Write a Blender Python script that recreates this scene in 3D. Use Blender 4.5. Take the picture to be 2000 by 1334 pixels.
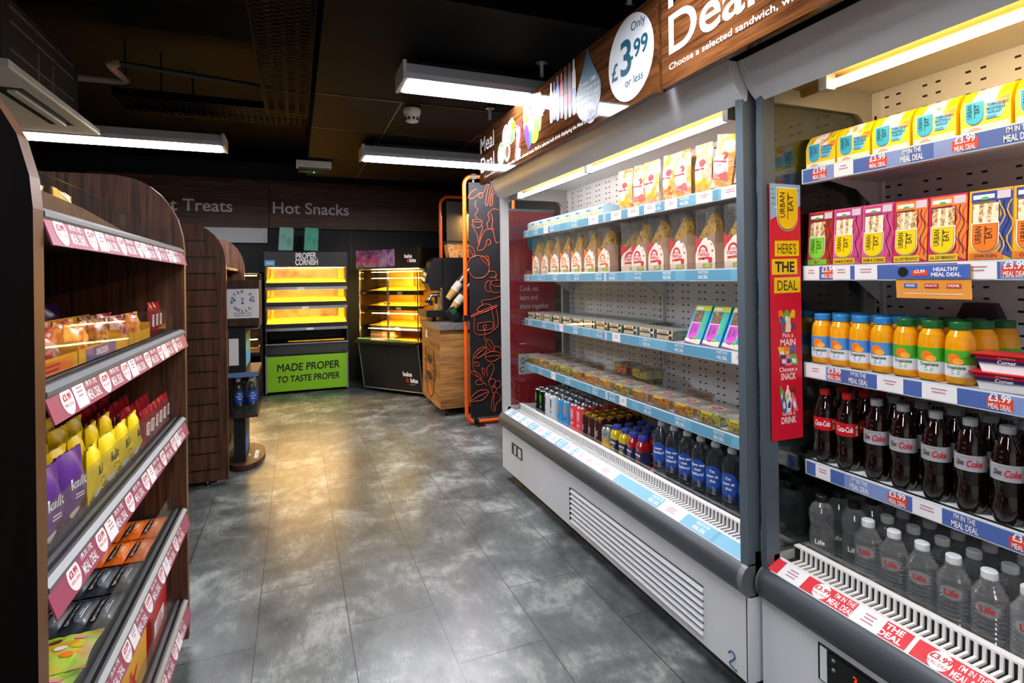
import bpy, math, random
from mathutils import Vector, Matrix
R = math.radians
PI = math.pi
random.seed(7)
for _o in list(bpy.data.objects):
    bpy.data.objects.remove(_o)
SC = bpy.context.scene
COL = SC.collection

# ---------------------------------------------------------------- camera
F_PX, YAW, ROLL, HORIZON, EYE = 1068.0, 0.3775, -0.0122, 545.0, 1.33
cam_data = bpy.data.cameras.new('camera')
cam = bpy.data.objects.new('camera', cam_data)
COL.objects.link(cam)
_f = Vector((math.sin(YAW), math.cos(YAW), 0)); _r = Vector((math.cos(YAW), -math.sin(YAW), 0)); _u = Vector((0, 0, 1))
_r2 = _r * math.cos(ROLL) + _u * math.sin(ROLL); _u2 = _u * math.cos(ROLL) - _r * math.sin(ROLL)
cam.matrix_world = Matrix(((_r2.x, _u2.x, -_f.x, 0), (_r2.y, _u2.y, -_f.y, 0), (_r2.z, _u2.z, -_f.z, EYE), (0, 0, 0, 1)))
cam_data.sensor_width = 36.0
cam_data.lens = 36.0 * F_PX / 2000.0
cam_data.shift_y = -(667.0 - HORIZON) / 2000.0
cam_data.clip_start = 0.02
SC.camera = cam

# ---------------------------------------------------------------- world, exposure
W = bpy.data.worlds.new('world'); SC.world = W; W.use_nodes = True
W.node_tree.nodes['Background'].inputs[0].default_value = (0.55, 0.62, 0.75, 1)
W.node_tree.nodes['Background'].inputs[1].default_value = 0.05
SC.view_settings.view_transform = 'Standard'
SC.view_settings.look = 'None'
SC.view_settings.gamma = 1.0
SC.view_settings.use_curve_mapping = False
SC.view_settings.exposure = 0.58
SC.cycles.max_bounces = 16
SC.cycles.transparent_max_bounces = 32
SC.cycles.transmission_bounces = 16
SC.cycles.diffuse_bounces = 5
SC.cycles.glossy_bounces = 3
SC.cycles.caustics_reflective = False
SC.cycles.caustics_refractive = False
SC.cycles.sample_clamp_indirect = 4.0
SC.cycles.use_denoising = True

LAMP_E, TUBE_E, BAY_E = 38.0, 29.0, 95.0          # brightness of ceiling lamps, fridge tubes, hot cabinet strips

# ---------------------------------------------------------------- materials
def srgb(h):
    h = h.lstrip('#'); out = []
    for i in (0, 2, 4):
        c = int(h[i:i + 2], 16) / 255.0
        out.append(c / 12.92 if c <= 0.04045 else ((c + 0.055) / 1.055) ** 2.4)
    return (out[0], out[1], out[2], 1.0)

_mats = {}
def mat(name, col='#888888', rough=0.5, metal=0.0, var=0.0, scale=30.0, emit=None, es=1.0, trans=0.0, ior=1.45, spec=0.5, bump=0.0, coat=0.0):
    if name in _mats: return _mats[name]
    m = bpy.data.materials.new(name); m.use_nodes = True
    nt = m.node_tree; b = nt.nodes['Principled BSDF']
    c = srgb(col) if isinstance(col, str) else col
    b.inputs['Base Color'].default_value = c
    b.inputs['Roughness'].default_value = rough
    b.inputs['Metallic'].default_value = metal
    b.inputs['IOR'].default_value = ior
    b.inputs['Specular IOR Level'].default_value = spec
    b.inputs['Transmission Weight'].default_value = trans
    b.inputs['Coat Weight'].default_value = coat
    if emit:
        b.inputs['Emission Color'].default_value = srgb(emit) if isinstance(emit, str) else emit
        b.inputs['Emission Strength'].default_value = es
    if var or bump:
        tc = nt.nodes.new('ShaderNodeTexCoord'); n = nt.nodes.new('ShaderNodeTexNoise')
        n.inputs['Scale'].default_value = scale; n.inputs['Detail'].default_value = 4
        nt.links.new(tc.outputs['Object'], n.inputs['Vector'])
        if var:
            mr = nt.nodes.new('ShaderNodeMapRange')
            mr.inputs[1].default_value = 0.3; mr.inputs[2].default_value = 0.7
            mr.inputs[3].default_value = 1 - var; mr.inputs[4].default_value = 1 + var
            mx = nt.nodes.new('ShaderNodeVectorMath'); mx.operation = 'SCALE'
            mx.inputs[0].default_value = c[:3]
            nt.links.new(n.outputs['Fac'], mr.inputs[0]); nt.links.new(mr.outputs[0], mx.inputs['Scale'])
            nt.links.new(mx.outputs[0], b.inputs['Base Color'])
        if bump:
            bp = nt.nodes.new('ShaderNodeBump'); bp.inputs['Strength'].default_value = bump; bp.inputs['Distance'].default_value = 0.01
            nt.links.new(n.outputs['Fac'], bp.inputs['Height']); nt.links.new(bp.outputs[0], b.inputs['Normal'])
    _mats[name] = m
    return m

def glass(name, tint='#ffffff', gloss=0.12, rough=0.02, k=0.8, milk=0.0):
    """thin clear sheet: see-through with a fresnel gloss"""
    if name in _mats: return _mats[name]
    m = bpy.data.materials.new(name); m.use_nodes = True
    nt = m.node_tree; nt.nodes.remove(nt.nodes['Principled BSDF'])
    out = nt.nodes['Material Output']
    t = nt.nodes.new('ShaderNodeBsdfTransparent'); t.inputs[0].default_value = srgb(tint)
    g = nt.nodes.new('ShaderNodeBsdfGlossy'); g.inputs['Roughness'].default_value = rough
    lw = nt.nodes.new('ShaderNodeFresnel'); lw.inputs[0].default_value = 1.45
    ma = nt.nodes.new('ShaderNodeMath'); ma.operation = 'MULTIPLY_ADD'; ma.inputs[1].default_value = k; ma.inputs[2].default_value = gloss * 0.3
    mx = nt.nodes.new('ShaderNodeMixShader')
    nt.links.new(lw.outputs[0], ma.inputs[0]); nt.links.new(ma.outputs[0], mx.inputs[0])
    nt.links.new(t.outputs[0], mx.inputs[1]); nt.links.new(g.outputs[0], mx.inputs[2])
    last = mx.outputs[0]
    if milk:
        d = nt.nodes.new('ShaderNodeBsdfDiffuse'); d.inputs[0].default_value = (.85, .85, .83, 1); m2 = nt.nodes.new('ShaderNodeMixShader'); m2.inputs[0].default_value = milk
        nt.links.new(last, m2.inputs[1]); nt.links.new(d.outputs[0], m2.inputs[2]); last = m2.outputs[0]
    nt.links.new(last, out.inputs[0])
    _mats[name] = m
    return m

def water(name, tint, clear=0.55, haze=0.1):
    """bottled water: part see-through, part refracting"""
    if name in _mats: return _mats[name]
    m = bpy.data.materials.new(name); m.use_nodes = True
    nt = m.node_tree; nt.nodes.remove(nt.nodes['Principled BSDF'])
    t = nt.nodes.new('ShaderNodeBsdfTransparent'); t.inputs[0].default_value = srgb(tint)
    g = nt.nodes.new('ShaderNodeBsdfGlass'); g.inputs['Roughness'].default_value = 0.02; g.inputs['IOR'].default_value = 1.33; g.inputs[0].default_value = srgb(tint)
    gl = nt.nodes.new('ShaderNodeBsdfGlossy'); gl.inputs['Roughness'].default_value = 0.12
    fr = nt.nodes.new('ShaderNodeFresnel'); fr.inputs[0].default_value = 1.6
    g0 = g; g = nt.nodes.new('ShaderNodeMixShader'); nt.links.new(fr.outputs[0], g.inputs[0]); nt.links.new(g0.outputs[0], g.inputs[1]); nt.links.new(gl.outputs[0], g.inputs[2])
    mx = nt.nodes.new('ShaderNodeMixShader'); mx.inputs[0].default_value = 1 - clear
    nt.links.new(t.outputs[0], mx.inputs[1]); nt.links.new(g.outputs[0], mx.inputs[2]); d = nt.nodes.new('ShaderNodeBsdfTranslucent'); d.inputs[0].default_value = (.9, .92, .93, 1); d2 = nt.nodes.new('ShaderNodeBsdfDiffuse'); d2.inputs[0].default_value = (.85, .87, .88, 1)
    a1 = nt.nodes.new('ShaderNodeMixShader'); a1.inputs[0].default_value = .6; a2 = nt.nodes.new('ShaderNodeMixShader'); a2.inputs[0].default_value = haze
    nt.links.new(d.outputs[0], a1.inputs[1]); nt.links.new(d2.outputs[0], a1.inputs[2]); nt.links.new(mx.outputs[0], a2.inputs[1]); nt.links.new(a1.outputs[0], a2.inputs[2])
    nt.links.new(a2.outputs[0], nt.nodes['Material Output'].inputs[0])
    _mats[name] = m
    return m

def wood(name, dark, light, axis='Z', scale=9.0, rough=0.45, stretch=14.0, spec=0.4):
    """grain running along one object axis"""
    if name in _mats: return _mats[name]
    m = bpy.data.materials.new(name); m.use_nodes = True
    nt = m.node_tree; b = nt.nodes['Principled BSDF']
    tc = nt.nodes.new('ShaderNodeTexCoord'); mp = nt.nodes.new('ShaderNodeMapping')
    s = [scale * stretch * 0.55] * 3; s['XYZ'.index(axis)] = scale * 0.35
    mp.inputs['Scale'].default_value = s
    n1 = nt.nodes.new('ShaderNodeTexNoise'); n1.inputs['Scale'].default_value = 0.5; n1.inputs['Detail'].default_value = 6; n1.inputs['Roughness'].default_value = 0.65; n1.inputs['Distortion'].default_value = 0.9
    n2 = nt.nodes.new('ShaderNodeTexNoise'); n2.inputs['Scale'].default_value = 2.2; n2.inputs['Detail'].default_value = 5
    mx = nt.nodes.new('ShaderNodeMath'); mx.operation = 'MULTIPLY_ADD'; mx.inputs[1].default_value = 0.35
    ml = nt.nodes.new('ShaderNodeMath'); ml.operation = 'MULTIPLY'; ml.inputs[1].default_value = 0.65
    cr = nt.nodes.new('ShaderNodeValToRGB')
    e = cr.color_ramp.elements; e[0].position = 0.36; e[0].color = srgb(dark); e[1].position = 0.62; e[1].color = srgb(light)
    nt.links.new(tc.outputs['Object'], mp.inputs[0]); nt.links.new(mp.outputs[0], n1.inputs['Vector']); nt.links.new(mp.outputs[0], n2.inputs['Vector'])
    nt.links.new(n1.outputs['Fac'], ml.inputs[0]); nt.links.new(n2.outputs['Fac'], mx.inputs[0]); nt.links.new(ml.outputs[0], mx.inputs[2])
    nt.links.new(mx.outputs[0], cr.inputs[0]); nt.links.new(cr.outputs[0], b.inputs['Base Color'])
    b.inputs['Roughness'].default_value = rough; b.inputs['Specular IOR Level'].default_value = spec
    _mats[name] = m
    return m

def blend(name, cols, scale=25.0, rough=0.4, detail=3.0, spread=(0.3, 0.7), trans=0.0, bump=0.0):
    """patchy surface running through several colours (food, printed pictures)"""
    if name in _mats: return _mats[name]
    m = bpy.data.materials.new(name); m.use_nodes = True
    nt = m.node_tree; b = nt.nodes['Principled BSDF']
    tc = nt.nodes.new('ShaderNodeTexCoord'); oi = nt.nodes.new('ShaderNodeObjectInfo')
    ad = nt.nodes.new('ShaderNodeVectorMath'); ad.operation = 'ADD'
    n = nt.nodes.new('ShaderNodeTexNoise'); n.inputs['Scale'].default_value = scale; n.inputs['Detail'].default_value = detail
    cr = nt.nodes.new('ShaderNodeValToRGB'); el = cr.color_ramp.elements
    k = len(cols)
    for i, c in enumerate(cols):
        p = spread[0] + (spread[1] - spread[0]) * i / max(1, k - 1)
        if i < 2: el[i].position = p; el[i].color = srgb(c)
        else:
            q = el.new(p); q.color = srgb(c)
    nt.links.new(tc.outputs['Object'], ad.inputs[0]); nt.links.new(oi.outputs['Random'], ad.inputs[1])
    nt.links.new(ad.outputs[0], n.inputs['Vector']); nt.links.new(n.outputs['Fac'], cr.inputs[0]); nt.links.new(cr.outputs[0], b.inputs['Base Color'])
    if bump:
        bp = nt.nodes.new('ShaderNodeBump'); bp.inputs['Strength'].default_value = bump; bp.inputs['Distance'].default_value = 0.01
        nt.links.new(n.outputs['Fac'], bp.inputs['Height']); nt.links.new(bp.outputs[0], b.inputs['Normal'])
    b.inputs['Roughness'].default_value = rough; b.inputs['Transmission Weight'].default_value = trans
    _mats[name] = m
    return m

def lightmat(name, col, strength):
    if name in _mats: return _mats[name]
    m = bpy.data.materials.new(name); m.use_nodes = True
    nt = m.node_tree; nt.nodes.remove(nt.nodes['Principled BSDF'])
    e = nt.nodes.new('ShaderNodeEmission'); e.inputs[0].default_value = srgb(col); e.inputs[1].default_value = strength
    nt.links.new(e.outputs[0], nt.nodes['Material Output'].inputs[0])
    _mats[name] = m
    return m

# ---------------------------------------------------------------- text outlines (built-in font), cached as flat triangles
_txt = {}
def text_tris(s, bold=0.0, shear=0.0, res=2):
    k = (s, bold, shear, res)
    if k in _txt: return _txt[k]
    cu = bpy.data.curves.new('t', 'FONT'); cu.body = s; cu.size = 1.0; cu.resolution_u = res; cu.offset = bold; cu.shear = shear
    cu.space_line = 0.85
    o = bpy.data.objects.new('t', cu); COL.objects.link(o)
    me = o.to_mesh()
    vs = [(v.co.x, v.co.y) for v in me.vertices]; fs = [tuple(p.vertices) for p in me.polygons]
    o.to_mesh_clear(); bpy.data.objects.remove(o); bpy.data.curves.remove(cu)
    x0 = min(v[0] for v in vs); x1 = max(v[0] for v in vs); y0 = min(v[1] for v in vs); y1 = max(v[1] for v in vs)
    _txt[k] = (vs, fs, x0, x1, y0, y1)
    return _txt[k]

# ---------------------------------------------------------------- mesh builder
class MB:
    def __init__(s):
        s.v = []; s.f = []; s.m = []; s.sm = []; s.mats = []; s.T = None
    def mi(s, m):
        if m not in s.mats: s.mats.append(m)
        return s.mats.index(m)
    def add(s, vs, fs, m, smooth=False):
        o = len(s.v); i = s.mi(m)
        if s.T is None: s.v += [tuple(v) for v in vs]
        else: s.v += [tuple(s.T @ Vector(v)) for v in vs]
        for f in fs:
            s.f.append(tuple(a + o for a in f)); s.m.append(i); s.sm.append(smooth)
        return s
    def poly(s, pts, m): return s.add(pts, [tuple(range(len(pts)))], m)
    def box(s, x0, x1, y0, y1, z0, z1, m, top=None, front=None):
        v = [(x0, y0, z0), (x1, y0, z0), (x1, y1, z0), (x0, y1, z0), (x0, y0, z1), (x1, y0, z1), (x1, y1, z1), (x0, y1, z1)]
        s.add(v, [(0, 3, 2, 1), (2, 3, 7, 6), (1, 2, 6, 5), (3, 0, 4, 7)], m)
        s.add(v, [(4, 5, 6, 7)], top or m)
        s.add(v, [(0, 1, 5, 4)], front or m)
        return s
    def prism(s, prof, axis, a0, a1, m, smooth=False, cap=None):
        """closed 2-D outline swept along an axis; outline coords are the other two axes in order"""
        n = len(prof)
        def P(p, a):
            return {'X': (a, p[0], p[1]), 'Y': (p[0], a, p[1]), 'Z': (p[0], p[1], a)}[axis]
        v = [P(p, a0) for p in prof] + [P(p, a1) for p in prof]
        s.add(v, [(i, (i + 1) % n, n + (i + 1) % n, n + i) for i in range(n)], m, smooth)
        s.add(v, [tuple(range(n)), tuple(range(2 * n - 1, n - 1, -1))], cap or m)
        return s
    def strip(s, prof, axis, a0, a1, m, smooth=True):
        n = len(prof)
        def P(p, a):
            return {'X': (a, p[0], p[1]), 'Y': (p[0], a, p[1]), 'Z': (p[0], p[1], a)}[axis]
        v = [P(p, a0) for p in prof] + [P(p, a1) for p in prof]
        return s.add(v, [(i, i + 1, n + i + 1, n + i) for i in range(n - 1)], m, smooth)
    def lathe(s, prof, n, mats, c=(0, 0, 0), smooth=True, squash=None):
        """prof: (radius, height) rows; mats: one material or one per band"""
        v = []; k = len(prof)
        for r, z in prof:
            for j in range(n):
                a = 2 * PI * j / n; q = r
                if squash: q = r * squash(a)
                v.append((c[0] + q * math.sin(a), c[1] - q * math.cos(a), c[2] + z))
        single = not isinstance(mats, (list, tuple))
        for i in range(k - 1):
            s.add(v[i * n:(i + 2) * n], [(j, (j + 1) % n, n + (j + 1) % n, n + j) for j in range(n)], mats if single else mats[i], smooth)
        if prof[0][0] > 1e-5: s.add(v[:n], [tuple(range(n - 1, -1, -1))], mats if single else mats[0])
        if prof[-1][0] > 1e-5: s.add(v[-n:], [tuple(range(n))], mats if single else mats[-1])
        return s
    def tube(s, path, r, m, n=8, closed=False, caps=True):
        pts = [Vector(p) for p in path]; k = len(pts); v = []
        up = Vector((0, 0, 1)); prev = None
        for i, p in enumerate(pts):
            if closed: d = pts[(i + 1) % k] - pts[i - 1]
            else: d = pts[min(i + 1, k - 1)] - pts[max(i - 1, 0)]
            d.normalize()
            if prev is None:
                a = d.cross(up)
                if a.length < 1e-3: a = d.cross(Vector((1, 0, 0)))
            else: a = prev - d * prev.dot(d)
            a.normalize(); prev = a; b = d.cross(a)
            for j in range(n):
                t = 2 * PI * j / n
                v.append(p + a * (r * math.cos(t)) + b * (r * math.sin(t)))
        fs = []
        for i in range(k if closed else k - 1):
            i2 = (i + 1) % k
            fs += [(i * n + j, i * n + (j + 1) % n, i2 * n + (j + 1) % n, i2 * n + j) for j in range(n)]
        s.add(v, fs, m, True)
        if caps and not closed:
            s.add(v[:n], [tuple(range(n - 1, -1, -1))], m); s.add(v[-n:], [tuple(range(n))], m)
        return s
    def ball(s, c, rx, ry, rz, m, n=12, k=8):
        prof = [(math.sin(PI * i / k), -math.cos(PI * i / k)) for i in range(k + 1)]
        v = []
        for r, z in prof:
            for j in range(n):
                a = 2 * PI * j / n
                v.append((c[0] + rx * r * math.cos(a), c[1] + ry * r * math.sin(a), c[2] + rz * z))
        fs = []
        for i in range(k): fs += [(i * n + j, i * n + (j + 1) % n, (i + 1) * n + (j + 1) % n, (i + 1) * n + j) for j in range(n)]
        return s.add(v, fs, m, True)
    def text(s, t, m, h, warp, align='C', bold=0.0, wmax=None, shear=0.0, w=None):
        """flat lettering of cap height h; warp maps (u, v) to a point"""
        vs, fs, x0, x1, y0, y1 = text_tris(t, bold, shear, 7 if h > .05 else 3 if h > .012 else 2)
        k = h / 0.7 if '\n' not in t else h / 0.7
        kx = k
        if w: kx = w / (x1 - x0)
        elif wmax and (x1 - x0) * k > wmax: kx = wmax / (x1 - x0)
        ox = {'C': -(x0 + x1) / 2, 'L': -x0, 'R': -x1}[align]
        return s.add([warp((a + ox) * kx, b * k) for a, b in vs], fs, m)
    def mesh(s, name):
        me = bpy.data.meshes.new(name)
        me.from_pydata([tuple(p) for p in s.v], [], s.f)
        for m in s.mats: me.materials.append(m)
        me.polygons.foreach_set('material_index', s.m)
        me.polygons.foreach_set('use_smooth', s.sm)
        me.update()
        if any(s.sm): me.set_sharp_from_angle(angle=R(42))
        return me

def flat(o, xd, yd):
    """warp onto a plane"""
    o = Vector(o); xd = Vector(xd); yd = Vector(yd)
    return lambda u, v: o + xd * u + yd * v
def wrap(r, z0, a0=0.0, c=(0, 0, 0)):
    """warp onto an upright cylinder, front is -Y"""
    return lambda u, v: Vector((c[0] + r * math.sin(a0 + u / r), c[1] - r * math.cos(a0 + u / r), c[2] + z0 + v))
def arc_patch(mb, r, m, z0, outline):
    """outline (u, v) filled and bent round a cylinder"""
    w = wrap(r, z0)
    us = [p[0] for p in outline]; cu = sum(us) / len(us); cv = sum(p[1] for p in outline) / len(outline)
    n = len(outline); K = 5; vs = [w(cu, cv)]; fs = []
    for k in range(1, K + 1):
        for (u, v) in outline: vs.append(w(cu + (u - cu) * k / K, cv + (v - cv) * k / K))
    for j in range(n): fs.append((0, 1 + j, 1 + (j + 1) % n))
    for k in range(K - 1):
        a = 1 + k * n; b = a + n
        fs += [(a + j, b + j, b + (j + 1) % n, a + (j + 1) % n) for j in range(n)]
    mb.add(vs, fs, m, True)
def oval(a, b, n=20, cu=0.0, cv=0.0): return [(cu + a * math.cos(2 * PI * i / n), cv + b * math.sin(2 * PI * i / n)) for i in range(n)]
def rrect(w, h, r, n=4, cu=0.0, cv=0.0):
    out = []
    for sx, sy, a in ((1, 1, 0), (-1, 1, 90), (-1, -1, 180), (1, -1, 270)):
        for i in range(n + 1):
            t = R(a + 90 * i / n); out.append((cu + sx * (w / 2 - r) + r * math.cos(t), cv + sy * (h / 2 - r) + r * math.sin(t)))
    return out

# ---------------------------------------------------------------- objects
def Wm(o):
    m = o.matrix_basis.copy()
    while o.parent: o = o.parent; m = o.matrix_basis @ m
    return m
def _set(o, label=None, cat=None, group=None, kind=None):
    if label: o['label'] = label
    if cat: o['category'] = cat
    if group: o['group'] = group
    if kind: o['kind'] = kind
    return o
def thing(name, label, cat, loc=(0, 0, 0), rz=0.0, group=None):
    o = bpy.data.objects.new(name, None); COL.objects.link(o); o.empty_display_size = 0.05
    o.location = loc; o.rotation_euler = (0, 0, rz)
    return _set(o, label, cat, group)
def obj(name, mb, parent=None, label=None, cat=None, group=None, kind=None, loc=None, rz=0.0, world=False, bevel=0.0):
    me = mb.mesh(name) if isinstance(mb, MB) else mb
    o = bpy.data.objects.new(name, me); COL.objects.link(o)
    if parent: o.parent = parent
    if world:
        if parent: me.transform(Wm(parent).inverted())
        elif loc is not None:
            me.transform(Matrix.Translation(Vector(loc)).inverted()); o.location = loc
    else:
        if loc is not None: o.location = loc
        o.rotation_euler = (0, 0, rz)
    if bevel:
        b = o.modifiers.new('bevel', 'BEVEL'); b.width = bevel; b.segments = 2; b.limit_method = 'ANGLE'; b.angle_limit = R(40)
    return _set(o, label, cat, group, kind)
def kids(o): return [c for c in bpy.data.objects if c.parent is o]
_kid_cache = {}
def clone(root, loc, rz=0.0, label=None, group=None, tilt=None):
    """a copy of a thing with copies of its parts and sub-parts"""
    if root.name not in _kid_cache:
        _kid_cache[root.name] = [(c, kids(c)) for c in kids(root)]
    r = root.copy(); COL.objects.link(r); r.location = loc; r.rotation_euler = (tilt[0], tilt[1], rz) if tilt else (0, 0, rz)
    if label: r['label'] = label
    if group: r['group'] = group
    for c, gs in _kid_cache[root.name]:
        c2 = c.copy(); c2.parent = r; COL.objects.link(c2)
        for g in gs:
            g2 = g.copy(); g2.parent = c2; COL.objects.link(g2)
    return r
_used = {}
def place(proto, loc, rz, label, group=None, tilt=None):
    """the first placing moves the model itself, later ones copy it"""
    loc = (loc[0], loc[1], loc[2] + .0008)
    if proto.name not in _used:
        _used[proto.name] = 1
        kk = [(c, kids(c)) for c in kids(proto)]; _kid_cache[proto.name] = kk
        proto.location = loc; proto.rotation_euler = (tilt[0], tilt[1], rz) if tilt else (0, 0, rz)
        proto['label'] = label
        if group: proto['group'] = group
        return proto
    return clone(proto, loc, rz, label, group, tilt)
NTH = ['first', 'second', 'third', 'fourth', 'fifth', 'sixth', 'seventh', 'eighth', 'ninth', 'tenth', 'eleventh', 'twelfth', 'thirteenth', 'fourteenth', 'fifteenth', 'sixteenth', 'seventeenth', 'eighteenth', 'nineteenth', 'twentieth']
FACE_R, FACE_L = R(-90), R(90)      # turned to look out of the fridges (-X) / out of the left shelving (+X)

# ---------------------------------------------------------------- shared materials
WHITE = mat('white_enamel', '#d9dbde', 0.35, var=0.03, scale=6)
WHITEPAINT = mat('white_shelf_steel', '#ececec', 0.4)
GREYPOST = mat('grey_steel_post', '#5c6973', 0.4, metal=0.3)
CANOPY = mat('brushed_grey_canopy', '#e2e6ea', 0.33, metal=0.1, var=0.04, scale=3)
BUMPER = mat('dark_grey_bumper', '#4a4f54', 0.42, metal=0.35)
BLACK = mat('black_plastic', '#0b0b0c', 0.4)
MATTBLACK = mat('matt_black_board', '#0c0d0f', 0.7, var=0.2, scale=12)
CHROME = mat('chrome', '#c8ccd0', 0.18, metal=1.0)
ALU = mat('aluminium', '#8c9093', 0.5, metal=0.8)
STEEL = mat('stainless_steel', '#8d9093', 0.3, metal=1.0)
TUBLID = glass('clear_lid_plastic', '#fafbf8', .15, .06, .35, .14)  # pale reflections on the lids painted in as milky white
GLASS = glass('clear_glass', '#eef4f2', 0.1)
ACRYL = glass('clear_acrylic', '#fcfdfd', 0.05, .03, .22, .004)
CELLO = glass('clear_film', '#faf9f6', 0.25, 0.1, .4, .05)
TUB = glass('clear_tub_plastic', '#fafbf8', 0.15, 0.06, .35, .03)
WALNUT = wood('walnut_upright', '#160c07', '#4d2c1d', 'Z', 9)
WALNUT_H = wood('walnut_sign', '#2c190f', '#744c36', 'X', 8, stretch=10)
SIGNWOOD = wood('sign_walnut', '#221008', '#6f4526', 'Y', 7, rough=0.06, stretch=12, spec=0.18)
WALNUT_P = wood('walnut_end_panel', '#20120b', '#6b432d', 'Z', 9)
DARKWOOD = wood('shaded_walnut_back', '#080403', '#1d0f09', 'Z', 9)  # shade inside the shelving put into the wood colour
OAK = wood('oak_crate', '#6b4320', '#b98244', 'Y', 6, rough=0.55, stretch=9)
OAKX = wood('oak_crate_end', '#6b4320', '#b98244', 'X', 6, rough=0.55, stretch=9)
INKWHITE = mat('white_print', '#f4f4f4', 0.5)
INKBLACK = mat('black_print', '#0c0c0e', 0.5)
INKRED = mat('red_print', '#c3202e', 0.5)
PAPER = mat('white_paper', '#eceaea', 0.6)
TINYPRINT = mat('faint_pink_print', '#b98a92', 0.6)
# ================================================================ the setting
def floor_material():
    m = bpy.data.materials.new('slate_vinyl_tiles'); m.use_nodes = True
    nt = m.node_tree; b = nt.nodes['Principled BSDF']; L = nt.links.new
    tc = nt.nodes.new('ShaderNodeTexCoord'); sp = nt.nodes.new('ShaderNodeSeparateXYZ'); cb = nt.nodes.new('ShaderNodeCombineXYZ')
    L(tc.outputs['Object'], sp.inputs[0])
    ay = nt.nodes.new('ShaderNodeMath'); ay.inputs[1].default_value = -2.57 + 0.3675 + 7.35; L(sp.outputs['Y'], ay.inputs[0])
    ax = nt.nodes.new('ShaderNodeMath'); ax.inputs[1].default_value = 0.15 + 6.6; L(sp.outputs['X'], ax.inputs[0])
    L(ay.outputs[0], cb.inputs[0]); L(ax.outputs[0], cb.inputs[1])
    br = nt.nodes.new('ShaderNodeTexBrick'); br.inputs['Scale'].default_value = 1.0
    br.inputs['Brick Width'].default_value = 0.735; br.inputs['Row Height'].default_value = 0.33
    br.inputs['Mortar Size'].default_value = 0.0022; br.inputs['Mortar Smooth'].default_value = 0.2; br.inputs['Bias'].default_value = 0
    br.inputs['Color1'].default_value = (0.72, 0.72, 0.72, 1); br.inputs['Color2'].default_value = (1.22, 1.22, 1.22, 1); br.inputs['Mortar'].default_value = (0.1, 0.1, 0.1, 1)
    br.offset = 0.5; br.offset_frequency = 2
    L(cb.outputs[0], br.inputs['Vector'])
    def noise(scale, detail, rough, dist=0.0, st=None):
        n = nt.nodes.new('ShaderNodeTexNoise'); n.inputs['Scale'].default_value = scale; n.inputs['Detail'].default_value = detail
        n.inputs['Roughness'].default_value = rough; n.inputs['Distortion'].default_value = dist
        if st:
            mp = nt.nodes.new('ShaderNodeMapping'); mp.inputs['Scale'].default_value = st
            L(tc.outputs['Object'], mp.inputs[0]); L(mp.outputs[0], n.inputs['Vector'])
        else: L(tc.outputs['Object'], n.inputs['Vector'])
        return n.outputs['Fac']
    n1 = noise(3.6, 5, 0.62, 0.4); n2 = noise(26, 4, 0.7, 0.2, (1.0, 0.45, 1)); n3 = noise(60, 3, 0.6, 0.0, (3.5, 0.35, 1))
    def madd(a, k, c):
        q = nt.nodes.new('ShaderNodeMath'); q.operation = 'MULTIPLY_ADD'; L(a, q.inputs[0]); q.inputs[1].default_value = k
        if isinstance(c, (int, float)): q.inputs[2].default_value = c
        else: L(c, q.inputs[2])
        return q.outputs[0]
    s = madd(n3, 0.14, madd(n2, 0.26, madd(n1, 0.74, -0.07)))
    cr = nt.nodes.new('ShaderNodeValToRGB'); e = cr.color_ramp.elements
    e[0].position = 0.33; e[0].color = srgb('#2a2e2e'); e[1].position = 0.74; e[1].color = srgb('#b2b5b2')
    q = e.new(0.52); q.color = srgb('#5d6261')
    L(s, cr.inputs[0])
    mx = nt.nodes.new('ShaderNodeVectorMath'); mx.operation = 'MULTIPLY'; L(cr.outputs[0], mx.inputs[0]); L(br.outputs['Color'], mx.inputs[1])
    L(mx.outputs[0], b.inputs['Base Color'])
    rr = nt.nodes.new('ShaderNodeMapRange'); rr.inputs[1].default_value = 0.3; rr.inputs[2].default_value = 0.7; rr.inputs[3].default_value = 0.36; rr.inputs[4].default_value = 0.27
    L(n2, rr.inputs[0]); L(rr.outputs[0], b.inputs['Roughness'])
    b.inputs['Specular IOR Level'].default_value = 0.8
    bp = nt.nodes.new('ShaderNodeBump'); bp.inputs['Strength'].default_value = 0.12; bp.inputs['Distance'].default_value = 0.004
    L(s, bp.inputs['Height']); L(bp.outputs[0], b.inputs['Normal'])
    return m

RX0, RX1, RY0, RY1, SLAB, PANEL = -2.6, 2.6, -2.2, 7.66, 2.85, 2.42
WALLDARK = mat('dark_painted_wall', '#17181a', 0.7, var=0.1, scale=4)
CEILBLACK = mat('black_ceiling_paint', '#030406', 0.75, var=0.25, scale=9, bump=0.1, spec=.08)
def struct(name, mb): return obj(name, mb, kind='structure')
struct('floor', MB().box(RX0 - .1, RX1 + .1, RY0 - .1, RY1 + .1, -0.1, 0, floor_material()))
struct('wall_left', MB().box(RX0 - .1, RX0, RY0 - .1, RY1 + .1, 0, SLAB, WALLDARK))
struct('wall_right', MB().box(RX1, RX1 + .1, RY0 - .1, RY1 + .1, 0, SLAB, WALLDARK))
struct('wall_front', MB().box(RX0, RX1, RY0 - .1, RY0, 0, SLAB, mat('pale_wall', '#c9cbcb', 0.7)))
wb = MB().box(RX0, RX1, RY1, RY1 + .1, 0, SLAB, mat('black_wall_panel', '#0e0f12', 0.55))
for x in (-0.296, 0.706, 1.71): wb.box(x - .004, x + .004, RY1 - .004, RY1, 0.0, 2.02, BLACK)
struct('wall_back', wb)
struct('ceiling', MB().box(RX0, RX1, RY0, RY1, SLAB, SLAB + .1, CEILBLACK))
cp = MB().box(0.12, RX1, 2.06, 6.0, PANEL, SLAB, CEILBLACK)
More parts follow.
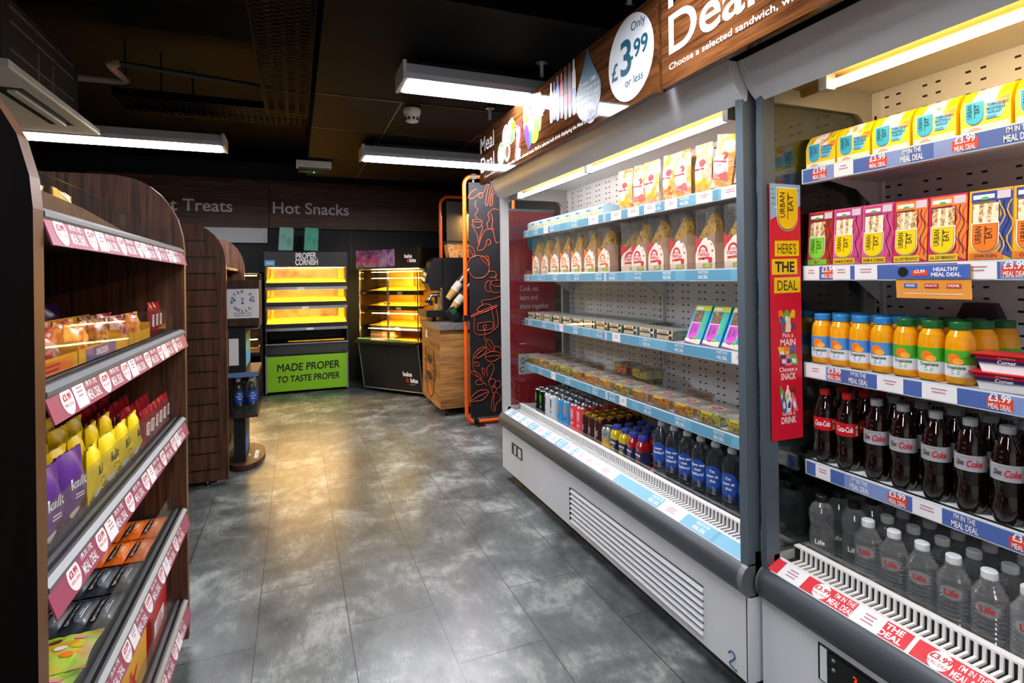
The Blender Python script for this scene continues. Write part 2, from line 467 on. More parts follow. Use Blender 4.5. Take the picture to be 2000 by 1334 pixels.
for y in (3.35, 4.1, 5.05, 5.9): cp.box(0.12, RX1, y - .004, y + .004, PANEL - .003, PANEL, BLACK)
for x in (0.62, 1.3): cp.box(x - .004, x + .004, 3.35, 6.0, PANEL - .003, PANEL, BLACK)
struct('ceiling_panel', cp)
struct('trim_1', MB().box(0.10, RX1, 2.035, 2.06, PANEL - .02, PANEL + .06, CEILBLACK))

# wood fascia boards on the back wall, each a board of its own
def fascia(x0, x1, words, xt, label):
    t = thing('fascia_sign', label, 'sign', ((x0 + x1) / 2, RY1 - .06, 2.0), 0, 'walnut fascia signs on the back wall')
    obj('board', MB().box(x0, x1, RY1 - .085, RY1 - .005, 2.015, 2.62, WALNUT_H), t, world=True)
    m = MB().text(words, mat('bright_white_letters', '#ffffff', .4), 0.145, flat((xt, RY1 - .088, 2.205), (1, 0, 0), (0, 0, 1)), 'L', 0.012)
    obj('lettering', m, t, world=True, label='white lettering')
fascia(-2.2, -0.30, 'Hot Treats', -1.63, 'walnut fascia board with the white words Hot Treats')
fascia(-0.292, 2.2, 'Hot Snacks', -0.253, 'walnut fascia board with the white words Hot Snacks')
obj('blank_sign', MB().box(-1.6, -0.32, RY1 - .07, RY1 - .002, 1.826, 2.012, mat('pale_panel', '#f2f6f8', 0.5)), label='long pale blank sign panel under the Hot Treats fascia', cat='sign')

# ceiling lamps: slim white battens
LAMPWHITE = mat('lamp_housing', '#c6c9cc', 0.45)
DIFF = lightmat('lamp_diffuser', '#f8f8ff', LAMP_E)
DIFF2 = lightmat('lamp_diffuser_bright', '#f8f8ff', LAMP_E * 1.5)
def lamp(x0, x1, y0, y1, label, top):
    t = thing('ceiling_light', label, 'ceiling light', ((x0 + x1) / 2, (y0 + y1) / 2, 2.3), 0, 'white ceiling battens')
    b = MB().prism([(y0, 2.302), (y1, 2.302), (y1, 2.33), (y1 - .03, 2.385), (y0 + .03, 2.385), (y0, 2.33)], 'X', x0, x1, LAMPWHITE)
    obj('housing', b, t, world=True)
    obj('diffuser', MB().box(x0 + .03, x1 - .03, y0 + .02, y1 - .02, 2.297, 2.303, DIFF2 if y0 > 4 else DIFF), t, world=True, label='glowing diffuser')
    e = MB()
    for x in (x0, x1): e.box(x - .008, x + .008, y0 - .004, y1 + .004, 2.298, 2.388, LAMPWHITE)
    obj('end_cap', e, t, world=True)
    if top > 2.5:
        for x in (x0 + .2, x1 - .2): obj('hanger', MB().tube([(x, (y0 + y1) / 2, 2.385), (x, (y0 + y1) / 2, top)], .006, BLACK), t, world=True)
    else: obj('mount', MB().box(x0 + .1, x1 - .1, y0 + .06, y1 - .06, 2.385, top - .0035, BLACK), t, world=True)
lamp(0.50, 1.75, 2.62, 2.84, 'white ceiling batten nearest the smoke detector, running behind the meal deal sign', PANEL)
lamp(0.50, 1.75, 4.34, 4.58, 'white ceiling batten beyond the smoke detector, above the coffee corner', PANEL)
lamp(-1.75, -0.465, 4.36, 4.60, 'white ceiling batten over the walnut shelving, beside the air conditioner', SLAB)
lamp(0.10, 1.10, 1.14, 1.36, 'white ceiling batten above the aisle, before the smoke detector', SLAB)
lamp(0.10, 1.10, -0.95, -0.73, 'added unseen fill batten at the near end of the aisle', SLAB)  # added behind the camera as fill light
lamp(-1.9, -0.7, -0.95, -0.73, 'white ceiling batten beyond the near end of the walnut shelving', SLAB)  # added out of view, for fill only

# smoke detector
t = thing('smoke_detector', 'round white smoke detector on the black ceiling between two battens', 'smoke detector', (0.703, 3.46, PANEL - .0035))
obj('base', MB().lathe([(0.052, 0), (0.055, -.02), (0.052, -.03)][::-1], 20, mat('detector_white', '#dcd8cc', .5)), t)
d = MB().lathe([(0.02, -.085), (0.036, -.08), (0.044, -.065), (0.048, -.03)], 20, mat('detector_white', '#dcd8cc', .5))
for i in range(10):
    a = 2 * PI * i / 10; d.T = Matrix.Rotation(a, 4, 'Z'); d.box(-.006, .006, -.0485, -.036, -.074, -.058, BLACK); d.T = None
obj('chamber', d, t)
# emergency light
t = thing('emergency_light', 'small white emergency light box under the black ceiling', 'emergency light', (0.17, 5.28, PANEL - .0035))
obj('housing', MB().box(-.15, .15, -.05, .05, -.06, 0, mat('detector_white', '#dcd8cc', .5)), t, bevel=.006)
obj('diffuser', MB().box(-.135, .135, -.042, .042, -.095, -.06, glass('frosted_lens', '#d9dccf', .6, .2)), t)
obj('indicator', MB().ball((0.0, 0.0, -.097), .006, .006, .006, lightmat('green_led', '#30ff60', 2), 8, 5), t, label='green indicator')

# air conditioning cassette
t = thing('air_conditioner', 'grey ceiling air conditioner with slotted outlet above the walnut shelving', 'air conditioner', (-1.75, 3.7, 2.3))
ACG = mat('conditioner_grey', '#d9dddb', .5, var=.05, scale=4)
obj('grille_panel', MB().box(-2.35, -1.172, 3.075, 4.31, 2.3, 2.335, ACG), t, world=True, bevel=.008)
c = MB().box(-2.3, -1.215, 3.12, 4.06, 2.335, 2.66, mat('conditioner_case', '#2b2d2f', .5)); SILV = mat('silver_seam', '#8d9092', .4, metal=.6)
for z in (2.62, 2.55, 2.42):
    for k in range(3): c.box(-1.216, -1.211, 3.2 + k * .27, 3.45 + k * .27, z, z + .008, SILV)
for y in (3.5, 3.68): c.box(-1.216, -1.211, y, y + .008, 2.37, 2.52, SILV)
obj('casing', c, t, world=True)
obj('outlet', MB().prism([(-1.36, 3.4), (-1.24, 3.4), (-1.24, 4.08), (-1.36, 4.08)], 'Z', 2.296, 2.301, BLACK), t, world=True, label='dark outlet slot')
obj('flap', MB().box(-1.31, -1.275, 3.42, 4.06, 2.283, 2.297, ACG), t, world=True, label='grey outlet flap')
obj('hanger', MB().tube([(-1.5, 3.6, 2.66), (-1.5, 3.6, SLAB)], .01, BLACK), t, world=True)

# pipes and cable trays under the slab
PIPE = mat('pink_beige_pipe', '#b79a8c', .5)
t = thing('condensate_pipe', 'bent beige condensate pipe beside the air conditioner', 'pipe', (-1.0, 4.0, 2.6))
obj('pipe', MB().tube([(-1.25, 4.1, 2.6), (-1.0, 4.09, 2.6), (-.965, 4.06, 2.6), (-.985, 3.86, 2.6), (-.99, 3.81, 2.605), (-.94, 3.79, 2.61)], .02, PIPE, 10), t, world=True)
obj('pipe_collar', MB().tube([(-.99, 3.82, 2.6), (-.955, 3.795, 2.61)], .024, PIPE, 10), t, world=True)
obj('hanger', MB().tube([(-.97, 4.05, 2.6), (-.97, 4.05, SLAB)], .005, BLACK), t, world=True)
obj('conduit', MB().tube([(-.93, 3.79, 2.612), (0.118, 4.0, 2.612)], .016, BLACK), label='black conduit running from the beige pipe across the ceiling', cat='pipe')
def tray(name_lab, x0, x1, y0, y1, z, ax):
    t = thing('cable_tray', name_lab, 'cable tray', ((x0 + x1) / 2, (y0 + y1) / 2, z), 0, 'black perforated cable trays')
    m = MB(); n = 14 if ax == 'X' else 16
    TM = mat('tray_steel', '#050506', .7, spec=.06)
    if ax == 'X':
        k = int((x1 - x0) / .04)
        for i in range(k): m.box(x0 + i * .04, x0 + i * .04 + .014, y0, y1, z, z + .003, TM)
        for j in range(7):
            y = y0 + (y1 - y0) * j / 6; m.box(x0, x1, y - .012, y + .012, z, z + .003, TM)
        m.box(x0, x1, y0 - .003, y0, z, z + .05, TM); m.box(x0, x1, y1, y1 + .003, z, z + .05, TM)
    else:
        k = int((y1 - y0) / .04)
        for i in range(k): m.box(x0, x1, y0 + i * .04, y0 + i * .04 + .014, z, z + .003, TM)
        for j in range(5):
            x = x0 + (x1 - x0) * j / 4; m.box(x - .012, x + .012, y0, y1, z, z + .003, TM)
        m.box(x0 - .003, x0, y0, y1, z, z + .05, TM); m.box(x1, x1 + .003, y0, y1, z, z + .05, TM)
    obj('tray', m, t, world=True)
    for fx, fy in ((x0 + (x1 - x0) * .2, (y0 + y1) / 2), (x0 + (x1 - x0) * .8, (y0 + y1) / 2)):
        obj('hanger', MB().tube([(fx, fy, z), (fx, fy, SLAB)], .005, BLACK), t, world=True)
tray('black perforated cable tray crossing above the batten by the air conditioner', -1.04, 0.10, 4.05, 4.40, 2.5, 'X')
tray('black perforated cable tray running towards the back wall overhead', -0.16, 0.085, 2.3, 4.02, 2.46, 'Y')

# ================================================================ hanging meal deal signs
SX = 1.15
def sign_base(y0, y1, label):
    t = thing('hanging_sign', label, 'sign', (SX, (y0 + y1) / 2, 1.96), 0, 'walnut signs above the fridges')
    obj('board', MB().box(SX, SX + .028, y0, y1, 1.96, 2.295, SIGNWOOD), t, world=True)
    return t
def on_sign(y, z): return flat((SX - .0015, y, z), (0, -1, 0), (0, 0, 1))      # u runs to the viewer's right
TEAL = mat('teal_print', '#1b5a6f', .4); SILVERW = mat('pale_print', '#dfe3e8', .35)
def sign_words(t, y, z, h, s, m=INKWHITE, al='L', bold=.01, w=None):
    return MB().text(s, m, h, on_sign(y, z), al, bold, w=w)
def disc(mb, y, z, ry, rz, m, x=SX - .001, n=40):
    mb.add([(x, y, z)] + [(x, y - ry * math.cos(2 * PI * i / n), z + rz * math.sin(2 * PI * i / n)) for i in range(n)], [(0, 1 + i, 1 + (i + 1) % n) for i in range(n)], m)
t = sign_base(1.545, 3.46, 'walnut hanging sign with round price badge of three pounds ninety nine')
m = sign_words(t, 3.43, 2.16, .095, 'Meal', w=.26); mm = sign_words(t, 3.43, 2.03, .095, 'Deal', w=.26)
m.add(mm.v, mm.f, INKWHITE)
mm = sign_words(t, 3.36, 1.985, .017, 'Choose a selected sandwich, wrap, roll or salad, PLUS a selected snack, PLUS a selected soft drink displaying the Meal Deal sticker', w=1.45); m.add(mm.v, mm.f, INKWHITE)
for y in (2.80, 2.46):
    mm = sign_words(t, y, 2.13, .06, '+', al='C', bold=.03); m.add(mm.v, mm.f, INKWHITE)
obj('lettering', m, t, world=True, label='white Meal Deal lettering')
b = MB(); disc(b, 1.70, 2.135, .145, .155, SILVERW)
for s, y, z, h, al in (('£', 1.80, 2.085, .062, 'C'), ('3', 1.725, 2.085, .125, 'C'), ('.99', 1.64, 2.125, .062, 'C'), ('Only', 1.645, 2.225, .032, 'C'), ('or less', 1.675, 2.035, .03, 'C')):
    b.text(s, TEAL, h, flat((SX - .002, y, z), (0, -1, 0), (0, 0, 1)), al, .02 if h > .05 else .006)
obj('price_badge', b, t, world=True, label='round white badge reading Only £3.99 or less')
b = MB(); pts = [(0, .17), (.028, .11)] + [(.105 * math.sin(R(a)), -.03 + .105 * -math.cos(R(a))) for a in range(110, -111, -10)] + [(-.028, .11)]
b.add([(SX - .001, 2.01 - u, 2.125 + v) for u, v in [(0, 0)] + pts], [(0, 1 + i, 1 + (i + 1) % len(pts)) for i in range(len(pts))], TEAL)
for i, s in enumerate(('Donate 1,000', 'litres of water to a', 'community in need', 'when you choose')):
    b.text(s, INKWHITE, .017, flat((SX - .002, 2.01, 2.145 - i * .027), (0, -1, 0), (0, 0, 1)), 'C')
b.add([(SX - .0015, 1.985 - u * .45, 2.03 + v * .42) for u, v in [(0, 0)] + pts], [(0, 1 + i, 1 + (i + 1) % len(pts)) for i in range(len(pts))], mat('plum_print', '#5b4a8c', .4))
b.text('life', INKWHITE, .03, flat((SX - .0025, 1.985, 2.005), (0, -1, 0), (0, 0, 1)), 'C')
obj('water_drop', b, t, world=True, label='teal water drop asking to donate litres of water')
b = MB()      # printed food pictures
def blob(y, z, a, c, m, rot=0.0, n=16, k=2.0):
    pts = []
    for i in range(n):
        q = 2 * PI * i / n; u = a * math.copysign(abs(math.cos(q)) ** (2 / k), math.cos(q)); v = c * math.copysign(abs(math.sin(q)) ** (2 / k), math.sin(q))
        pts.append((SX - .001 - blob.e, y - u * math.cos(rot) + v * math.sin(rot), z + u * math.sin(rot) + v * math.cos(rot)))
    blob.e += .00002; b.poly(pts[::-1], m)
blob.e = 0
def c_(n, h): return mat(n, h, .45)
GREENP = c_('green_print', '#5fb04a'); YELP = c_('yellow_print', '#f2c423'); PINKP = c_('pink_print', '#e58a9a'); ORAP = c_('orange_print', '#ef7f1f'); PURP = c_('purple_print', '#5a2d86'); BLUP = c_('blue_print', '#2f6fb4'); CREAM = c_('cream_print', '#efe2c4'); BROWNP = c_('brown_print', '#6a3517')
for a in ((2.970, 2.155, .06, .075, SILVERW), (2.970, 2.155, .05, .063, PINKP), (2.970, 2.155, .04, .05, SILVERW), (3.050, 2.075, .06, .07, SILVERW), (3.050, 2.075, .052, .06, GREENP), (3.050, 2.075, .042, .048, SILVERW), (2.950, 2.065, .05, .055, CREAM), (2.950, 2.065, .03, .035, BROWNP)): blob(*a)
blob(2.880, 2.17, .045, .07, CREAM, .2, 16, 5); blob(2.850, 2.19, .03, .03, YELP); blob(2.870, 2.13, .03, .03, GREENP); blob(2.780, 2.09, .04, .1, INKRED, -.25, 16, 6); blob(2.780, 2.11, .025, .06, CREAM, -.25); blob(2.785, 2.02, .035, .03, SILVERW, -.25, 16, 6)
blob(2.66, 2.19, .045, .08, GREENP, 0, 16, 6); blob(2.66, 2.19, .02, .03, YELP); blob(2.57, 2.20, .04, .08, PURP, -.2, 16, 6); blob(2.53, 2.18, .04, .09, INKRED, -.4, 16, 6); blob(2.6, 2.12, .07, .05, PINKP, .5); blob(2.52, 2.12, .045, .055, GREENP); blob(2.56, 2.06, .05, .035, YELP); blob(2.65, 2.08, .03, .07, PURP, .5, 16, 6); blob(2.49, 2.17, .02, .1, ORAP); blob(2.61, 2.065, .02, .04, BLUP)
for i, (y, col, h) in enumerate(((2.36, INKWHITE, .09), (2.325, PURP, .085), (2.29, BLUP, .1), (2.25, INKRED, .1), (2.21, INKBLACK, .12), (2.17, BROWNP, .12), (2.13, SILVERW, .12))):
    blob(y, 2.15, .018, h * .85, col, 0, 16, 4); blob(y, 2.15 + h * .95, .008, .03, col, 0, 12, 6); blob(y, 2.13, .017, .035, [PURP, ORAP, INKRED, INKWHITE, INKRED, INKRED, BLUP][i], 0, 12, 8)
obj('food_picture', b, t, world=True, label='printed pictures of pots, crisps and bottles')
t = sign_base(-0.5, 1.515, 'large walnut hanging sign with big Meal Deal lettering above the near fridge')
m = MB().text('Meal', INKWHITE, .125, on_sign(1.475, 2.212), 'L', .012, w=.36); m.text('Deal', INKWHITE, .125, on_sign(1.475, 2.06), 'L', .012, w=.36)
m.text('Choose a selected sandwich, wrap, roll or salad, PLUS a selected snack, PLUS a selected soft drink', INKWHITE, .02, on_sign(1.475, 2.008), 'L', .006, w=1.5)
m.text('+', INKWHITE, .09, on_sign(0.82, 2.1), 'C', .03)
obj('lettering', m, t, world=True, label='large white Meal Deal lettering')
b = MB(); blob.e = 0
blob(1.0, 2.21, .08, .08, SILVERW); blob(1.0, 2.21, .055, .055, CREAM); blob(.93, 2.12, .06, .07, GREENP); blob(.93, 2.12, .04, .05, SILVERW)
obj('food_picture', b, t, world=True, label='printed picture of dip pots')
def hook(y, label):
    t = thing('ceiling_hook', label, 'hook', (SX + .014, y, 2.295), 0, 'ceiling hooks holding the signs')
    obj('plate', MB().lathe([(.03, PANEL - .006 - 2.295), (.03, (PANEL if y > 2.07 else SLAB) - 2.2955)], 16, CHROME), t)
    obj('stem', MB().tube([(0, 0, PANEL - .006 - 2.295), (0, 0, .05)], .009, mat('hook_steel', '#d5d8da', .35, metal=.3)), t)
    obj('clip', MB().box(-.02, .02, -.006, .006, .0008, .05, ACRYL), t)
for y, l in ((3.28, 'chrome hook at the far end of the price badge sign'), (2.496, 'chrome hook in the middle of the price badge sign'), (1.72, 'chrome hook above the round price badge'), (0.6, 'chrome hook above the big Meal Deal sign')): hook(y, l)
# ================================================================ open fronted display fridges
BX0, SHX0, BACKX0 = 1.285, 1.45, 1.79
SHELF_F1 = (1.652, 1.357, 1.062, 0.763); SHELF_F2 = (1.66, 1.358, 1.056, 0.752); DECK1, DECK2 = 0.445, 0.435
X2 = 0.04          # the near fridge stands a little further back
def back_material():
    m = bpy.data.materials.new('perforated_back_steel'); m.use_nodes = True
    nt = m.node_tree; b = nt.nodes['Principled BSDF']; L = nt.links.new
    tc = nt.nodes.new('ShaderNodeTexCoord'); sp = nt.nodes.new('ShaderNodeSeparateXYZ'); L(tc.outputs['Object'], sp.inputs[0])
    def M(op, a, k, c=None):
        q = nt.nodes.new('ShaderNodeMath'); q.operation = op
        for i, v in enumerate((a, k) if c is None else (a, k, c)):
            if isinstance(v, (int, float)): q.inputs[i].default_value = v
            else: L(v, q.inputs[i])
        return q.outputs[0]
    fy = M('FRACT', M('DIVIDE', sp.outputs['Y'], 0.118), 0); fz = M('FRACT', M('DIVIDE', sp.outputs['Z'], 0.033), 0)
    inx = M('ADD', M('LESS_THAN', M('ABSOLUTE', M('SUBTRACT', fy, .3), 0), .06), M('LESS_THAN', M('ABSOLUTE', M('SUBTRACT', fy, .62), 0), .06))
    hole = M('MULTIPLY', inx, M('LESS_THAN', fz, .2))
    # finer vents beside the uprights, lower down
    gy = M('FRACT', M('DIVIDE', sp.outputs['Y'], 0.0165), 0); gz = M('FRACT', M('DIVIDE', sp.outputs['Z'], 0.0165), 0)
    vent = M('MULTIPLY', M('LESS_THAN', gy, .5), M('LESS_THAN', gz, .42))
    edge = M('FRACT', M('DIVIDE', M('SUBTRACT', sp.outputs['Y'], .11), 1.055), 0)
    near = M('ADD', M('LESS_THAN', edge, .13), M('GREATER_THAN', edge, .87))
    zone = M('MULTIPLY', near, M('MULTIPLY', M('LESS_THAN', sp.outputs['Z'], -.06), M('GREATER_THAN', sp.outputs['Z'], -.32)))
    allh = M('ADD', M('MULTIPLY', hole, M('SUBTRACT', 1.0, zone)), M('MULTIPLY', vent, zone))
    mx = nt.nodes.new('ShaderNodeMix'); mx.data_type = 'RGBA'
    mx.inputs[6].default_value = srgb('#e4e6e8'); mx.inputs[7].default_value = srgb('#101112')
    L(allh, mx.inputs[0]); L(mx.outputs[2], b.inputs['Base Color']); b.inputs['Roughness'].default_value = .45
    return m
BACKM = back_material()
def col(n, h, r=.45): return mat(n, h, r)
BLUEA = col('teal_ticket_blue', '#5d9cba'); BLUEB = col('teal_ticket_blue_mid', '#6fadc8')
BLUEC = col('violet_ticket_blue', '#4c66a6'); BLUED = col('violet_ticket_blue_mid', '#7f93c6')
REDT = col('red_ticket', '#d9442c'); REDR = col('rail_red', '#d22f3a'); ROSE = col('rose_ticket', '#9c4a62'); ROSEB = col('rose_ticket_mid', '#c08592')

def ticket_text(mb, W_, kind, u, v, h, ink=INKWHITE):
    W2 = lambda a, b: W_(a + u, b + v)
    if kind == 'not':
        mb.text("I'M NOT IN THE", ink, h * .27, lambda a, b: W2(a, b + h * .13), 'C', .008, w=h * 1.3); mb.text('MEAL DEAL', ink, h * .33, lambda a, b: W2(a, b - h * .33), 'C', .015, w=h * 1.25)
    elif kind == 'in':
        mb.text("I'M IN THE", ink, h * .3, lambda a, b: W2(a, b + h * .1), 'C', .008, w=h * 1.1); mb.text('MEAL DEAL', ink, h * .36, lambda a, b: W2(a, b - h * .38), 'C', .015, w=h * 1.35)
    elif kind == 'price':
        mb.text('£3.99', ink, h * .36, lambda a, b: W2(a, b + h * .06), 'C', .02, w=h * .95); mb.text('MEAL DEAL', ink, h * .28, lambda a, b: W2(a, b - h * .34), 'C', .01, w=h * .98)
def rect(mb, W_, u0, u1, v0, v1, m): mb.poly([W_(u0, v0), W_(u1, v0), W_(u1, v1), W_(u0, v1)], m)
def lines(mb, W_, u, v, w, h, m, n=3, seed=0):
    rr = random.Random(seed)
    for i in range(n):
        ww = w * rr.uniform(.5, 1); z = v + h * (.5 - (i + .5) / n)
        rect(mb, W_, u - ww / 2, u + ww / 2, z - h / n * .22, z + h / n * .22, m)

def fridge(name, y0, y1, label, base, mid, word, tickets, rail, seeds, warm, dx=0.0, SHELF_Z=SHELF_F1, DECK=DECK1, PT=.03):
    """y0 near end, y1 far end; tickets[shelf][module] lists (kind, u centre 0..1, width m)"""
    BX, SHX, BACKX = BX0 + dx, SHX0 + dx, BACKX0 + dx
    t = thing(name, label, 'fridge', (1.65, (y0 + y1) / 2, 0))
    ym = (y0 + y1) / 2; ya, yb = y0 + PT, y1 - PT
    P = lambda n, mb, lab=None, par=t, **k: obj(n, mb, par, lab, world=True, **k)
    # base cabinet with plinth, louvres
    P('plinth', MB().box(BX + .06, 2.02, ya, yb, 0.0, .072, BLACK))
    b = MB().box(BX, 2.05, y0, y1, .072, .34, WHITE)
    for y in (y0 + .006, ): b.box(BX - .001, BX + .01, y, y + .003, .075, .338, BLACK)
    P('base_panel', b)
    g = MB(); n = 7
    for i in range(n):
        z = .105 + i * .0245
        g.prism([(BX - .008, z), (BX, z + .016), (BX + .004, z + .016), (BX + .004, z - .002), (BX - .004, z - .004)], 'Y', y0 + .2, y0 + 1.165, WHITE)
        g.box(BX - .0015, BX + .002, y0 + .2, y0 + 1.165, z + .014, z + .021, mat('louvre_gap', '#5a5e62', .6))
        g.box(BX - .006, BX + .002, y0 + 1.165, y0 + 1.175, z + .002, z + .018, BLACK)
    P('vent_louvres', g)
    # bumper and end caps
    prof = [(BX + .03 + .05 * math.cos(R(a)) * .9 - .01, .388 + .052 * math.sin(R(a))) for a in range(90, 271, 12)] + [(BX + .06, .336), (BX + .06, .44)]
    bm = MB().prism(prof, 'Y', y0 + .02, y1 - .005, BUMPER, True); P('bumper', bm)
    for y in (y0, y1 - .005): P('bumper_cap', MB().prism([(p[0] - .002, p[1]) for p in prof], 'Y', y, y + (.02 if y == y0 else .006), mat('cap_grey', '#6e7276', .4, metal=.3)))
    # sloping ticket rail
    ra, rb = Vector((BX + .002, 0, .437)), Vector((BX + .05, 0, .462))
    rl = MB().prism([(ra.x, ra.z), (rb.x, rb.z), (rb.x + .004, .44), (ra.x + .004, .43)], 'Y', y0 + .03, y1 - .03, mat('rail_white', '#dfe2e4', .3))
    nrm = Vector((-(rb.z - ra.z), 0, rb.x - ra.x)).normalized(); vd = (rb - ra).normalized(); hh = (rb - ra).length
    RW = lambda u, v: Vector((ra.x, yb, ra.z)) + nrm * .0012 + Vector((0, -1, 0)) * u + vd * (v + hh / 2)
    rail(rl, RW, hh, yb - ya)
    P('ticket_rail', rl)
    # honeycomb air grille, L-shaped fins
    gm = MB(); gx0, gx1 = BX + .055, SHX - .035; GW = mat('grille_white', '#e4e4e2', .4); GD = mat('grille_dark', '#1c1d1e', .6)
    gm.prism([(gx0, .45), (gx1 - .015, .45), (gx1 - .015, .486), (gx1, .486), (gx1, .43), (gx0, .43)], 'Y', ya, yb, GD)
    gm.box(gx1 - .018, gx1 + .004, ya, yb, .486, .491, GW); gm.box(gx1 - .002, gx1 + .004, ya, yb, .43, .486, GW)
    gm.box(gx0 - .004, gx0 + .006, ya, yb, .445, .462, GW)
    pitch = .0185 if dx == 0 else .0165; k = int((yb - ya - .008) / pitch)
    for i in range(k):
        y = ya + .004 + i * pitch
        gm.prism([(gx0, .456), (gx1 - .022, .456), (gx1 - .02, .487), (gx1 - .014, .487), (gx1 - .014, .445), (gx0, .445)], 'Y', y, y + pitch * .42, GW)
    P('air_grille', gm)
    # deck, back, ceiling, insulated rear
    dk = MB().box(SHX - .035, BACKX, ya, yb, .40, DECK, WHITEPAINT); P('deck', dk)
    bk = MB().box(BACKX, BACKX + .02, ya, yb, .34, 1.945, BACKM); P('back_panel', bk)
    P('rear_housing', MB().box(BACKX + .02, 2.05, y0, y1, .34, 1.99, WHITE))
    P('interior_ceiling', MB().box(BX + .12, BACKX + .02, ya, yb, 1.945, 1.96, WHITEPAINT))
    up = MB()
    for y in (yb - .03, ym - .018, ya):
        up.box(BACKX - .014, BACKX, y, y + .036, DECK, 1.94, WHITEPAINT)
        for i in range(44): up.box(BACKX - .0148, BACKX - .013, y + .014, y + .022, DECK + .03 + i * .032, DECK + .05 + i * .032, BLACK)
    P('upright', up)
    # end panels: frame with a clear pane
    for ys, nm in ((y0, 'near'), (y1 - PT, 'far')):
        e = MB(); fr = GREYPOST if ys == y0 or dx > 0 else mat('pale_post', '#b4b6b6', .4)
        FW = mat('end_frame_grey', '#a7a5a1', .45)
        e.box(BX, BX + .052, ys, ys + PT, DECK - .01, 1.985, fr)
        e.box(BX + .052, BACKX + .02, ys, ys + PT, 1.865, 1.99, FW); e.box(BACKX - .05, BACKX + .02, ys, ys + PT, .44, 1.865, FW)
        e.box(BX + .03, BACKX + .02, ys, ys + PT, .34, .475, FW)
        for a0, a1 in ((0, 1),):
            q = [(BACKX - .05, 1.865)] + [(BACKX - .05 - .05 + .05 * math.cos(R(a)), 1.815 + .05 * math.sin(R(a))) for a in range(0, 91, 15)]
            e.prism(q, 'Y', ys, ys + PT, FW)
        sp = obj('end_panel', e, t, world=True)
        obj('glass_pane', MB().box(BX + .052, BACKX - .05, ys + PT * .4, ys + PT * .6, .475, 1.865, GLASS), sp, world=True)
    # canopy, light tube and reflector
    cf = [(BX - .062, 1.985), (BX - .052, 1.955), (BX - .036, 1.922), (BX - .012, 1.89), (BX + .012, 1.868), (BX + .018, 1.872), (BX + .03, 1.985)]
    c = MB().prism(cf, 'Y', y0 + .012, y1 - .01, CANOPY, True)
    c.box(BX - .06, 1.86, y0 + .01, y1 - .01, 1.985, 1.995, BLACK)
    P('canopy', c)
    for y in (y0 - .004, y1 - .01): P('canopy_cap', MB().prism([(p[0] - .003, p[1]) for p in cf], 'Y', y, y + .016, mat('cap_white', '#dadde0', .4)))
    r_ = MB().prism([(BX + .03, 1.893), (BX + .03, 1.9), (BX + .125, 1.9), (BX + .125, 1.873), (BX + .118, 1.873), (BX + .112, 1.893)], 'Y', y0 + .06, y1 - .06, mat('brass_reflector', '#9a7d45', .35, metal=.6))
    P('reflector', r_)
    tube = MB().tube([(BX + .068, y0 + .14, 1.86), (BX + .068, y1 - .2, 1.86)], .0115, lightmat('fridge_tube_' + warm[1:], warm, TUBE_E), 10)
    P('light_tube', tube, 'glowing fluorescent tube')
    tc_ = MB()
    for y in (y0 + .115, ym - .02, y1 - .2): tc_.box(BX + .05, BX + .085, y, y + .025, 1.848, 1.895, ALU)
    P('tube_clip', tc_)
    # shelves with ticket strips, guards and brackets
    for si, z in enumerate(SHELF_Z):
        for mi, (a, b_) in enumerate(((ym + .004, yb - .004), (ya + .004, ym - .004))):
            s = MB().box(SHX + .004, BACKX - .016, a, b_, z - .022, z, WHITEPAINT)
            s.box(SHX, SHX + .02, a, b_, z - .044, z - .0, WHITEPAINT)
            for y in (a + .01, b_ - .016): s.prism([(BACKX - .016, z - .12), (BACKX - .016, z - .022), (BACKX - .28, z - .022), (BACKX - .12, z - .05)], 'Y', y, y + .004, WHITEPAINT)
            so = obj('shelf', s, t, world=True)
            st = MB().box(SHX - .006, SHX, a, b_, z - .044, z + .002, mat('strip_edge', '#cfdbe2', .35))
            SW = lambda u, v, b_=b_, z=z: Vector((SHX - .0068, b_ - u, z - .021 + v)); L_ = b_ - a
            rr = random.Random(si * 7 + mi + seeds)
            rect(st, SW, .006, L_ - .006, -.020, .019, base)
            for q in range(5):
                u = rr.uniform(.05, L_ - .1); rect(st, lambda u_, v_, q=q: SW(u_, v_) - Vector((.0001 + q * .0001, 0, 0)), u, u + rr.uniform(.03, .08), -.020, .019, mid)
            TW = lambda u, v: SW(u, v) - Vector((.0006, 0, 0)); TX = lambda u, v: SW(u, v) - Vector((.001, 0, 0))
            for kind, u, w in tickets[si][mi]:
                u *= L_
                if kind == 'T': ticket_text(st, TX, word, u, 0, .042)
                elif kind == 'W':
                    rect(st, TW, u - w / 2, u + w / 2, -.0205, .0195, PAPER); lines(st, TX, u, .004, w * .55, .016, TINYPRINT, 2, int(u * 99))
                elif kind == 'R':
                    rect(st, TW, u - w / 2, u + w / 2, -.015, .011, REDT); ticket_text(st, TX, 'price', u, 0, .045)
            obj('ticket_strip', st, so, world=True, label='printed ticket strip')
            if si in (1, 2, 3): obj('guard', MB().box(SHX + .004, SHX + .0055, a, b_, z, z + .028, ACRYL), so, world=True, label='low clear guard')
    fg = MB().box(SHX - .028, SHX - .0255, ya, yb, .45, .505, ACRYL); P('front_guard', fg, 'clear front guard')
    return t

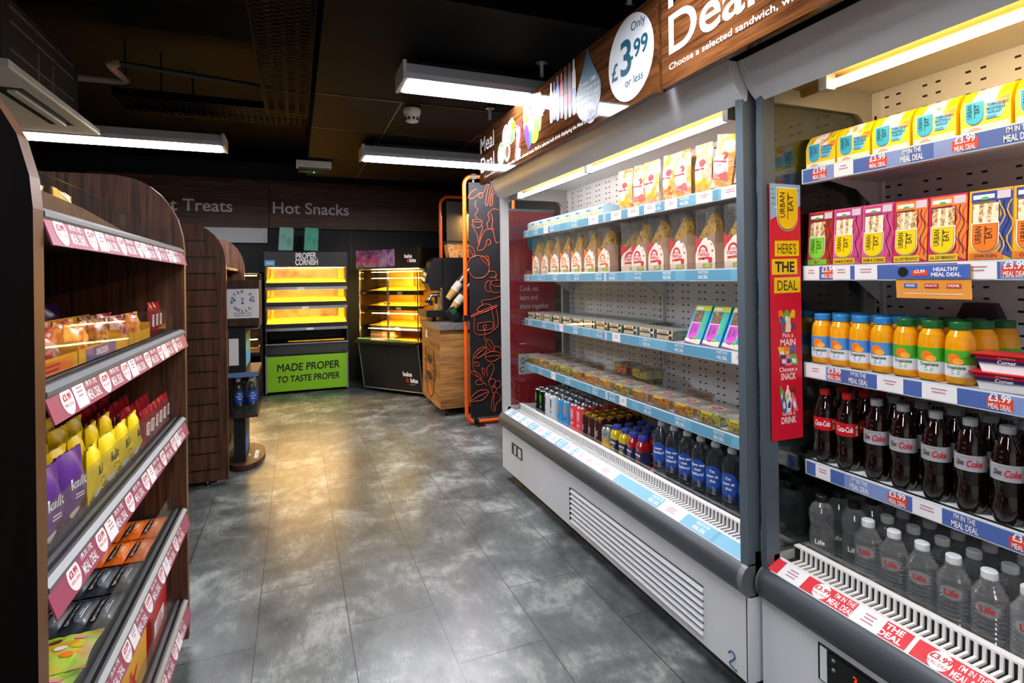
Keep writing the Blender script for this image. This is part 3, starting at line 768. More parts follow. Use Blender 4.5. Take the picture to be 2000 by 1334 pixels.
def rail_blue(rl, RW, hh, L_):
    rect(rl, RW, 0, L_, -hh * .45, hh * .45, mat('rail_paper', '#e3e7ea', .4))
    W2 = lambda u, v: RW(u, v) + Vector((-.0003, 0, .0003)); W3 = lambda u, v: RW(u, v) + Vector((-.0006, 0, .0006))
    for u, w in ((.10, .07), (.27, .05), (.43, .10), (.62, .06), (.80, .10), (.95, .04)):
        rect(rl, W2, u - w / 2, u + w / 2, -hh * .45, hh * .45, BLUEB); ticket_text(rl, W3, 'not', u, 0, hh * .9)
    for u in (.19, .35, .53, .71, .88, 1.02, 1.1): lines(rl, W3, u, 0, .05, hh * .5, TINYPRINT, 3, int(u * 50))
    rect(rl, W2, 1.34, 1.66, -hh * .45, hh * .45, BLUEB); ticket_text(rl, W3, 'not', 1.62, 0, hh * .9)
    lines(rl, W3, 1.72, 0, .05, hh * .5, TINYPRINT, 3, 5); lines(rl, W3, 1.25, 0, .06, hh * .5, TINYPRINT, 3, 6)
    rect(rl, W2, 1.79, L_, -hh * .45, hh * .45, BLUEB); ticket_text(rl, W3, 'not', 1.88, 0, hh * .9); rect(rl, W3, 1.945, 1.96, -hh * .45, hh * .45, BLUEA)
def rail_red(rl, RW, hh, L_):
    rect(rl, RW, 0, L_, -hh * .45, hh * .45, mat('rail_paper', '#e3e7ea', .4))
    W2 = lambda u, v: RW(u, v) + Vector((-.0003, 0, .0003)); W3 = lambda u, v: RW(u, v) + Vector((-.0006, 0, .0006)); W4 = lambda u, v: RW(u, v) + Vector((-.0009, 0, .0009))
    rect(rl, W2, 0, .033, -hh * .45, hh * .45, REDR); lines(rl, W3, .07, 0, .045, hh * .6, TINYPRINT, 3, 3)
    x = .11
    while x < L_ - .3:
        rect(rl, W2, x, x + .15, -hh * .45, hh * .45, REDR)
        rl.poly([W3(x + .055 + .024 * math.cos(2 * PI * i / 24), hh * .47 * math.sin(2 * PI * i / 24)) for i in range(24)], PAPER)
        rl.text('£3.99', INKRED, hh * .26, lambda a, b: W4(a + x + .055, b), 'C', .03); rl.text('MEAL DEAL', INKRED, hh * .14, lambda a, b: W4(a + x + .055, b - hh * .26), 'C')
        ticket_text(rl, W3, 'in', x + .118, 0, hh * .95)
        lines(rl, W3, x + .19, 0, .045, hh * .6, TINYPRINT, 3, 4)
        rect(rl, W2, x + .225, x + .29, -hh * .45, hh * .45, REDR); rl.text('THE', INKWHITE, hh * .3, lambda a, b: W3(a + x + .25, b + hh * .06), 'C', .03); rl.text('DEAL', INKWHITE, hh * .3, lambda a, b: W3(a + x + .25, b - hh * .36), 'C', .03)
        x += .30
TN = [('T', .06, 0), ('T', .24, 0), ('T', .46, 0), ('T', .72, 0), ('T', .95, 0)]
T1 = [[[('T', .06, 0), ('T', .2, 0), ('W', .34, .06), ('T', .43, 0), ('T', .7, 0), ('W', .9, .1)],
       [('W', .1, .09), ('W', .24, .09), ('W', .36, .08), ('T', .41, 0), ('W', .5, .08), ('T', .58, 0), ('W', .69, .09), ('W', .82, .09), ('W', .94, .08)]],
      [TN, [('T', .06, 0), ('T', .27, 0), ('T', .47, 0), ('T', .68, 0), ('T', .93, 0)]],
      [[('T', .09, 0), ('T', .3, 0), ('T', .47, 0), ('W', .53, .05), ('T', .7, 0), ('T', .95, 0)], [('W', .09, .07), ('T', .33, 0), ('T', .54, 0), ('T', .77, 0), ('W', .85, .07), ('T', .96, 0)]],
      [[('T', .06, 0), ('T', .25, 0), ('W', .42, .06), ('T', .6, 0), ('T', .9, 0)], [('T', .05, 0), ('W', .14, .06), ('T', .33, 0), ('T', .54, 0), ('T', .75, 0), ('T', .95, 0)]]]
FR1 = fridge('display_fridge', 1.30, 3.45, 'long white open display fridge with teal tickets and dark grey bumper', BLUEA, BLUEB, 'not', T1, rail_blue, 1, '#ffeee6')
T2a = [('R', .06, .05), ('W', .135, .06), ('R', .23, .05), ('T', .315, 0), ('R', .43, .055), ('T', .53, 0), ('W', .64, .07), ('R', .75, .05), ('T', .9, 0)]
T2 = [[T2a, T2a],
      [[('W', .03, .055), ('R', .085, .03), ('W', .125, .055), ('W', .195, .065), ('W', .45, .08), ('R', .52, .05), ('T', .65, 0), ('W', .8, .08)], T2a],
      [[('W', .04, .07), ('R', .1, .04), ('T', .17, 0), ('W', .255, .07), ('W', .37, .08), ('R', .49, .05), ('T', .6, 0), ('W', .75, .08)], T2a],
      [[('W', .06, .05), ('T', .17, 0), ('R', .27, .05), ('W', .34, .07), ('T', .42, 0), ('R', .53, .055), ('T', .65, 0), ('W', .8, .08)], T2a]]
FR2 = fridge('display_fridge', -.87, 1.285, 'near white open display fridge with violet blue tickets and red rail labels', BLUEC, BLUED, 'in', T2, rail_red, 3, '#ffdca8', X2, SHELF_F2, DECK2, .02)

# service openings on the front panels
m = MB().box(BX0 - .003, BX0 + .001, 3.105, 3.275, .212, .282, BLACK)
t = obj('gauge_opening', m, FR1, 'black gauge opening', world=True)
obj('gauge', MB().box(BX0 - .006, BX0 - .003, 3.12, 3.16, .222, .272, WHITE).box(BX0 - .006, BX0 - .003, 3.2, 3.225, .222, .272, WHITE), t, world=True)
BX = BX0 + X2
t = obj('control_panel', MB().box(BX - .003, BX + .001, .80, 1.09, .225, .325, BLACK), FR2, 'black control panel', world=True)
m = MB().box(BX - .007, BX - .003, .90, 1.055, .265, .318, mat('display_black', '#08080a', .3))
for y, z in ((1.04, .305), (1.04, .28), (.92, .305), (.92, .28)): m.ball((BX - .008, y, z), .003, .006, .005, ALU, 8, 5)
obj('display', m, t, world=True)
obj('digits', MB().text('3', lightmat('red_digit', '#ff2a18', 2), .022, flat((BX - .0078, .98, .28), (0, -1, 0), (0, 0, 1)), 'C'), t, world=True, label='red glowing digit')
obj('switch', MB().box(BX - .008, BX - .003, .83, .85, .24, .29, INKRED), t, world=True, label='red switch')
obj('bracket', MB().box(BX - .006, BX - .003, 1.062, 1.082, .23, .32, WHITE).box(BX - .006, BX - .003, .9, .95, .228, .258, WHITE), t, world=True)
m = MB()
m.tube([(BX0 - .001, y * 1 + .0, z) for y, z in [(1.385, .118), (1.38, .128), (1.37, .132), (1.36, .128), (1.358, .118), (1.366, .108), (1.376, .098), (1.382, .09), (1.376, .084), (1.366, .084), (1.358, .08), (1.35, .084)]], .0022, mat('blue_marker', '#24567e', .6), 6)
obj('handwritten_mark', m, FR1, 'blue handwritten figure two', world=True)
# ================================================================ bottles and cans in the fridges
LIQ = water('clear_water', '#fcfefe', .4, .1)
LIQD = water('clear_water_dark', '#c4d0d4', .45, .03)
COLA = mat('dark_cola', '#120503', 0.06, spec=.7, coat=.6)
JUICE = mat('orange_juice', '#f0a400', 0.22, var=.06, scale=40, coat=.7)
CANLID = mat('can_lid_metal', '#b9bdc0', .28, metal=1.0)

def can(name, lab, cols, group, r=.033, h=.168, lidcol=CANLID):
    """cols: body, print"""
    k = h / .168
    b = MB().lathe([(r * .76, 0), (r * .82, .002), (r * .94, .008 * k), (r, .014 * k), (r, .150 * k), (r * .93, .158 * k), (r * .83, .163 * k)], 20, [CANLID, CANLID, cols[0], cols[0], cols[0], CANLID])
    if len(cols) > 1 and cols[1]:
        rr = random.Random(3)
        for u0, hh in ((-.0105, .055), (0, .062), (.0105, .055)):
            out = [(u0 - .0035, .04)]
            for i in range(5): out.append((u0 - .0035 + rr.uniform(-.0012, .0008), .04 - hh * (i + 1) / 6))
            out.append((u0 + .0006, .04 - hh))
            for i in range(5): out.append((u0 + .0028 + rr.uniform(-.0008, .0014), .04 - hh * (5 - i) / 6))
            out.append((u0 + .0038, .04))
            arc_patch(b, r + .0006, cols[1], .098 * k, out)
        b.text('MONSTER', cols[2], .006, wrap(r + .0007, .058 * k), 'C', .03, w=.036)
        b.text('ENERGY', cols[2], .004, wrap(r + .0007, .05 * k), 'C', .02)
    o = obj(name, b, None, lab, 'can', group)
    l = MB().lathe([(r * .83, .163 * k), (r * .84, .167 * k), (r * .8, h), (r * .77, .166 * k), (r * .75, .163 * k), (0.0001, .1632 * k)], 20, lidcol)
    l.box(-.006, .006, -.012, .006, .1635 * k, .165 * k, lidcol)
    obj('lid', l, o, 'can lid with ring pull')
    return o
ENERGY = [('black energy drink can with green claw mark', mat('can_black', '#0c0d0c', .3), mat('claw_green', '#5bd12a', .35), INKWHITE),
          ('white energy drink can with grey claw mark', mat('can_white', '#d8dadb', .35), mat('claw_grey', '#55595c', .35), INKBLACK),
          ('blue energy drink can with orange claw mark', mat('can_blue', '#3d97d0', .35), mat('claw_orange', '#d9903a', .35), INKBLACK),
          ('red energy drink can with pink claw mark', mat('can_red', '#e2404c', .35), mat('claw_pink', '#f3b9bd', .35), INKWHITE)]
ROW = ['front row', 'second row', 'third row', 'back row']
colx = [3.285, 3.212, 3.135, 3.06, 2.955, 2.88, 2.79, 2.712]
SIDE = ['far', 'near']
for kind, (nm, body, claw, ink) in enumerate(ENERGY):
    p = can('energy_drink_can', nm, (body, claw, ink), nm.split(' can')[0] + ' cans in the far fridge')
    for c in range(2):
        for rw in range(4):
            if kind == 0 and rw == 3: continue
            place(p, (1.492 + rw * .0705, colx[kind * 2 + c], DECK1), FACE_R + random.uniform(-.25, .25) + (.12 if c else -.05),
                  '%s, %s of the %s column' % (nm, ROW[rw], SIDE[c]))
# green capped bottles behind the black cans
m = MB().lathe([(.028, 0), (.033, .01), (.034, .12), (.03, .16), (.014, .195), (.013, .205)], 18, mat('green_tinted_bottle', '#8fb9a8', .05, trans=.8))
o = obj('green_cap_bottle', m, None, 'x', 'bottle', 'green capped bottles behind black cans')
obj('cap', MB().lathe([(.0155, .2), (.016, .222), (.014, .226)], 16, mat('cap_green', '#19925c', .4)), o, 'green screw cap')
for y, l in ((3.29, 'far'), (3.214, 'near')): place(o, (1.705, y, DECK1), FACE_R, 'green capped bottle behind the black energy cans, %s of the two' % l)

# coffee cans, sparkling can
cof = MB(); r = .0265; CB = mat('coffee_can_brown', '#3d130f', .3, var=.15, scale=60)
cof.lathe([(.021, 0), (.025, .004), (r, .012), (r, .128), (.0235, .137)], 18, [CANLID, CB, CB, CB])
W90 = lambda u0: (lambda u, v, u0=u0: wrap(r + .0007, .07)(u0 - v, u))
cof.text('COSTA', INKWHITE, .013, W90(.004), 'C', .03); cof.text('COFFEE', INKWHITE, .006, W90(.016), 'C', .02)
arc_patch(cof, r + .0006, mat('caramel_patch', '#d98a2b', .4), .022, oval(.006, .007, 12))
o = obj('coffee_can', cof, None, 'x', 'can', 'brown coffee cans with gold tops')
obj('lid', MB().lathe([(.0235, .137), (.0262, .139), (.0262, .146), (.022, .146), (.021, .142), (.0001, .142)], 18, mat('gold_lid', '#d8a93c', .25, metal=.8)), o, 'gold can top')
for c, y in enumerate((2.645, 2.578, 2.511)):
    for rw in range(5):
        place(o, (1.482 + rw * .059, y, DECK1), FACE_R + random.uniform(-.5, .5) + (-.5 if c == 0 else 0), 'brown coffee can with gold top, %s, %s column from the red energy cans' % ((ROW[:3] + ['fourth row', 'back row'])[rw], NTH[c]))
sp = MB(); r2 = .031
SIL = mat('silver_grey_can', '#a9b2b6', .3, metal=.5); YEL = mat('can_yellow', '#d9a92a', .35)
sp.lathe([(.024, 0), (.029, .006), (r2, .012), (r2, .055), (r2, .105), (.028, .117), (.0255, .121)], 20, [CANLID, YEL, YEL, SIL, SIL, CANLID])
arc_patch(sp, r2 + .0006, YEL, .055, [(-.02, 0), (.02, 0), (.024, .02), (0, .006), (-.024, .012)])
sp.text('LIMONATA', mat('navy_print', '#1d2a55', .4), .008, wrap(r2 + .0007, .083), 'C', .02)
o = obj('soda_can', sp, None, 'silver and yellow lemon soda can beside the brown coffee cans', 'can')
obj('lid', MB().lathe([(.0255, .121), (.0262, .126), (.0235, .126), (.023, .122), (.0001, .122)], 20, CANLID).box(-.006, .006, -.01, .006, .1225, .124, CANLID), o)
place(o, (1.482, 2.43, DECK1), FACE_R, 'silver and yellow lemon soda can beside the brown coffee cans')

# smoothies: squared shoulders, blue caps
def smoothie(liq, lab, group):
    b = MB(); sq = lambda a: 1 / (abs(math.cos(a)) ** 6 + abs(math.sin(a)) ** 6) ** (1 / 6) * .9
    b.lathe([(.026, 0), (.03, .006), (.031, .02), (.031, .095), (.028, .112), (.019, .128), (.018, .135)], 24, liq, squash=sq)
    o = obj('smoothie_bottle', b, None, lab, 'bottle', group)
    obj('cap', MB().lathe([(.0205, .132), (.021, .134), (.021, .15), (.0195, .153)], 20, mat('cap_blue', '#2b3c9a', .4)), o, 'blue screw cap')
    l = MB(); NAVY = mat('label_navy', '#1f2149', .4); LG = mat('label_green', '#6aa62c', .4)
    sq2 = [(.0313, .022), (.0313, .085)]
    l.lathe(sq2, 24, NAVY, squash=lambda a: sq(a) * 1.003)
    w = lambda u, v: Vector((u, -.0285, v))
    l.text('naked', INKWHITE, .0125, lambda u, v: w(u, v + .063), 'C', .02); l.text('smoothie', INKWHITE, .005, lambda u, v: w(u, v + .052), 'C')
    l.poly([w(.017 * math.cos(2 * PI * i / 14) - .002, .04 + .009 * math.sin(2 * PI * i / 14)) for i in range(14)], liq)
    l.poly([w(-.022, .024), w(.022, .024), w(.022, .03), w(-.022, .03)], LG)
    obj('label', l, o, 'navy label')
    return o
pa = smoothie(mat('yellow_smoothie', '#b9a51c', .2, coat=.6), 'x', 'yellow smoothie bottles'); pb = smoothie(mat('red_smoothie', '#8d1620', .2, coat=.6), 'x', 'red smoothie bottles')
for c, (p, y, n) in enumerate(((pa, 2.34, 'yellow'), (pa, 2.265, 'yellow'), (pb, 2.195, 'red'), (pb, 2.125, 'red'))):
    for rw in range(3):
        place(p, (1.482 + rw * .072, y, DECK1), FACE_R + random.uniform(-.12, .12), '%s smoothie bottle with blue cap, %s of the %s column' % (n, ROW[rw], SIDE[c % 2]))

# still water with sports cap and blue speech spot
def smart(words, lab):
    r = .037
    b = MB().lathe([(.024, .004), (.031, 0), (.035, .006), (r, .016), (r, .05), (.0362, .052), (r, .055), (r, .17), (.0355, .19), (.029, .21), (.0165, .23), (.0145, .236)], 24, LIQD)
    o = obj('water_bottle', b, None, lab, 'bottle', 'sports cap water bottles in the far fridge')
    obj('cap', MB().lathe([(.0158, .234), (.0165, .236), (.0165, .248), (.013, .252), (.0105, .254), (.0125, .258), (.0125, .264), (.009, .268)], 18, mat('cap_pale_grey', '#c9ccd0', .4)), o, 'pale sports cap')
    l = MB(); arc_patch(l, r + .0006, mat('label_blue', '#1c4a9c', .35), .125, oval(.036, .045, 28))
    arc_patch(l, r + .0005, mat('label_navy_deep', '#152a5e', .35), .105, [(-.05, -.05), (.05, -.05), (.05, .005), (-.05, .02)])
    for i, s in enumerate(words): l.text(s, INKWHITE, .0115, wrap(r + .0012, .137 - .018 * i + .006 * (len(words) - 2), 0), 'C', .02)
    for i in range(5): l.text('|' * (6 + i * 3 % 7), INKWHITE, .003, wrap(r + .0012, .088 - i * .006, 0), 'L')
    obj('label', l, o, 'blue printed label')
    return o
S1 = smart(('seem', 'familiar?'), 'x'); S2 = smart(('have we', 'met', 'before?'), 'x'); S3 = smart(("I'm", 'new at', 'this'), 'x')
ys = [1.992, 1.907, 1.823, 1.742, 1.66, 1.575, 1.492, 1.41]
seq = [S1, S2, S2, S2, S3, S3, S1, S3]; wd = {id(S1): 'seem familiar', id(S2): 'have we met before', id(S3): 'new at this'}
for c, y in enumerate(ys):
    for rw in range(3):
        p = seq[c]
        place(p, (1.488 + rw * .082, y, DECK1), FACE_R + (.45 if rw == 0 else random.uniform(-.8, .8)) * (.9 + .2 * random.random()),
              'sports cap water bottle, %s, %s from the red smoothies' % (ROW[rw], NTH[c]))

# ---------------------------------------------------------------- near fridge: juice, cola, small waters
def juice(up, capc, lab, group):
    r = .0308
    b = MB().lathe([(.027, 0), (.030, .004), (r, .012), (r, .088), (.0303, .1), (.028, .118), (.0205, .132), (.0195, .138)], 24, JUICE)
    o = obj('juice_bottle', b, None, lab, 'bottle', group)
    obj('cap', MB().lathe([(.0215, .134), (.0225, .1355), (.0225, .151), (.021, .1535)], 24, capc), o, 'ridged screw cap')
    l = MB().lathe([(r + .0004, .02), (r + .0004, .05), (r + .0004, .085)], 24, [mat('label_white', '#e6e7ea', .45), up])
    l.text('Tropicana', mat('label_dark_green', '#0e5a34', .4), .0085, wrap(r + .0014, .0395), 'C', .025, w=.042)
    lines(l, wrap(r + .0012, 0), 0, .0305, .03, .01, up, 2, 4)
    arc_patch(l, r + .001, ORAP, .064, oval(.0135, .0135, 20, -.004)); arc_patch(l, r + .0014, mat('orange_slice', '#ffb13a', .4), .058, oval(.011, .008, 18, .006))
    for k in range(6):
        a = PI * k / 6; arc_patch(l, r + .0018, ORAP, .058, [(.006 + .0095 * math.cos(a + s) * t_, .007 * math.sin(a + s) * t_) for s, t_ in ((-.05, .15), (-.04, 1), (.04, 1), (.05, .15))])
    obj('label', l, o, 'wrap label with an orange')
    return o
CAPB = mat('cap_sky_blue', '#2f86c4', .4); CAPG = mat('cap_deep_green', '#14642c', .4); CAPR = mat('cap_red', '#c4161c', .4); CAPY = mat('cap_silver_grey', '#9a9ea2', .4); CAPW = mat('cap_white', '#e3e6e6', .4); CAPK = mat('cap_dark_brown', '#1e1715', .4)
JB = juice(mat('label_sky_blue', '#4f8fd0', .4), CAPB, 'x', 'blue label orange juice bottles'); JG = juice(mat('label_leaf_green', '#4cae2e', .4), CAPG, 'x', 'green label orange juice bottles')
Z = SHELF_F2
for c, y in enumerate((1.232, 1.169, 1.106, 1.043)):
    for rw in range(3): place(JB, (1.531 + rw * .072, y - rw * .004, Z[2]), FACE_R + .25 + random.uniform(-.1, .1), 'orange juice bottle with blue cap, %s, %s from the fridge end' % (ROW[rw], NTH[c]))
for c, y in enumerate((.979, .915, .851)):
    for rw in range(3): place(JG, (1.531 + rw * .072, y - rw * .01, Z[2]), FACE_R + .25 + random.uniform(-.1, .1), 'orange juice bottle with green cap, %s, %s from the blue capped ones' % (ROW[rw], NTH[c]))
def cola(labc, capc, diet, lab, group):
    b = MB(); n = 24
    prof = [(.022, .004), (.027, 0), (.031, .012), (.032, .035), (.029, .062), (.0285, .075), (.031, .095), (.0315, .102), (.0315, .138), (.0305, .146), (.026, .17), (.0155, .196), (.013, .205), (.013, .212)]
    v = []
    for r, z in prof:
        for j in range(n):
            a = 2 * PI * j / n
            q = r * (1 + (.035 * math.cos(5 * a + z * 25) if z < .095 else 0)) ; zz = z + (.006 * max(0, math.cos(5 * a)) if z < .02 else 0)
            v.append((q * math.sin(a), -q * math.cos(a), zz))
    fs = []
    for i in range(len(prof) - 1): fs += [(i * n + j, i * n + (j + 1) % n, (i + 1) * n + (j + 1) % n, (i + 1) * n + j) for j in range(n)]
    b.add(v, fs, COLA, True); b.add(v[:n], [tuple(range(n - 1, -1, -1))], COLA); b.add(v[-n:], [tuple(range(n))], COLA)
    o = obj('cola_bottle', b, None, lab, 'bottle', group)
    obj('cap', MB().lathe([(.0145, .206), (.015, .207), (.015, .221), (.0135, .2235)], 20, capc), o, 'screw cap')
    r = .0319
    l = MB().lathe([(r, .101), (r, .139)], 24, labc)
    w = wrap(r + .0009, .114)
    if diet:
        l.text('Diet', INKBLACK, .013, lambda u, v: w(u - .018, v), 'C', .01, shear=.3, w=.018); l.text('Coke', INKRED, .016, lambda u, v: w(u + .011, v - .002), 'C', .03, shear=.35, w=.032)
        l.text('GREAT TASTE NO SUGAR', INKBLACK, .002, lambda u, v: w(u, v + .019), 'C')
    else:
        l.text('Coca-Cola', INKWHITE, .016, lambda u, v: w(u - .004, v), 'C', .02, shear=.35, w=.045)
        for k in range(4): l.poly([w(.026 + a, -.008 + k * .007 + b_) for a, b_ in ((0, 0), (.007, 0), (.007, .006), (0, .006))], (PAPER, YELP, GREENP, PAPER)[k])
    obj('label', l, o, 'wrap label')
    return o
CR = cola(mat('label_cola_red', '#c8121c', .35), CAPR, False, 'x', 'red label cola bottles'); CD = cola(mat('label_silver', '#b2b3b6', .35, metal=.2), CAPY, True, 'x', 'silver label diet cola bottles')
for c, y in enumerate((1.226, 1.152)):
    for rw in range(3): place(CR, (1.531 + rw * .075, y, Z[3]), FACE_R + (.5 if rw == 0 else random.uniform(-1, 1)), 'red cap cola bottle, %s, %s from the fridge end' % (ROW[rw], NTH[c]))
for c, y in enumerate((1.064, .991, .909, .832, .756, .68)):
    for rw in range(3): place(CD, (1.531 + rw * .075, y, Z[3]), FACE_R + (.4 if rw == 0 else random.uniform(-1, 1)), 'grey cap diet cola bottle, %s, %s from the red cap colas' % (ROW[rw], NTH[c]))
def life(black, lab, group):
    b = MB(); pr = [(.022, .004), (.029, 0), (.033, .006), (.034, .014)]
    if black: pr += [(.0345, .02), (.0345, .1), (.0325, .112), (.0305, .12), (.033, .13), (.0355, .15), (.034, .168), (.027, .184), (.016, .194), (.0145, .198)]
    else:
        for i in range(9): z = .02 + i * .011; pr += [(.0346, z), (.034, z + .002), (.0312, z + .0055), (.034, z + .009)]
        pr += [(.0345, .124), (.0345, .142), (.034, .146)]
        for i in range(3): z = .15 + i * .008; q = .031 - i * .0045; pr += [(q, z), (q - .003, z + .004)]
        pr += [(.0175, .178), (.0145, .182)]
    b.lathe(pr, 24, LIQ)
    o = obj('water_bottle', b, None, lab, 'bottle', group); z = pr[-1][1]
    obj('cap', MB().lathe([(.0155, z - .002), (.0165, z), (.0165, z + .015), (.0145, z + .0175)], 20, CAPK if black else CAPW), o, 'dark screw cap' if black else 'white screw cap')
    r = .035 if black else .0352; l = MB()
    if black: l.text('Life', INKWHITE, .014, wrap(r + .0006, .075), 'C', .015)
    else:
        arc_patch(l, r + .0003, glass('label_frost', '#ffffff', .1, .3, .2, .16), .118, oval(.024, .017, 24))
        l.text('Life', mat('life_red', '#c0202a', .4), .0145, wrap(r + .0009, .111), 'C', .02)
        lines(l, wrap(r + .0006, 0), .03, .121, .02, .02, mat('faint_grey_print', '#8a8d92', .5), 3, 2)
    obj('label', l, o, 'printed name')
    return o
LK = life(True, 'x', 'dark capped small water bottles'); LW = life(False, 'x', 'white capped small water bottles')
for x, y, l in ((1.505, 1.222, 'front one by the fridge end'), (1.58, 1.222, 'directly behind the front one at the fridge end'), (1.655, 1.222, 'rearmost at the fridge end'), (1.55, 1.148, 'beside the front white cap'), (1.626, 1.148, 'behind the one beside the white caps')):
    place(LK, (x, y, DECK2), FACE_R + .5, 'clear water bottle with dark cap, ' + l)
for c, y in enumerate((1.074, 1.002, .93, .857, .782, .706)):
    for rw in range(4):
        place(LW, (1.505 + rw * .074, y - (.004 if rw % 2 else 0), DECK2), FACE_R + (.35 if rw == 0 else random.uniform(-.6, .6)), 'clear water bottle with white cap, %s, %s from the dark capped ones' % (ROW[rw], NTH[c]))
# ================================================================ chilled food on the fridge shelves
BREAD = blend('sandwich_filling', ['#5a2f16', '#c98f4c', '#e8d3a0', '#8d5a2a', '#d9b36a'], 70, .6)
BREAD2 = blend('egg_sandwich', ['#a8843c', '#e9dfc0', '#f2ead0', '#c9a85a'], 60, .6)
def badge(mb, W_, w, h, colm, eps=.0004):
    """shield with the two upright words"""
    def up(u, v, k): return W_(u, v) + (W_(0, 0) - W_.back) * (eps * k)
    def shield(ww, hh, m, k, dv=0):
        pts = [(-ww / 2, hh * .5), (-ww / 2, -hh * .5 + ww * .5)] + [(-ww / 2 * math.cos(R(a)), -hh * .5 + ww * .5 - ww / 2 * math.sin(R(a))) for a in range(15, 180, 15)] + [(ww / 2, -hh * .5 + ww * .5), (ww / 2, hh * .5)]
        mb.poly([up(a, b + dv, k) for a, b in pts], m)
    shield(w * 1.12, h * 1.08, INKWHITE, 1); shield(w * 1.03, h * 1.03, INKBLACK, 2, -h * .01); shield(w, h, colm, 3)
    mb.text('URBAN', INKBLACK, w * .26, lambda u, v: up(-w * .18 - v + w * .04, u + h * .1, 4), 'C', .01, w=h * .62)
    mb.text('EAT', INKBLACK, w * .26, lambda u, v: up(w * .3 - v, u + h * .16, 4), 'C', .01, w=h * .4)
    mb.poly([up(a, b, 4) for a, b in ((w * .0, h * .42), (w * .03, h * .42), (w * .03, -h * .25), (w * .0, -h * .25))], INKBLACK)
def plane(o, xd, yd, back):
    f = flat(o, xd, yd); f.back = Vector(back); return f
BY = col('badge_yellow', '#f2cf00', .4); BG = col('badge_green', '#7cc92e', .4); BO = col('badge_orange', '#ee7a13', .4); BC = col('badge_cyan', '#3fb0cf', .4); BM = col('badge_magenta', '#cf2fc0', .4)

# -- wedge sandwich packs, standing
def sandwich(main, second, bcol, fill, foot, footcol, lab, group):
    w, h, d0, d1 = .0862, .168, .075, .04
    b = MB(); lean = .012
    b.prism([(0, 0), (d0, 0), (lean + d1, h), (lean, h)], 'X', -w / 2, w / 2, main)
    o = obj('sandwich_pack', b, None, lab, 'sandwich', group)
    fn = Vector((0, -h, lean)).normalized()
    W_ = plane((0, -.0006, 0), (1, 0, 0), Vector((0, lean, h)).normalized(), Vector((0, -.0006, 0)) - fn)
    f = MB()
    up = lambda u, v, k=1: W_(u, v) + fn * (.0003 * k)
    # wavy printed side
    n = 12
    pts = [(w / 2, .005)] + [(w * .18 + .008 * math.sin(i * 1.1), .02 + i * .0125) for i in range(n - 1)] + [(w / 2, .16)]
    f.poly([up(*p) for p in pts], second)
    for k in range(3):
        f.poly([up(w * .26 + .006 * math.sin(i * 1.1 + k) + k * .008, .02 + i * .012, 2) for i in range(11)] + [up(w * .26 + .006 * math.sin(i * 1.1 + k) + k * .008 + .0025, .02 + i * .012, 2) for i in range(10, -1, -1)], main if k != 1 else INKBLACK)
    f.poly([up(a, c) for a, c in ((-w * .42, .07), (w * .22, .07), (w * .22, .138), (-w * .42, .138))], INKBLACK)
    obj('printed_card', f, o, 'patterned card front')
    g = MB(); g.poly([up(a, c, 3) for a, c in ((-w * .4, .072), (w * .2, .072), (w * .2, .136), (-w * .4, .136))], fill)
    for q in (-.22, -.02): g.poly([up(w * q + a, c, 4) for a, c in ((-.004, .072), (.003, .072), (.006, .136), (-.002, .136))], BREAD2 if fill is BREAD else BREAD)
    obj('window', g, o, 'window showing the filling')
    l = MB()
    l.poly([up(a, c, 3) for a, c in ((-w * .44, .14), (w * .48, .142), (w * .48, .164), (-w * .44, .164))], second); l.poly([up(a, c, 4) for a, c in ((-w * .4, .147), (w * .1, .147), (w * .1, .157), (-w * .4, .157))], PAPER)
    l.poly([up(a, c, 4) for a, c in ((w * .16, .144), (w * .46, .144), (w * .46, .163), (w * .16, .163))], col('pale_lilac', '#cfc2d2'))
    l.poly([up(-w * .12 + .008 * math.cos(2 * PI * i / 12), .148 + .004 * math.sin(2 * PI * i / 12), 5) for i in range(12)], GREENP)
    l.poly([up(a, c, 3) for a, c in ((-w * .46, .004), (w * .3, .004), (w * .3, .02), (-w * .46, .02))], footcol)
    l.text(foot, INKBLACK, .0075, lambda u, v: up(u - w * .08, v + .008, 4), 'C', .02, wmax=w * .68)
    Wb = plane(up(-w * .1, .055, 4), (1, 0, 0), Vector((0, lean, h)).normalized(), up(-w * .1, .055, 4) - fn)
    badge(l, Wb, .05, .066, bcol)
    obj('label', l, o, 'shield label and name strip')
    return o
RS = col('pack_red', '#d23226'); PK = col('pack_pink', '#df5f93'); MG = col('pack_crimson', '#c2184a'); OR_ = col('pack_orange', '#e98121'); YL = col('pack_yellow', '#f0b51a'); NB = col('pack_navy', '#2b3f92')
S_a = sandwich(RS, col('pack_rust', '#8e2a1a'), BG, BREAD, 'BLT', BG, 'x', None)
S_b = sandwich(PK, col('pack_rose', '#b93d74'), BY, BREAD2, 'HAM & CHEESE', BY, 'x', 'pink sandwich packs')
S_c = sandwich(MG, OR_, BY, BREAD, 'ALL DAY BREAKFAST', BY, 'x', 'crimson sandwich packs')
S_d = sandwich(YL, NB, BO, BREAD2, 'CHICKEN', BO, 'x', 'yellow sandwich packs')
z = Z[1]; sx = 1.503
for p, y, l in ((S_a, 1.219, 'red sandwich pack with green shield beside the upright poster'), (S_b, 1.13, 'pink sandwich pack with yellow shield next to the green shield pack'), (S_b, 1.041, 'second pink sandwich pack from the poster, yellow shield'),
                (S_c, .953, 'crimson and orange sandwich pack beside the pink ones'), (S_c, .865, 'crimson and orange sandwich pack next to the yellow packs'), (S_d, .775, 'yellow and navy sandwich pack with orange shield beside the crimson packs'), (S_d, .687, 'second yellow and navy sandwich pack with orange shield')):
    place(p, (sx, y, z), FACE_R + random.uniform(-.012, .012), l)
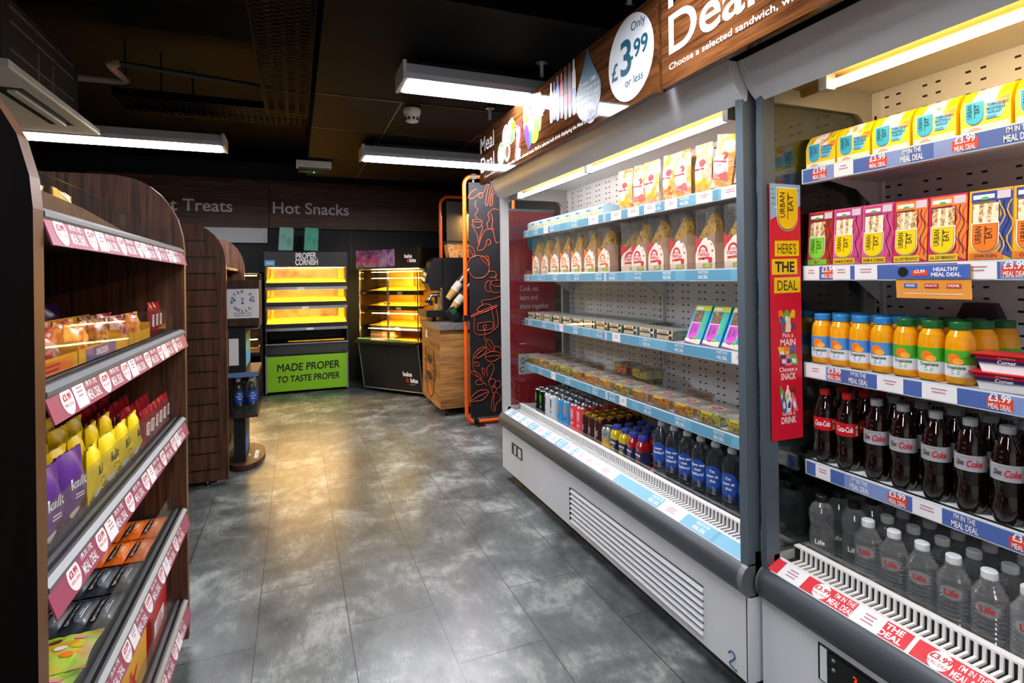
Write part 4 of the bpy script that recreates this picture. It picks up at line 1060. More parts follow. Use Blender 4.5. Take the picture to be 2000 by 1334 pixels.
for p, y, l in ((S_a, 1.19, 'red sandwich pack standing behind the green shield pack'), (S_c, 1.075, 'crimson sandwich pack standing in the dark behind the pink ones'), (S_c, .965, 'crimson sandwich pack standing in the dark behind the crimson ones'), (S_d, .70, 'yellow sandwich pack standing in the dark behind the yellow ones')):
    place(p, (sx + .16, y, z), FACE_R, l)

# -- yellow wrap boxes on the top shelf
def wrap_box(main, bcol, w=.1, h=.108, lab='x', group=None):
    b = MB(); d = .14
    prof = [(0, 0), (d, 0), (d, h * .98), (.07, h), (.045, h * .985), (.03, h * .94), (.018, h * .86), (.006, h * .7), (0, h * .55)]
    b.prism(prof, 'X', -w / 2, w / 2, main, True)
    o = obj('wrap_box', b, None, lab, 'wrap', group)
    def surf(u, v, e=.0006):
        pp = [(0, 0), (0, h * .55), (.006, h * .7), (.018, h * .86), (.03, h * .94), (.045, h * .985), (.07, h)]
        s = v
        for (a, b_), (c, d_) in zip(pp, pp[1:]):
            L_ = math.hypot(c - a, d_ - b_)
            if s <= L_ or (c, d_) == pp[-1]:
                q = s / L_; return Vector((u, a + (c - a) * q - e, b_ + (d_ - b_) * q + e * .5))
            s -= L_
    f = MB()
    P = lambda pts, m, e=.0006: f.add([surf(a, c, e) for a, c in pts], [tuple(range(len(pts)))], m)
    def patch(u0, u1, v0, v1, m, e):
        n = 8; f.add([surf(u, v0 + (v1 - v0) * i / n, e) for i in range(n + 1) for u in (u0 + .01 * i / n, u1 + .004 * i / n)], [(2 * i, 2 * i + 1, 2 * i + 3, 2 * i + 2) for i in range(n)], m)
    patch(-w * .3, w * .22, h * .58, h * 1.12, blend('wrap_photo', ['#b5652a', '#f1e4cf', '#fff6ea', '#e3a35c'], 35, .5), .0006)
    patch(-w * .45, -w * .4, h * .6, h * 1.1, col('leaf_print', '#7ac21f'), .0008); patch(w * .3, w * .38, h * .75, h * .95, col('leaf_print', '#7ac21f'), .0008)
    patch(w * .24, w * .46, h * .5, h * .66, ORAP, .0007)
    P([(-w * .48, .003), (w * .48, .003), (w * .48, .017), (-w * .48, .017)], col('foot_cream', '#f6efcf'), .0006); lines(f, lambda u, v: surf(u - w * .2, v + .009, .0009), 0, 0, .03, .008, INKRED, 2, 1)
    obj('printed_card', f, o, 'picture of the wrap')
    l = MB(); Wb = plane(surf(-w * .2, h * .42, .0008), (1, 0, 0), (0, 0, 1), surf(-w * .2, h * .42, .0008) + Vector((0, 1, 0)))
    badge(l, Wb, w * .36, h * .46, bcol)
    TB = col('box_text_blue', '#1273a3')
    l.poly([surf(a, c, .001) for a, c in ((w * .03, h * .24), (w * .3, h * .24), (w * .44, h * .58), (w * .03, h * .58))], col('cyan_panel', '#7fd0e6'))
    for i, s in enumerate(('TOMATO &', 'MOZZARELLA', 'WRAP')): l.text(s, TB, .0068, lambda u, v: surf(u + w * .05, v + h * .5 - i * .0092, .0014), 'L', .03, wmax=w * .36)
    lines(l, lambda u, v: surf(u + w * .14, v + h * .27, .0014), 0, 0, w * .2, .008, TB, 2, 2)
    obj('label', l, o, 'blue shield and wording')
    return o
YW = wrap_box(col('pack_bright_yellow', '#f5cf08'), BC, .1, .112, 'x', 'yellow wrap boxes on the top shelf')
for i, y in enumerate((1.208, 1.103, .996, .888, .778, .67)):
    for rw in range(2): place(YW, (1.5 + rw * .142, y, Z[0]), FACE_R, 'yellow wrap box with blue shield, %s, %s from the fridge end' % (ROW[rw] if rw == 0 else 'back row', NTH[i]))
# small orange promotion card clipped to the ticket strip
t = thing('promotion_card', 'orange and blue promotion card hanging from the sandwich shelf edge', 'card', (1.478, .885, 1.25))
m = MB(); m.T = Matrix.Translation((1.477, .885, 1.318)) @ Matrix.Rotation(FACE_R, 4, 'Z')
m.prism([(0, .035), (.001, .035), (.006, -.05), (.005, -.05)], 'X', -.087, .087, col('card_orange', '#f0a040'))
m.box(-.086, .086, -.0012, 0, .0, .034, col('card_blue', '#3f66b5')); 
K = lambda u, v: Vector((u, -.002, v))
m.text('HEALTHY', INKWHITE, .009, lambda u, v: K(u + .035, v + .019), 'C', .03); m.text('MEAL DEAL', INKWHITE, .009, lambda u, v: K(u + .035, v + .006), 'C', .03)
rect(m, K, -.045, -.005, .008, .022, REDT); m.text('£3.99', INKWHITE, .008, lambda u, v: Vector((u - .025, -.0024, v + .015)), 'C', .03)
m.poly([K(-.066 + .013 * math.cos(2 * PI * i / 16), .018 + .013 * math.sin(2 * PI * i / 16)) for i in range(16)], INKBLACK)
K2 = lambda u, v: Vector((u, -.0006 + (.035 - v) * .055, v))
for u, c, s in ((-.05, col('card_blue', '#3f66b5'), 'MAIN'), (0, INKRED, 'SNACK'), (.05, REDT, 'DRINK')):
    rect(m, K2, u - .016, u + .016, -.024, -.012, c); m.text(s, INKWHITE, .006, lambda a, b: K2(a + u, b - .02) + Vector((0, -.0005, 0)), 'C', .02)
lines(m, K2, 0, -.038, .14, .004, PAPER, 1, 2); m.T = None
obj('card', m, t, world=True)
# yoghurt corners, stacked
yg = MB(); YR = col('yoghurt_red', '#c8202e', .35); YN = col('yoghurt_navy', '#2a1f63', .35)
yg.prism([(-.048, 0), (.048, 0), (.055, .022), (-.055, .022)], 'Y', -.03, .03, INKWHITE); yg.prism([(-.055, .022), (.055, .022), (.06, .04), (-.06, .04)], 'Y', -.034, .034, YN)
YO = obj('yoghurt_pot', yg, None, 'x', 'yoghurt', 'stacked corner yoghurt pots')
l = MB().box(-.066, .066, -.042, .045, .04, .043, YR); fY = lambda u, v: Vector((u, -.0352 - (v - .022) * .0, v))
l.poly([Vector((a, -.0352, c)) for a, c in ((-.058, .03), (.058, .03), (.06, .0395), (-.06, .0395))], YR)
l.text('Strawberry', PAPER, .005, lambda u, v: Vector((u, -.0356, v + .0325)), 'C'); l.text('Corner', INKWHITE, .008, lambda u, v: Vector((u, -.0345, v + .021)), 'C', .02)
obj('foil_lid', l, YO, 'red foil lid')
for y, zz, l in ((.75, Z[2], 'lower strawberry corner yoghurt pot beside the juice'), (.745, Z[2] + .0435, 'upper strawberry corner yoghurt pot, stacked on the other'), (.61, Z[2], 'strawberry corner yoghurt pot alone past the stack')): place(YO, (1.535, y, zz), FACE_R + .1, l)
# purple temperature logger on the back panel
t = thing('temperature_logger', 'dark purple temperature logger with small screen behind the green capped juice', 'gauge', (1.80, .98, Z[2]))
m = MB().prism([(.0, Z[2] + .001), (-.13, Z[2] + .001), (-.13, Z[2] + .12), (-.1, Z[2] + .19), (-.03, Z[2] + .19), (0, Z[2] + .12)], 'X', 1.796, 1.829, col('logger_purple', '#2e2336')); m.v = [(x, y + 1.02, z_) for x, y, z_ in m.v]
obj('case', m, t, world=True); obj('screen', MB().box(1.793, 1.797, .925, .985, Z[2] + .1, Z[2] + .14, col('lcd_grey', '#7d8a88')), t, world=True)

# upright red promotion poster by the fridge end
t = thing('promotion_poster', 'tall red upright promotion poster with a yellow shield at the fridge end', 'poster', (1.39, 1.258, 1.2))
PX0, PX1, PZ0, PZ1, PY = 1.345, 1.47, .805, 1.612, 1.256
pr = MB().box(PX0, PX1, PY, PY + .004, PZ0 + .02, PZ1, col('poster_red', '#d31332')); obj('board', pr, t, world=True, bevel=.0008)
PW = lambda u, v, e=.0006: Vector(((PX0 + PX1) / 2 + u, PY - e, v))
m = MB(); hw = (PX1 - PX0) / 2
m.poly([PW(a, c) for a, c in ((-hw, 1.50), (-hw + .03, 1.515), (-.01, 1.50), (hw - .02, 1.535), (hw, 1.55), (hw, PZ1), (-hw, PZ1))], col('poster_sky', '#8db9e0'))
rr = random.Random(5)
for i in range(26):
    u, v = rr.uniform(-hw + .01, hw - .01), rr.uniform(1.535, PZ1 - .01); m.poly([PW(u + a, v + c, .0008) for a, c in ((-.007, -.001), (.007, 0), (.006, .002), (-.006, .003))], (GREENP, BLUP, INKWHITE, NB)[i % 4])
Wb = plane(PW(.006, 1.535, .001), (1, 0, 0), (0, 0, 1), PW(.006, 1.535, .001) + Vector((0, 1, 0))); badge(m, Wb, .078, .125, BY)
for i, (s, v, wd_) in enumerate((("HERE'S", 1.413, .1), ('THE', 1.357, .105), ('DEAL', 1.3, .108))):
    o_ = -.006 if i == 1 else .004
    m.poly([PW(o_ + a, v + c) for a, c in ((-wd_ / 2, -.024), (wd_ / 2, -.022), (wd_ / 2, .026), (-wd_ / 2, .024))], BY); m.text(s, INKBLACK, .031, lambda a, c: PW(a + o_, c + v - .015, .001), 'C', .0 if i != 1 else .03, w=wd_ * .76)
for v, s1, s2, cols in ((1.17, 'Pick a', 'MAIN', (ORAP, GREENP, YELP, BLUP, CREAM, INKRED)), (1.065, 'Choose a', 'SNACK', (YELP, ORAP, BLUP, PURP, PINKP, GREENP)), (.93, 'Grab a', 'DRINK', (GREENP, INKWHITE, BROWNP, BLUP, INKWHITE, PINKP))):
    for k, c in enumerate(cols):
        u = (k % 3 - 1) * .021 + (.006 if k > 2 else 0); vv = v + (.03 if k < 3 else .006); e_ = .0008 + k * .0001; tl_ = .12 * ((k * 7) % 5 - 2)
        if s2 == 'DRINK': sh = ((-.009, -.026), (.009, -.026), (.009, .012), (.0035, .022), (.0035, .032), (-.0035, .032), (-.0035, .022), (-.009, .012))
        elif s2 == 'SNACK': sh = ((-.014, -.018), (-.006, -.016), (.004, -.019), (.013, -.016), (.015, 0), (.012, .017), (.003, .015), (-.006, .018), (-.014, .015), (-.012, 0))
        else: sh = ((-.011, -.02), (.011, -.02), (.011, .012), (.006, .024), (-.006, .024), (-.011, .012))
        m.poly([PW(u + a + q * tl_, vv + q, e_) for a, q in sh], c)
        m.poly([PW(u + a * .6 + q * .4 * tl_, vv + q * .4 - .004, e_ + .00005) for a, q in sh], (INKWHITE, YELP, INKRED, CREAM, NB)[(k + len(s2)) % 5])
    m.text(s1, INKWHITE, .0135, lambda a, c: PW(a + .004, c + v - .03), 'C', .01); m.text(s2, INKWHITE, .02, lambda a, c: PW(a + .004, c + v - .055), 'C', .02, w=.062)
obj('print', m, t, world=True, label='printed offer steps')
obj('fixing', MB().box(PX0 + .01, PX0 + .03, PY + .004, 1.2642, 1.1, 1.13, ALU).box(PX0 + .01, PX0 + .03, PY + .004, 1.2642, 1.4, 1.43, ALU), t, world=True)

# ---------------------------------------------------------------- far fridge
z1, z2, z3, z4 = SHELF_F1
# flat pale blue and yellow boxes, top shelf
lb = MB(); SKY = col('box_pale_blue', '#a9d2ea'); b_ = MB()
b_.prism([(0, 0), (.1, 0), (.1, .05), (.03, .062), (0, .048)], 'X', -.058, .058, SKY)
PBX = obj('snack_box', b_, None, 'x', 'snack', 'pale blue snack boxes on the top shelf')
l = MB(); F = lambda u, v: Vector((u, -.0006, v))
for k in range(9):
    u = -.05 + k * .0115; l.poly([F(u + .006 * math.cos(2 * PI * i / 8), .012 + (k % 3) * .006 + .007 * math.sin(2 * PI * i / 8)) for i in range(8)], YELP)
rect(l, F, -.05, -.01, .03, .044, PAPER); rect(l, F, .01, .05, .034, .042, BLUP); l.text('NEW', BLUP, .008, lambda u, v: Vector((u - .03, -.001, v + .033)), 'C', .02)
obj('label', l, PBX, 'yellow and white print')
for i in range(8): place(PBX, (1.468, 3.345 - i * .123, z1), FACE_R, 'pale blue and yellow snack box, %s from the far end of the top shelf' % NTH[i])

# film bags of rolls on the top shelf
def pillow(w, h, t, mb, m, nx=10, nz=14, crimp=.06, z0=0.0, fold=0.0, seed=0):
    """soft sealed bag, front towards -Y"""
    rr = random.Random(seed); ph = rr.uniform(0, 6)
    def th(u, v):
        a = max(0.0, 1 - (abs(u) * 2) ** 2.2) ** .75; q = min(1, max(0, (v - .03) / .3), max(0, (.96 - v) / .34))
        return t / 2 * (a * (q ** .5 if q < 1 else 1) * (.82 + .18 * math.sin(9 * v + ph) * math.cos(8 * u + ph)) + .012) + .05 * t * math.sin(14 * u + ph + 5 * v) * (1 - q)
    def pt(u, v, s): 
        wv = 1 - .1 * math.sin(PI * v)
        return Vector((u * w * wv, s * th(u, v) + fold * (v - .5) ** 2 * h, z0 + v * h))
    vs = []; fs = []
    for s in (-1, 1):
        o = len(vs)
        for j in range(nz + 1):
            for i in range(nx + 1): vs.append(pt(i / nx - .5, j / nz, s))
        for j in range(nz):
            for i in range(nx):
                a = o + j * (nx + 1) + i; q = (a, a + 1, a + nx + 2, a + nx + 1); fs.append(q if s < 0 else q[::-1])
    mb.add(vs, fs, m, True)
    return lambda u, v, e=.001: pt(u / w, (v - z0) / h, -1) + Vector((0, -e, 0))
def face_patch(mb, surf, pts, m, e=.001, K=4):
    cu = sum(p[0] for p in pts) / len(pts); cv = sum(p[1] for p in pts) / len(pts); n = len(pts)
    vs = [surf(cu, cv, e)]; fs = []
    for k in range(1, K + 1): vs += [surf(cu + (u - cu) * k / K, cv + (v - cv) * k / K, e) for u, v in pts]
    for j in range(n): fs.append((0, 1 + j, 1 + (j + 1) % n))
    for k in range(K - 1):
        a = 1 + k * n; b = a + n; fs += [(a + j, b + j, b + (j + 1) % n, a + (j + 1) % n) for j in range(n)]
    mb.add(vs, fs, m, True)
def roll_bag(colr, lab, seed):
    b = MB(); s = pillow(.105, .2, .06, b, blend('film_bag_print', ['#c9b6a4', '#e2d3c4', '#d9a01e', '#dccbb8', '#cf7f22', '#d9c7b6'], 11, .3, spread=(.25, .75)), seed=seed)
    o = obj('bread_bag', b, None, lab, 'snack', 'film bags on the top shelf')
    l = MB(); face_patch(l, s, rrect(.076, .095, .012, 3, 0, .075), col('bag_paper', '#efe6e2'), .0015)
    face_patch(l, s, rrect(.076, .035, .006, 3, .0, .045), colr, .0022); face_patch(l, s, rrect(.066, .008, .003, 2, .0, .098), INKRED, .0022)
    face_patch(l, s, oval(.016, .016, 14, .02, .12), INKRED, .0022)
    l.text('LOVE', INKRED, .008, lambda u, v: s(u, v + .08, .003), 'C', .02); lines(l, lambda u, v: s(u, v, .003), 0, .045, .05, .02, PAPER, 3, seed)
    obj('label', l, o, 'pale printed label')
    return o
RB = [roll_bag(YELP, 'x', 1), roll_bag(col('bag_coral', '#e2767a'), 'x', 2), roll_bag(ORAP, 'x', 3)]
for i, (k, tl) in enumerate(((0, 0), (1, .05), (0, 0), (2, .08), (1, 0), (0, .05), (1, .2), (0, .22), (1, 0))):
    place(RB[k], (1.5 + .01 * (i % 2), 2.265 - i * .106 - (.02 if i == 8 else 0), z1 + abs(math.sin(tl)) * .052), FACE_R + random.uniform(-.1, .1), '%s label film bag, %s along the top shelf from the pale blue boxes' % (('yellow', 'coral', 'orange')[k], NTH[i]), None, (0, tl))
for i, (y, k) in enumerate(((2.2, 0), (1.93, 0), (1.66, 2))): place(RB[k], (1.6, y, z1), FACE_R, 'film bag in the back row, %s from the pale blue boxes' % NTH[i])

# pointed tortilla sleeves on the second shelf
GOLD = blend('golden_tortilla', ['#6b5418', '#c08a1d', '#e4b437', '#9c7a2b', '#b98a20'], 45, .5)
def sleeve(main, accent, lab, group):
    w, h, d = .108, .142, .05
    b = MB(); b.prism([(-w / 2, 0), (w / 2, 0), (w / 2, h), (w * .1, h * .86), (-w * .5, h * .66)], 'Y', 0, d, col('sleeve_tan', '#c9a58a', .55))
    o = obj('tortilla_pack', b, None, lab, 'wrap', group)
    c = MB(); c.prism([(-w * .46, h * .6), (w * .47, h * .6), (w * .46, h * 1.2), (w * .3, h * 1.5), (w * .1, h * 1.34), (-w * .36, h * .92)], 'Y', d * .15, d * .85, GOLD)
    obj('tortilla', c, o, 'golden wedge of tortilla')
    f = MB()
    vs = [(-w / 2, 0), (w / 2, 0), (w / 2, h * .7), (w * .52, h * 1.25), (w * .5, h * 1.68), (0, h * 1.64), (-w * .5, h * 1.66), (-w * .47, h * 1.1), (-w / 2, h * .6)]
    f.prism(vs, 'Y', -.0005, d + .001, CELLO); f.prism([(-w * .5, h * 1.6), (w * .5, h * 1.62), (w * .53, h * 1.72), (.2 * w, h * 1.68), (-.1 * w, h * 1.74), (-w * .54, h * 1.7)], 'Y', d * .4, d * .5, CELLO)
    obj('film_bag', f, o, 'clear film bag')
    F = lambda u, v, e=.0012: Vector((u, -e, v)); l = MB()
    arch = [(-w / 2, 0), (w / 2, 0)] + [(w / 2 - w * (1 - math.cos(R(a))) * .5, h * .42 + h * .44 * math.sin(R(a))) for a in range(0, 91, 10)] + [(-w * .18, h * .78), (-w * .4, h * .62), (-w / 2, h * .5)]
    l.poly([F(*p) for p in arch], main)
    l.poly([F(a, c) for a, c in ((-w / 2, h * .42), (-w * .4, h * .6), (-w * .15, h * .78), (-w * .5, h * .92))], accent)
    ar = [(-w * .1 + .026 * math.cos(R(a)), h * .46 + .03 * math.sin(R(a))) for a in range(0, 181, 15)]
    l.poly([F(a, c, .0015) for a, c in ar + [(-w * .1 - .02, h * .46), (-w * .1 + .02, h * .46)]], accent)
    l.poly([F(-w * .1 + .018 * math.cos(R(a)), h * .46 + .021 * math.sin(R(a)), .0018) for a in range(0, 181, 15)], main)
    l.text('POSH', accent, .009, lambda u, v: F(u - w * .1, v + h * .48, .0021), 'C', .02); l.text('TORTILLA', accent, .0105, lambda u, v: F(u - w * .08, v + h * .37, .0021), 'C', .03, w=w * .62)
    l.poly([F(u - w * .08, v + h * .32, .0018) for u, v in ((-.03, 0), (.03, .004), (.028, -.005), (-.028, -.008))], accent)
    l.poly([F(w * .26 + .012 * math.cos(2 * PI * i / 14), h * .25 + .012 * math.sin(2 * PI * i / 14), .0018) for i in range(14)], accent)
    for u, v, c in ((.02, .115, PURP), (.035, .095, ORAP), (-.02, .118, BROWNP), (.04, .07, BROWNP), (-.035, .035, YELP), (-.01, .04, GREENP)): l.poly([F(u + .005 * math.cos(2 * PI * i / 8), v + .004 * math.sin(2 * PI * i / 8), .0018) for i in range(8)], c)
    l.poly([F(a + .012, c, .0018) for a, c in rrect(.052, .017, .004, 3, 0, .014)], col('lime_tag', '#b4c022')); lines(l, lambda u, v: F(u, v, .0021), .012, .014, .04, .01, PAPER, 2, 3)
    obj('label', l, o, 'printed sleeve front')
    return o
TA = sleeve(col('sleeve_cream', '#f2e3d6'), col('sleeve_orange', '#df7a22'), 'x', 'orange label tortilla packs'); TB_ = sleeve(col('sleeve_blush', '#f3dfd2'), col('sleeve_red', '#c92f33'), 'x', 'red label tortilla packs')
for i, y in enumerate((3.27, 3.13, 2.99, 2.855, 2.715, 2.565, 2.42)): place(TA, (1.465, y, z2), FACE_R + random.uniform(-.06, .06), 'tall tortilla pack with orange label, %s from the far end' % NTH[i])
for i, (y, a) in enumerate(((2.235, 1.0), (2.12, .03), (1.99, 0), (1.84, -.02), (1.68, 0), (1.525, .03), (1.385, 0))): place(TB_, (1.467 + abs(a) * .045, y, z2), FACE_R + a, 'tall tortilla pack with red label, %s from the orange label ones' % NTH[i])
for i, (y, p) in enumerate(((2.5, TA), (2.345, TB_), (1.915, TB_), (1.755, TB_))): place(p, (1.57, y, z2), FACE_R, 'tortilla pack standing in shade behind the front row, %s from the far end' % NTH[i])

# clear tubs with beige bands on the third shelf
tb = MB(); DARKF = blend('olive_filling', ['#39402c', '#5f6a4c', '#8a9274', '#454d36'], 60, .5)
tb.prism([(-.05, 0), (.05, 0), (.056, .036), (-.056, .036)], 'Y', .004, .085, DARKF)
TUBO = obj('snack_tub', tb, None, 'x', 'snack tub', 'low clear snack tubs on the third shelf')
obj('tub', MB().prism([(-.052, 0.0005), (.052, 0.0005), (.059, .04), (-.059, .04)], 'Y', 0, .09, TUB), TUBO, 'clear plastic tub')
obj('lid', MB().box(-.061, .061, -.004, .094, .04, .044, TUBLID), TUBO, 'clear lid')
l = MB(); F = lambda u, v: Vector((u, -.0048, v)); rect(l, F, -.05, .05, .002, .018, col('band_beige', '#e9cfa4')); rect(l, F, -.05, .05, .027, .041, col('band_beige', '#e9cfa4')); rect(l, F, .03, .056, .004, .04, col('band_cream', '#f4e6c8'))
lines(l, lambda u, v: Vector((u - .01, -.0054, v + .033)), 0, 0, .06, .009, BROWNP, 2, 2)
obj('label', l, TUBO, 'beige band label')
for i in range(12):
    y = 3.345 - i * .1285
    for rw in range(3):
        if rw == 0 or i < 9 and (rw < 2 or i > 1): place(TUBO, (1.466 + rw * .1, y, z3), FACE_R, 'low clear snack tub with beige label, %s, %s from the far end' % (('front row', 'middle row', 'back row')[rw], NTH[i]))
# slim magenta and teal wraps leaning back
mg = MB(); wv, hv, dv = .092, .15, .055
mg.prism([(0, 0), (dv + .03, 0), (dv + .055, hv * .8), (.085, hv), (.07, hv)], 'X', -wv / 2, wv / 2, col('wrap_teal', '#119cc0'))
MW = obj('wrap_box', mg, None, 'x', 'wrap', 'teal and magenta wrap boxes')
dn = Vector((0, .07, hv)).normalized(); nn = Vector((0, -hv, .07)).normalized(); G = lambda u, v, e=.0006: dn * v + Vector((u, 0, 0)) + nn * e
L_ = math.hypot(.07, hv); l = MB()
l.poly([G(a, c) for a, c in ((-wv * .4, L_ * .52), (wv * .12, L_ * .52), (wv * .12, L_ * .86), (-wv * .4, L_ * .86))], blend('wrap_filling', ['#2a1608', '#8a5a1e', '#4a2c10', '#b5893a'], 50, .5))
l.poly([G(a, c) for a, c in ((wv * .16, L_ * .3), (wv * .4, L_ * .3), (wv * .4, L_ * .86), (wv * .16, L_ * .86))], col('wrap_green', '#1fb57c'))
obj('window', l, MW, 'window and green panel')
l = MB(); l.poly([G(a, c) for a, c in ((-wv * .49, L_ * .87), (wv * .49, L_ * .87), (wv * .49, L_), (-wv * .49, L_))], col('wrap_lime', '#c8d22a')); l.poly([G(a, c, .0009) for a, c in ((-wv * .42, L_ * .9), (0, L_ * .9), (0, L_ * .96), (-wv * .42, L_ * .96))], PAPER)
Wb = plane(G(-wv * .12, L_ * .33, .0009), (1, 0, 0), dn, G(-wv * .12, L_ * .33, .0009) - nn); badge(l, Wb, .05, .07, BM)
l.poly([G(wv * .12 + .012 * math.cos(2 * PI * i / 12), L_ * .16 + .007 * math.sin(2 * PI * i / 12), .0022) for i in range(12)], GREENP)
l.poly([G(a, c, .0012) for a, c in ((-wv * .49, .002), (wv * .49, .002), (wv * .49, L_ * .14), (-wv * .49, L_ * .14))], col('foot_cream', '#f6efcf')); l.poly([G(a, c, .0015) for a, c in ((-wv * .49, .002), (wv * .3, .002), (-wv * .49, L_ * .06))], BM)
obj('label', l, MW, 'magenta shield label')
for i, y in enumerate((1.765, 1.662, 1.558, 1.455)): place(MW, (1.466, y, z3), FACE_R, 'teal wrap box with magenta shield, leaning back, %s from the snack tubs' % NTH[i])
place(MW, (1.6, 1.645, z3), FACE_R, 'teal wrap box standing alone behind the front ones')

# salad tubs on the fourth shelf
SAL = [blend('salad_mix_' + n, c, 55, .5, bump=.4) for n, c in (('carrot', ['#7a2410', '#e0521a', '#ff9a2a', '#86a82a', '#ffd070']), ('leaf', ['#3a6a14', '#a4cc3a', '#f4dc4a', '#9a2a1a', '#e8662a']), ('corn', ['#c87a14', '#ffd42a', '#ff922a', '#9a2414', '#ffe88a']))]
def salad(fill, lab):
    rr = random.Random(9)
    b = MB()
    b.prism([(-.05, 0.001), (.05, 0.001), (.064, .04), (-.064, .04)], 'Y', .008, .108, fill)
    for i in range(26): b.ball((rr.uniform(-.055, .055), rr.uniform(.014, .1), .04 + rr.uniform(-.002, .004)), rr.uniform(.006, .014), rr.uniform(.006, .013), rr.uniform(.004, .008), fill, 7, 5)
    o = obj('salad_tub', b, None, lab, 'salad', 'clear salad tubs on the fourth shelf')
    obj('tub', MB().prism([(-.052, 0), (.052, 0), (.069, .047), (-.069, .047)], 'Y', 0, .116, TUB), o, 'clear plastic tub')
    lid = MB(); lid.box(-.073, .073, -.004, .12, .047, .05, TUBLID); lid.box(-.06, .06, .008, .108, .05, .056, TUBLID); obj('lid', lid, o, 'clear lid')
    l = MB(); D = lambda u, v: Vector((u, .02 + v, .0566)); l.poly([D(a, c + .03) for a, c in rrect(.072, .046, .008, 3)], col('label_gold', '#d6b23a'))
    l.poly([D(a, c + .03) + Vector((0, 0, .0004)) for a, c in oval(.027, .017, 16)], col('label_purple', '#8a1f96')); l.text('salad', INKWHITE, .009, lambda u, v: D(u, v + .026) + Vector((0, 0, .0008)), 'C')
    l.poly([Vector((a, -.0045, c)) for a, c in ((-.03, .04), (.03, .04), (.03, .05), (-.03, .05))], col('label_gold', '#d6b23a'))
    obj('label', l, o, 'gold and purple lid label')
    return o
SP = [salad(f, 'x') for f in SAL]; nm = ('carrot', 'leafy', 'sweetcorn')
for i in range(13):
    y = 3.335 - i * .151
    place(SP[(i * 2 + i // 3) % 3], (1.462, y, z4), FACE_R + random.uniform(-.02, .02), '%s salad tub with purple lid label, front row, %s from the far end' % (nm[(i * 2 + i // 3) % 3], NTH[i]))
for k, i in enumerate((0, 1, 2, 3, 5, 6, 9)):
    place(SP[k % 3], (1.588, 3.33 - i * .151, z4), FACE_R, '%s salad tub with purple lid label, back row, %s from the far end' % (nm[k % 3], NTH[k]))
for k, i in enumerate((5.5, 6.6)): place(SP[k], (1.6, 3.33 - i * .151, z4 + .0565), FACE_R, 'salad tub stacked on the back row, %s' % ('far one', 'near one')[k])
# ================================================================ walnut shelving on the left
EDGE = mat('walnut_edge_band', '#5e3d20', .4)
def panel_outline(x_front, x_rear, dx=0.0):
    o = [(x_front, .0), (x_front, 1.45), (x_front - .004, 1.50), (x_front - .019, 1.563), (x_front - .043, 1.61), (x_front - .07, 1.648), (x_front - .105, 1.68), (x_front - .148, 1.703), (x_front - .21, 1.714)]
    w = x_front - x_rear
    return o + [(x_rear + (x_front - a), b) for a, b in o[::-1]]
def slab_panel(name, par, y0, y1, xf, xr, face, lab=None):
    m = MB().prism([(a, max(b, .03)) for a, b in panel_outline(xf, xr)], 'Y', y0, y1, EDGE, False, face)
    return obj(name, m, par, lab, world=True)
GX = -.377
G1 = thing('shelving_unit', 'dark walnut shelving unit with rounded ends and rose ticket strips', 'shelving unit', (-.8, 1.7, 0))
slab_panel('end_panel', G1, 1.062, 1.10, GX, -1.25, wood('walnut_in_shade', '#040202', '#0d0705', 'Z', 9, .6, spec=.08)); slab_panel('end_panel', G1, 2.30, 2.332, GX, -1.25, WALNUT_P)  # near panel: its unlit look is put into the wood colour
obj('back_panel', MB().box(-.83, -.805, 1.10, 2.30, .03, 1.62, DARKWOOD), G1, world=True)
obj('plinth', MB().box(-1.2, -.43, 1.10, 2.30, 0, .12, BLACK), G1, world=True)
for y in (1.08, 2.316):
    for x in (GX - .06, -1.18): obj('foot', MB().lathe([(.022, 0), (.022, .006), (.006, .012), (.006, .03)], 12, CHROME), G1, loc=(x + .8, y - 1.7, 0))
LZ = (1.445, 1.15, .832, .50, .168)
SHELFDARK = mat('dark_shelf_steel', '#2a2523', .45)
def rose_strip(st, z, seed):
    a, b = Vector((-.383, 0, z + .004)), Vector((-.366, 0, z - .05))
    vd = (a - b).normalized(); hh = (a - b).length; nrm = Vector((vd.z, 0, -vd.x)).normalized()
    W0 = lambda u, v, e=0.0: Vector((b.x, 1.105 + u, b.z)) + vd * (v + hh / 2) + nrm * e
    st.add([W0(0, -hh / 2), W0(1.19, -hh / 2), W0(1.19, hh / 2), W0(0, hh / 2)] + [W0(0, -hh / 2, -.003), W0(1.19, -hh / 2, -.003), W0(1.19, hh / 2, -.003), W0(0, hh / 2, -.003)], [(0, 1, 2, 3), (7, 6, 5, 4), (0, 4, 5, 1), (3, 2, 6, 7), (1, 5, 6, 2), (0, 3, 7, 4)], ROSE)
    W1 = lambda u, v: W0(u, v, .0006); W2 = lambda u, v: W0(u, v, .0011)
    u = .03 + .02 * (seed % 3)
    k = 0
    while u < .98:
        st.poly([W1(u + .027 + .027 * math.cos(2 * PI * i / 24), hh * .47 * math.sin(2 * PI * i / 24)) for i in range(24)], PAPER)
        st.text('£3.99', INKRED, hh * .2, lambda p, q: W2(p + u + .027, q), 'C', .03); st.text('MEAL DEAL', INKRED, hh * .1, lambda p, q: W2(p + u + .027, q - hh * .2), 'C')
        if (k + seed) % 2 == 0: ticket_text(st, W1, 'in', u + .1, 0, hh * .95); u += .15
        else:
            rect(st, W1, u + .06, u + .115, -hh * .44, hh * .44, PAPER); lines(st, W2, u + .088, .004, .03, hh * .4, TINYPRINT, 3, k)
            ticket_text(st, W1, 'in', u + .155, 0, hh * .95); u += .205
        k += 1
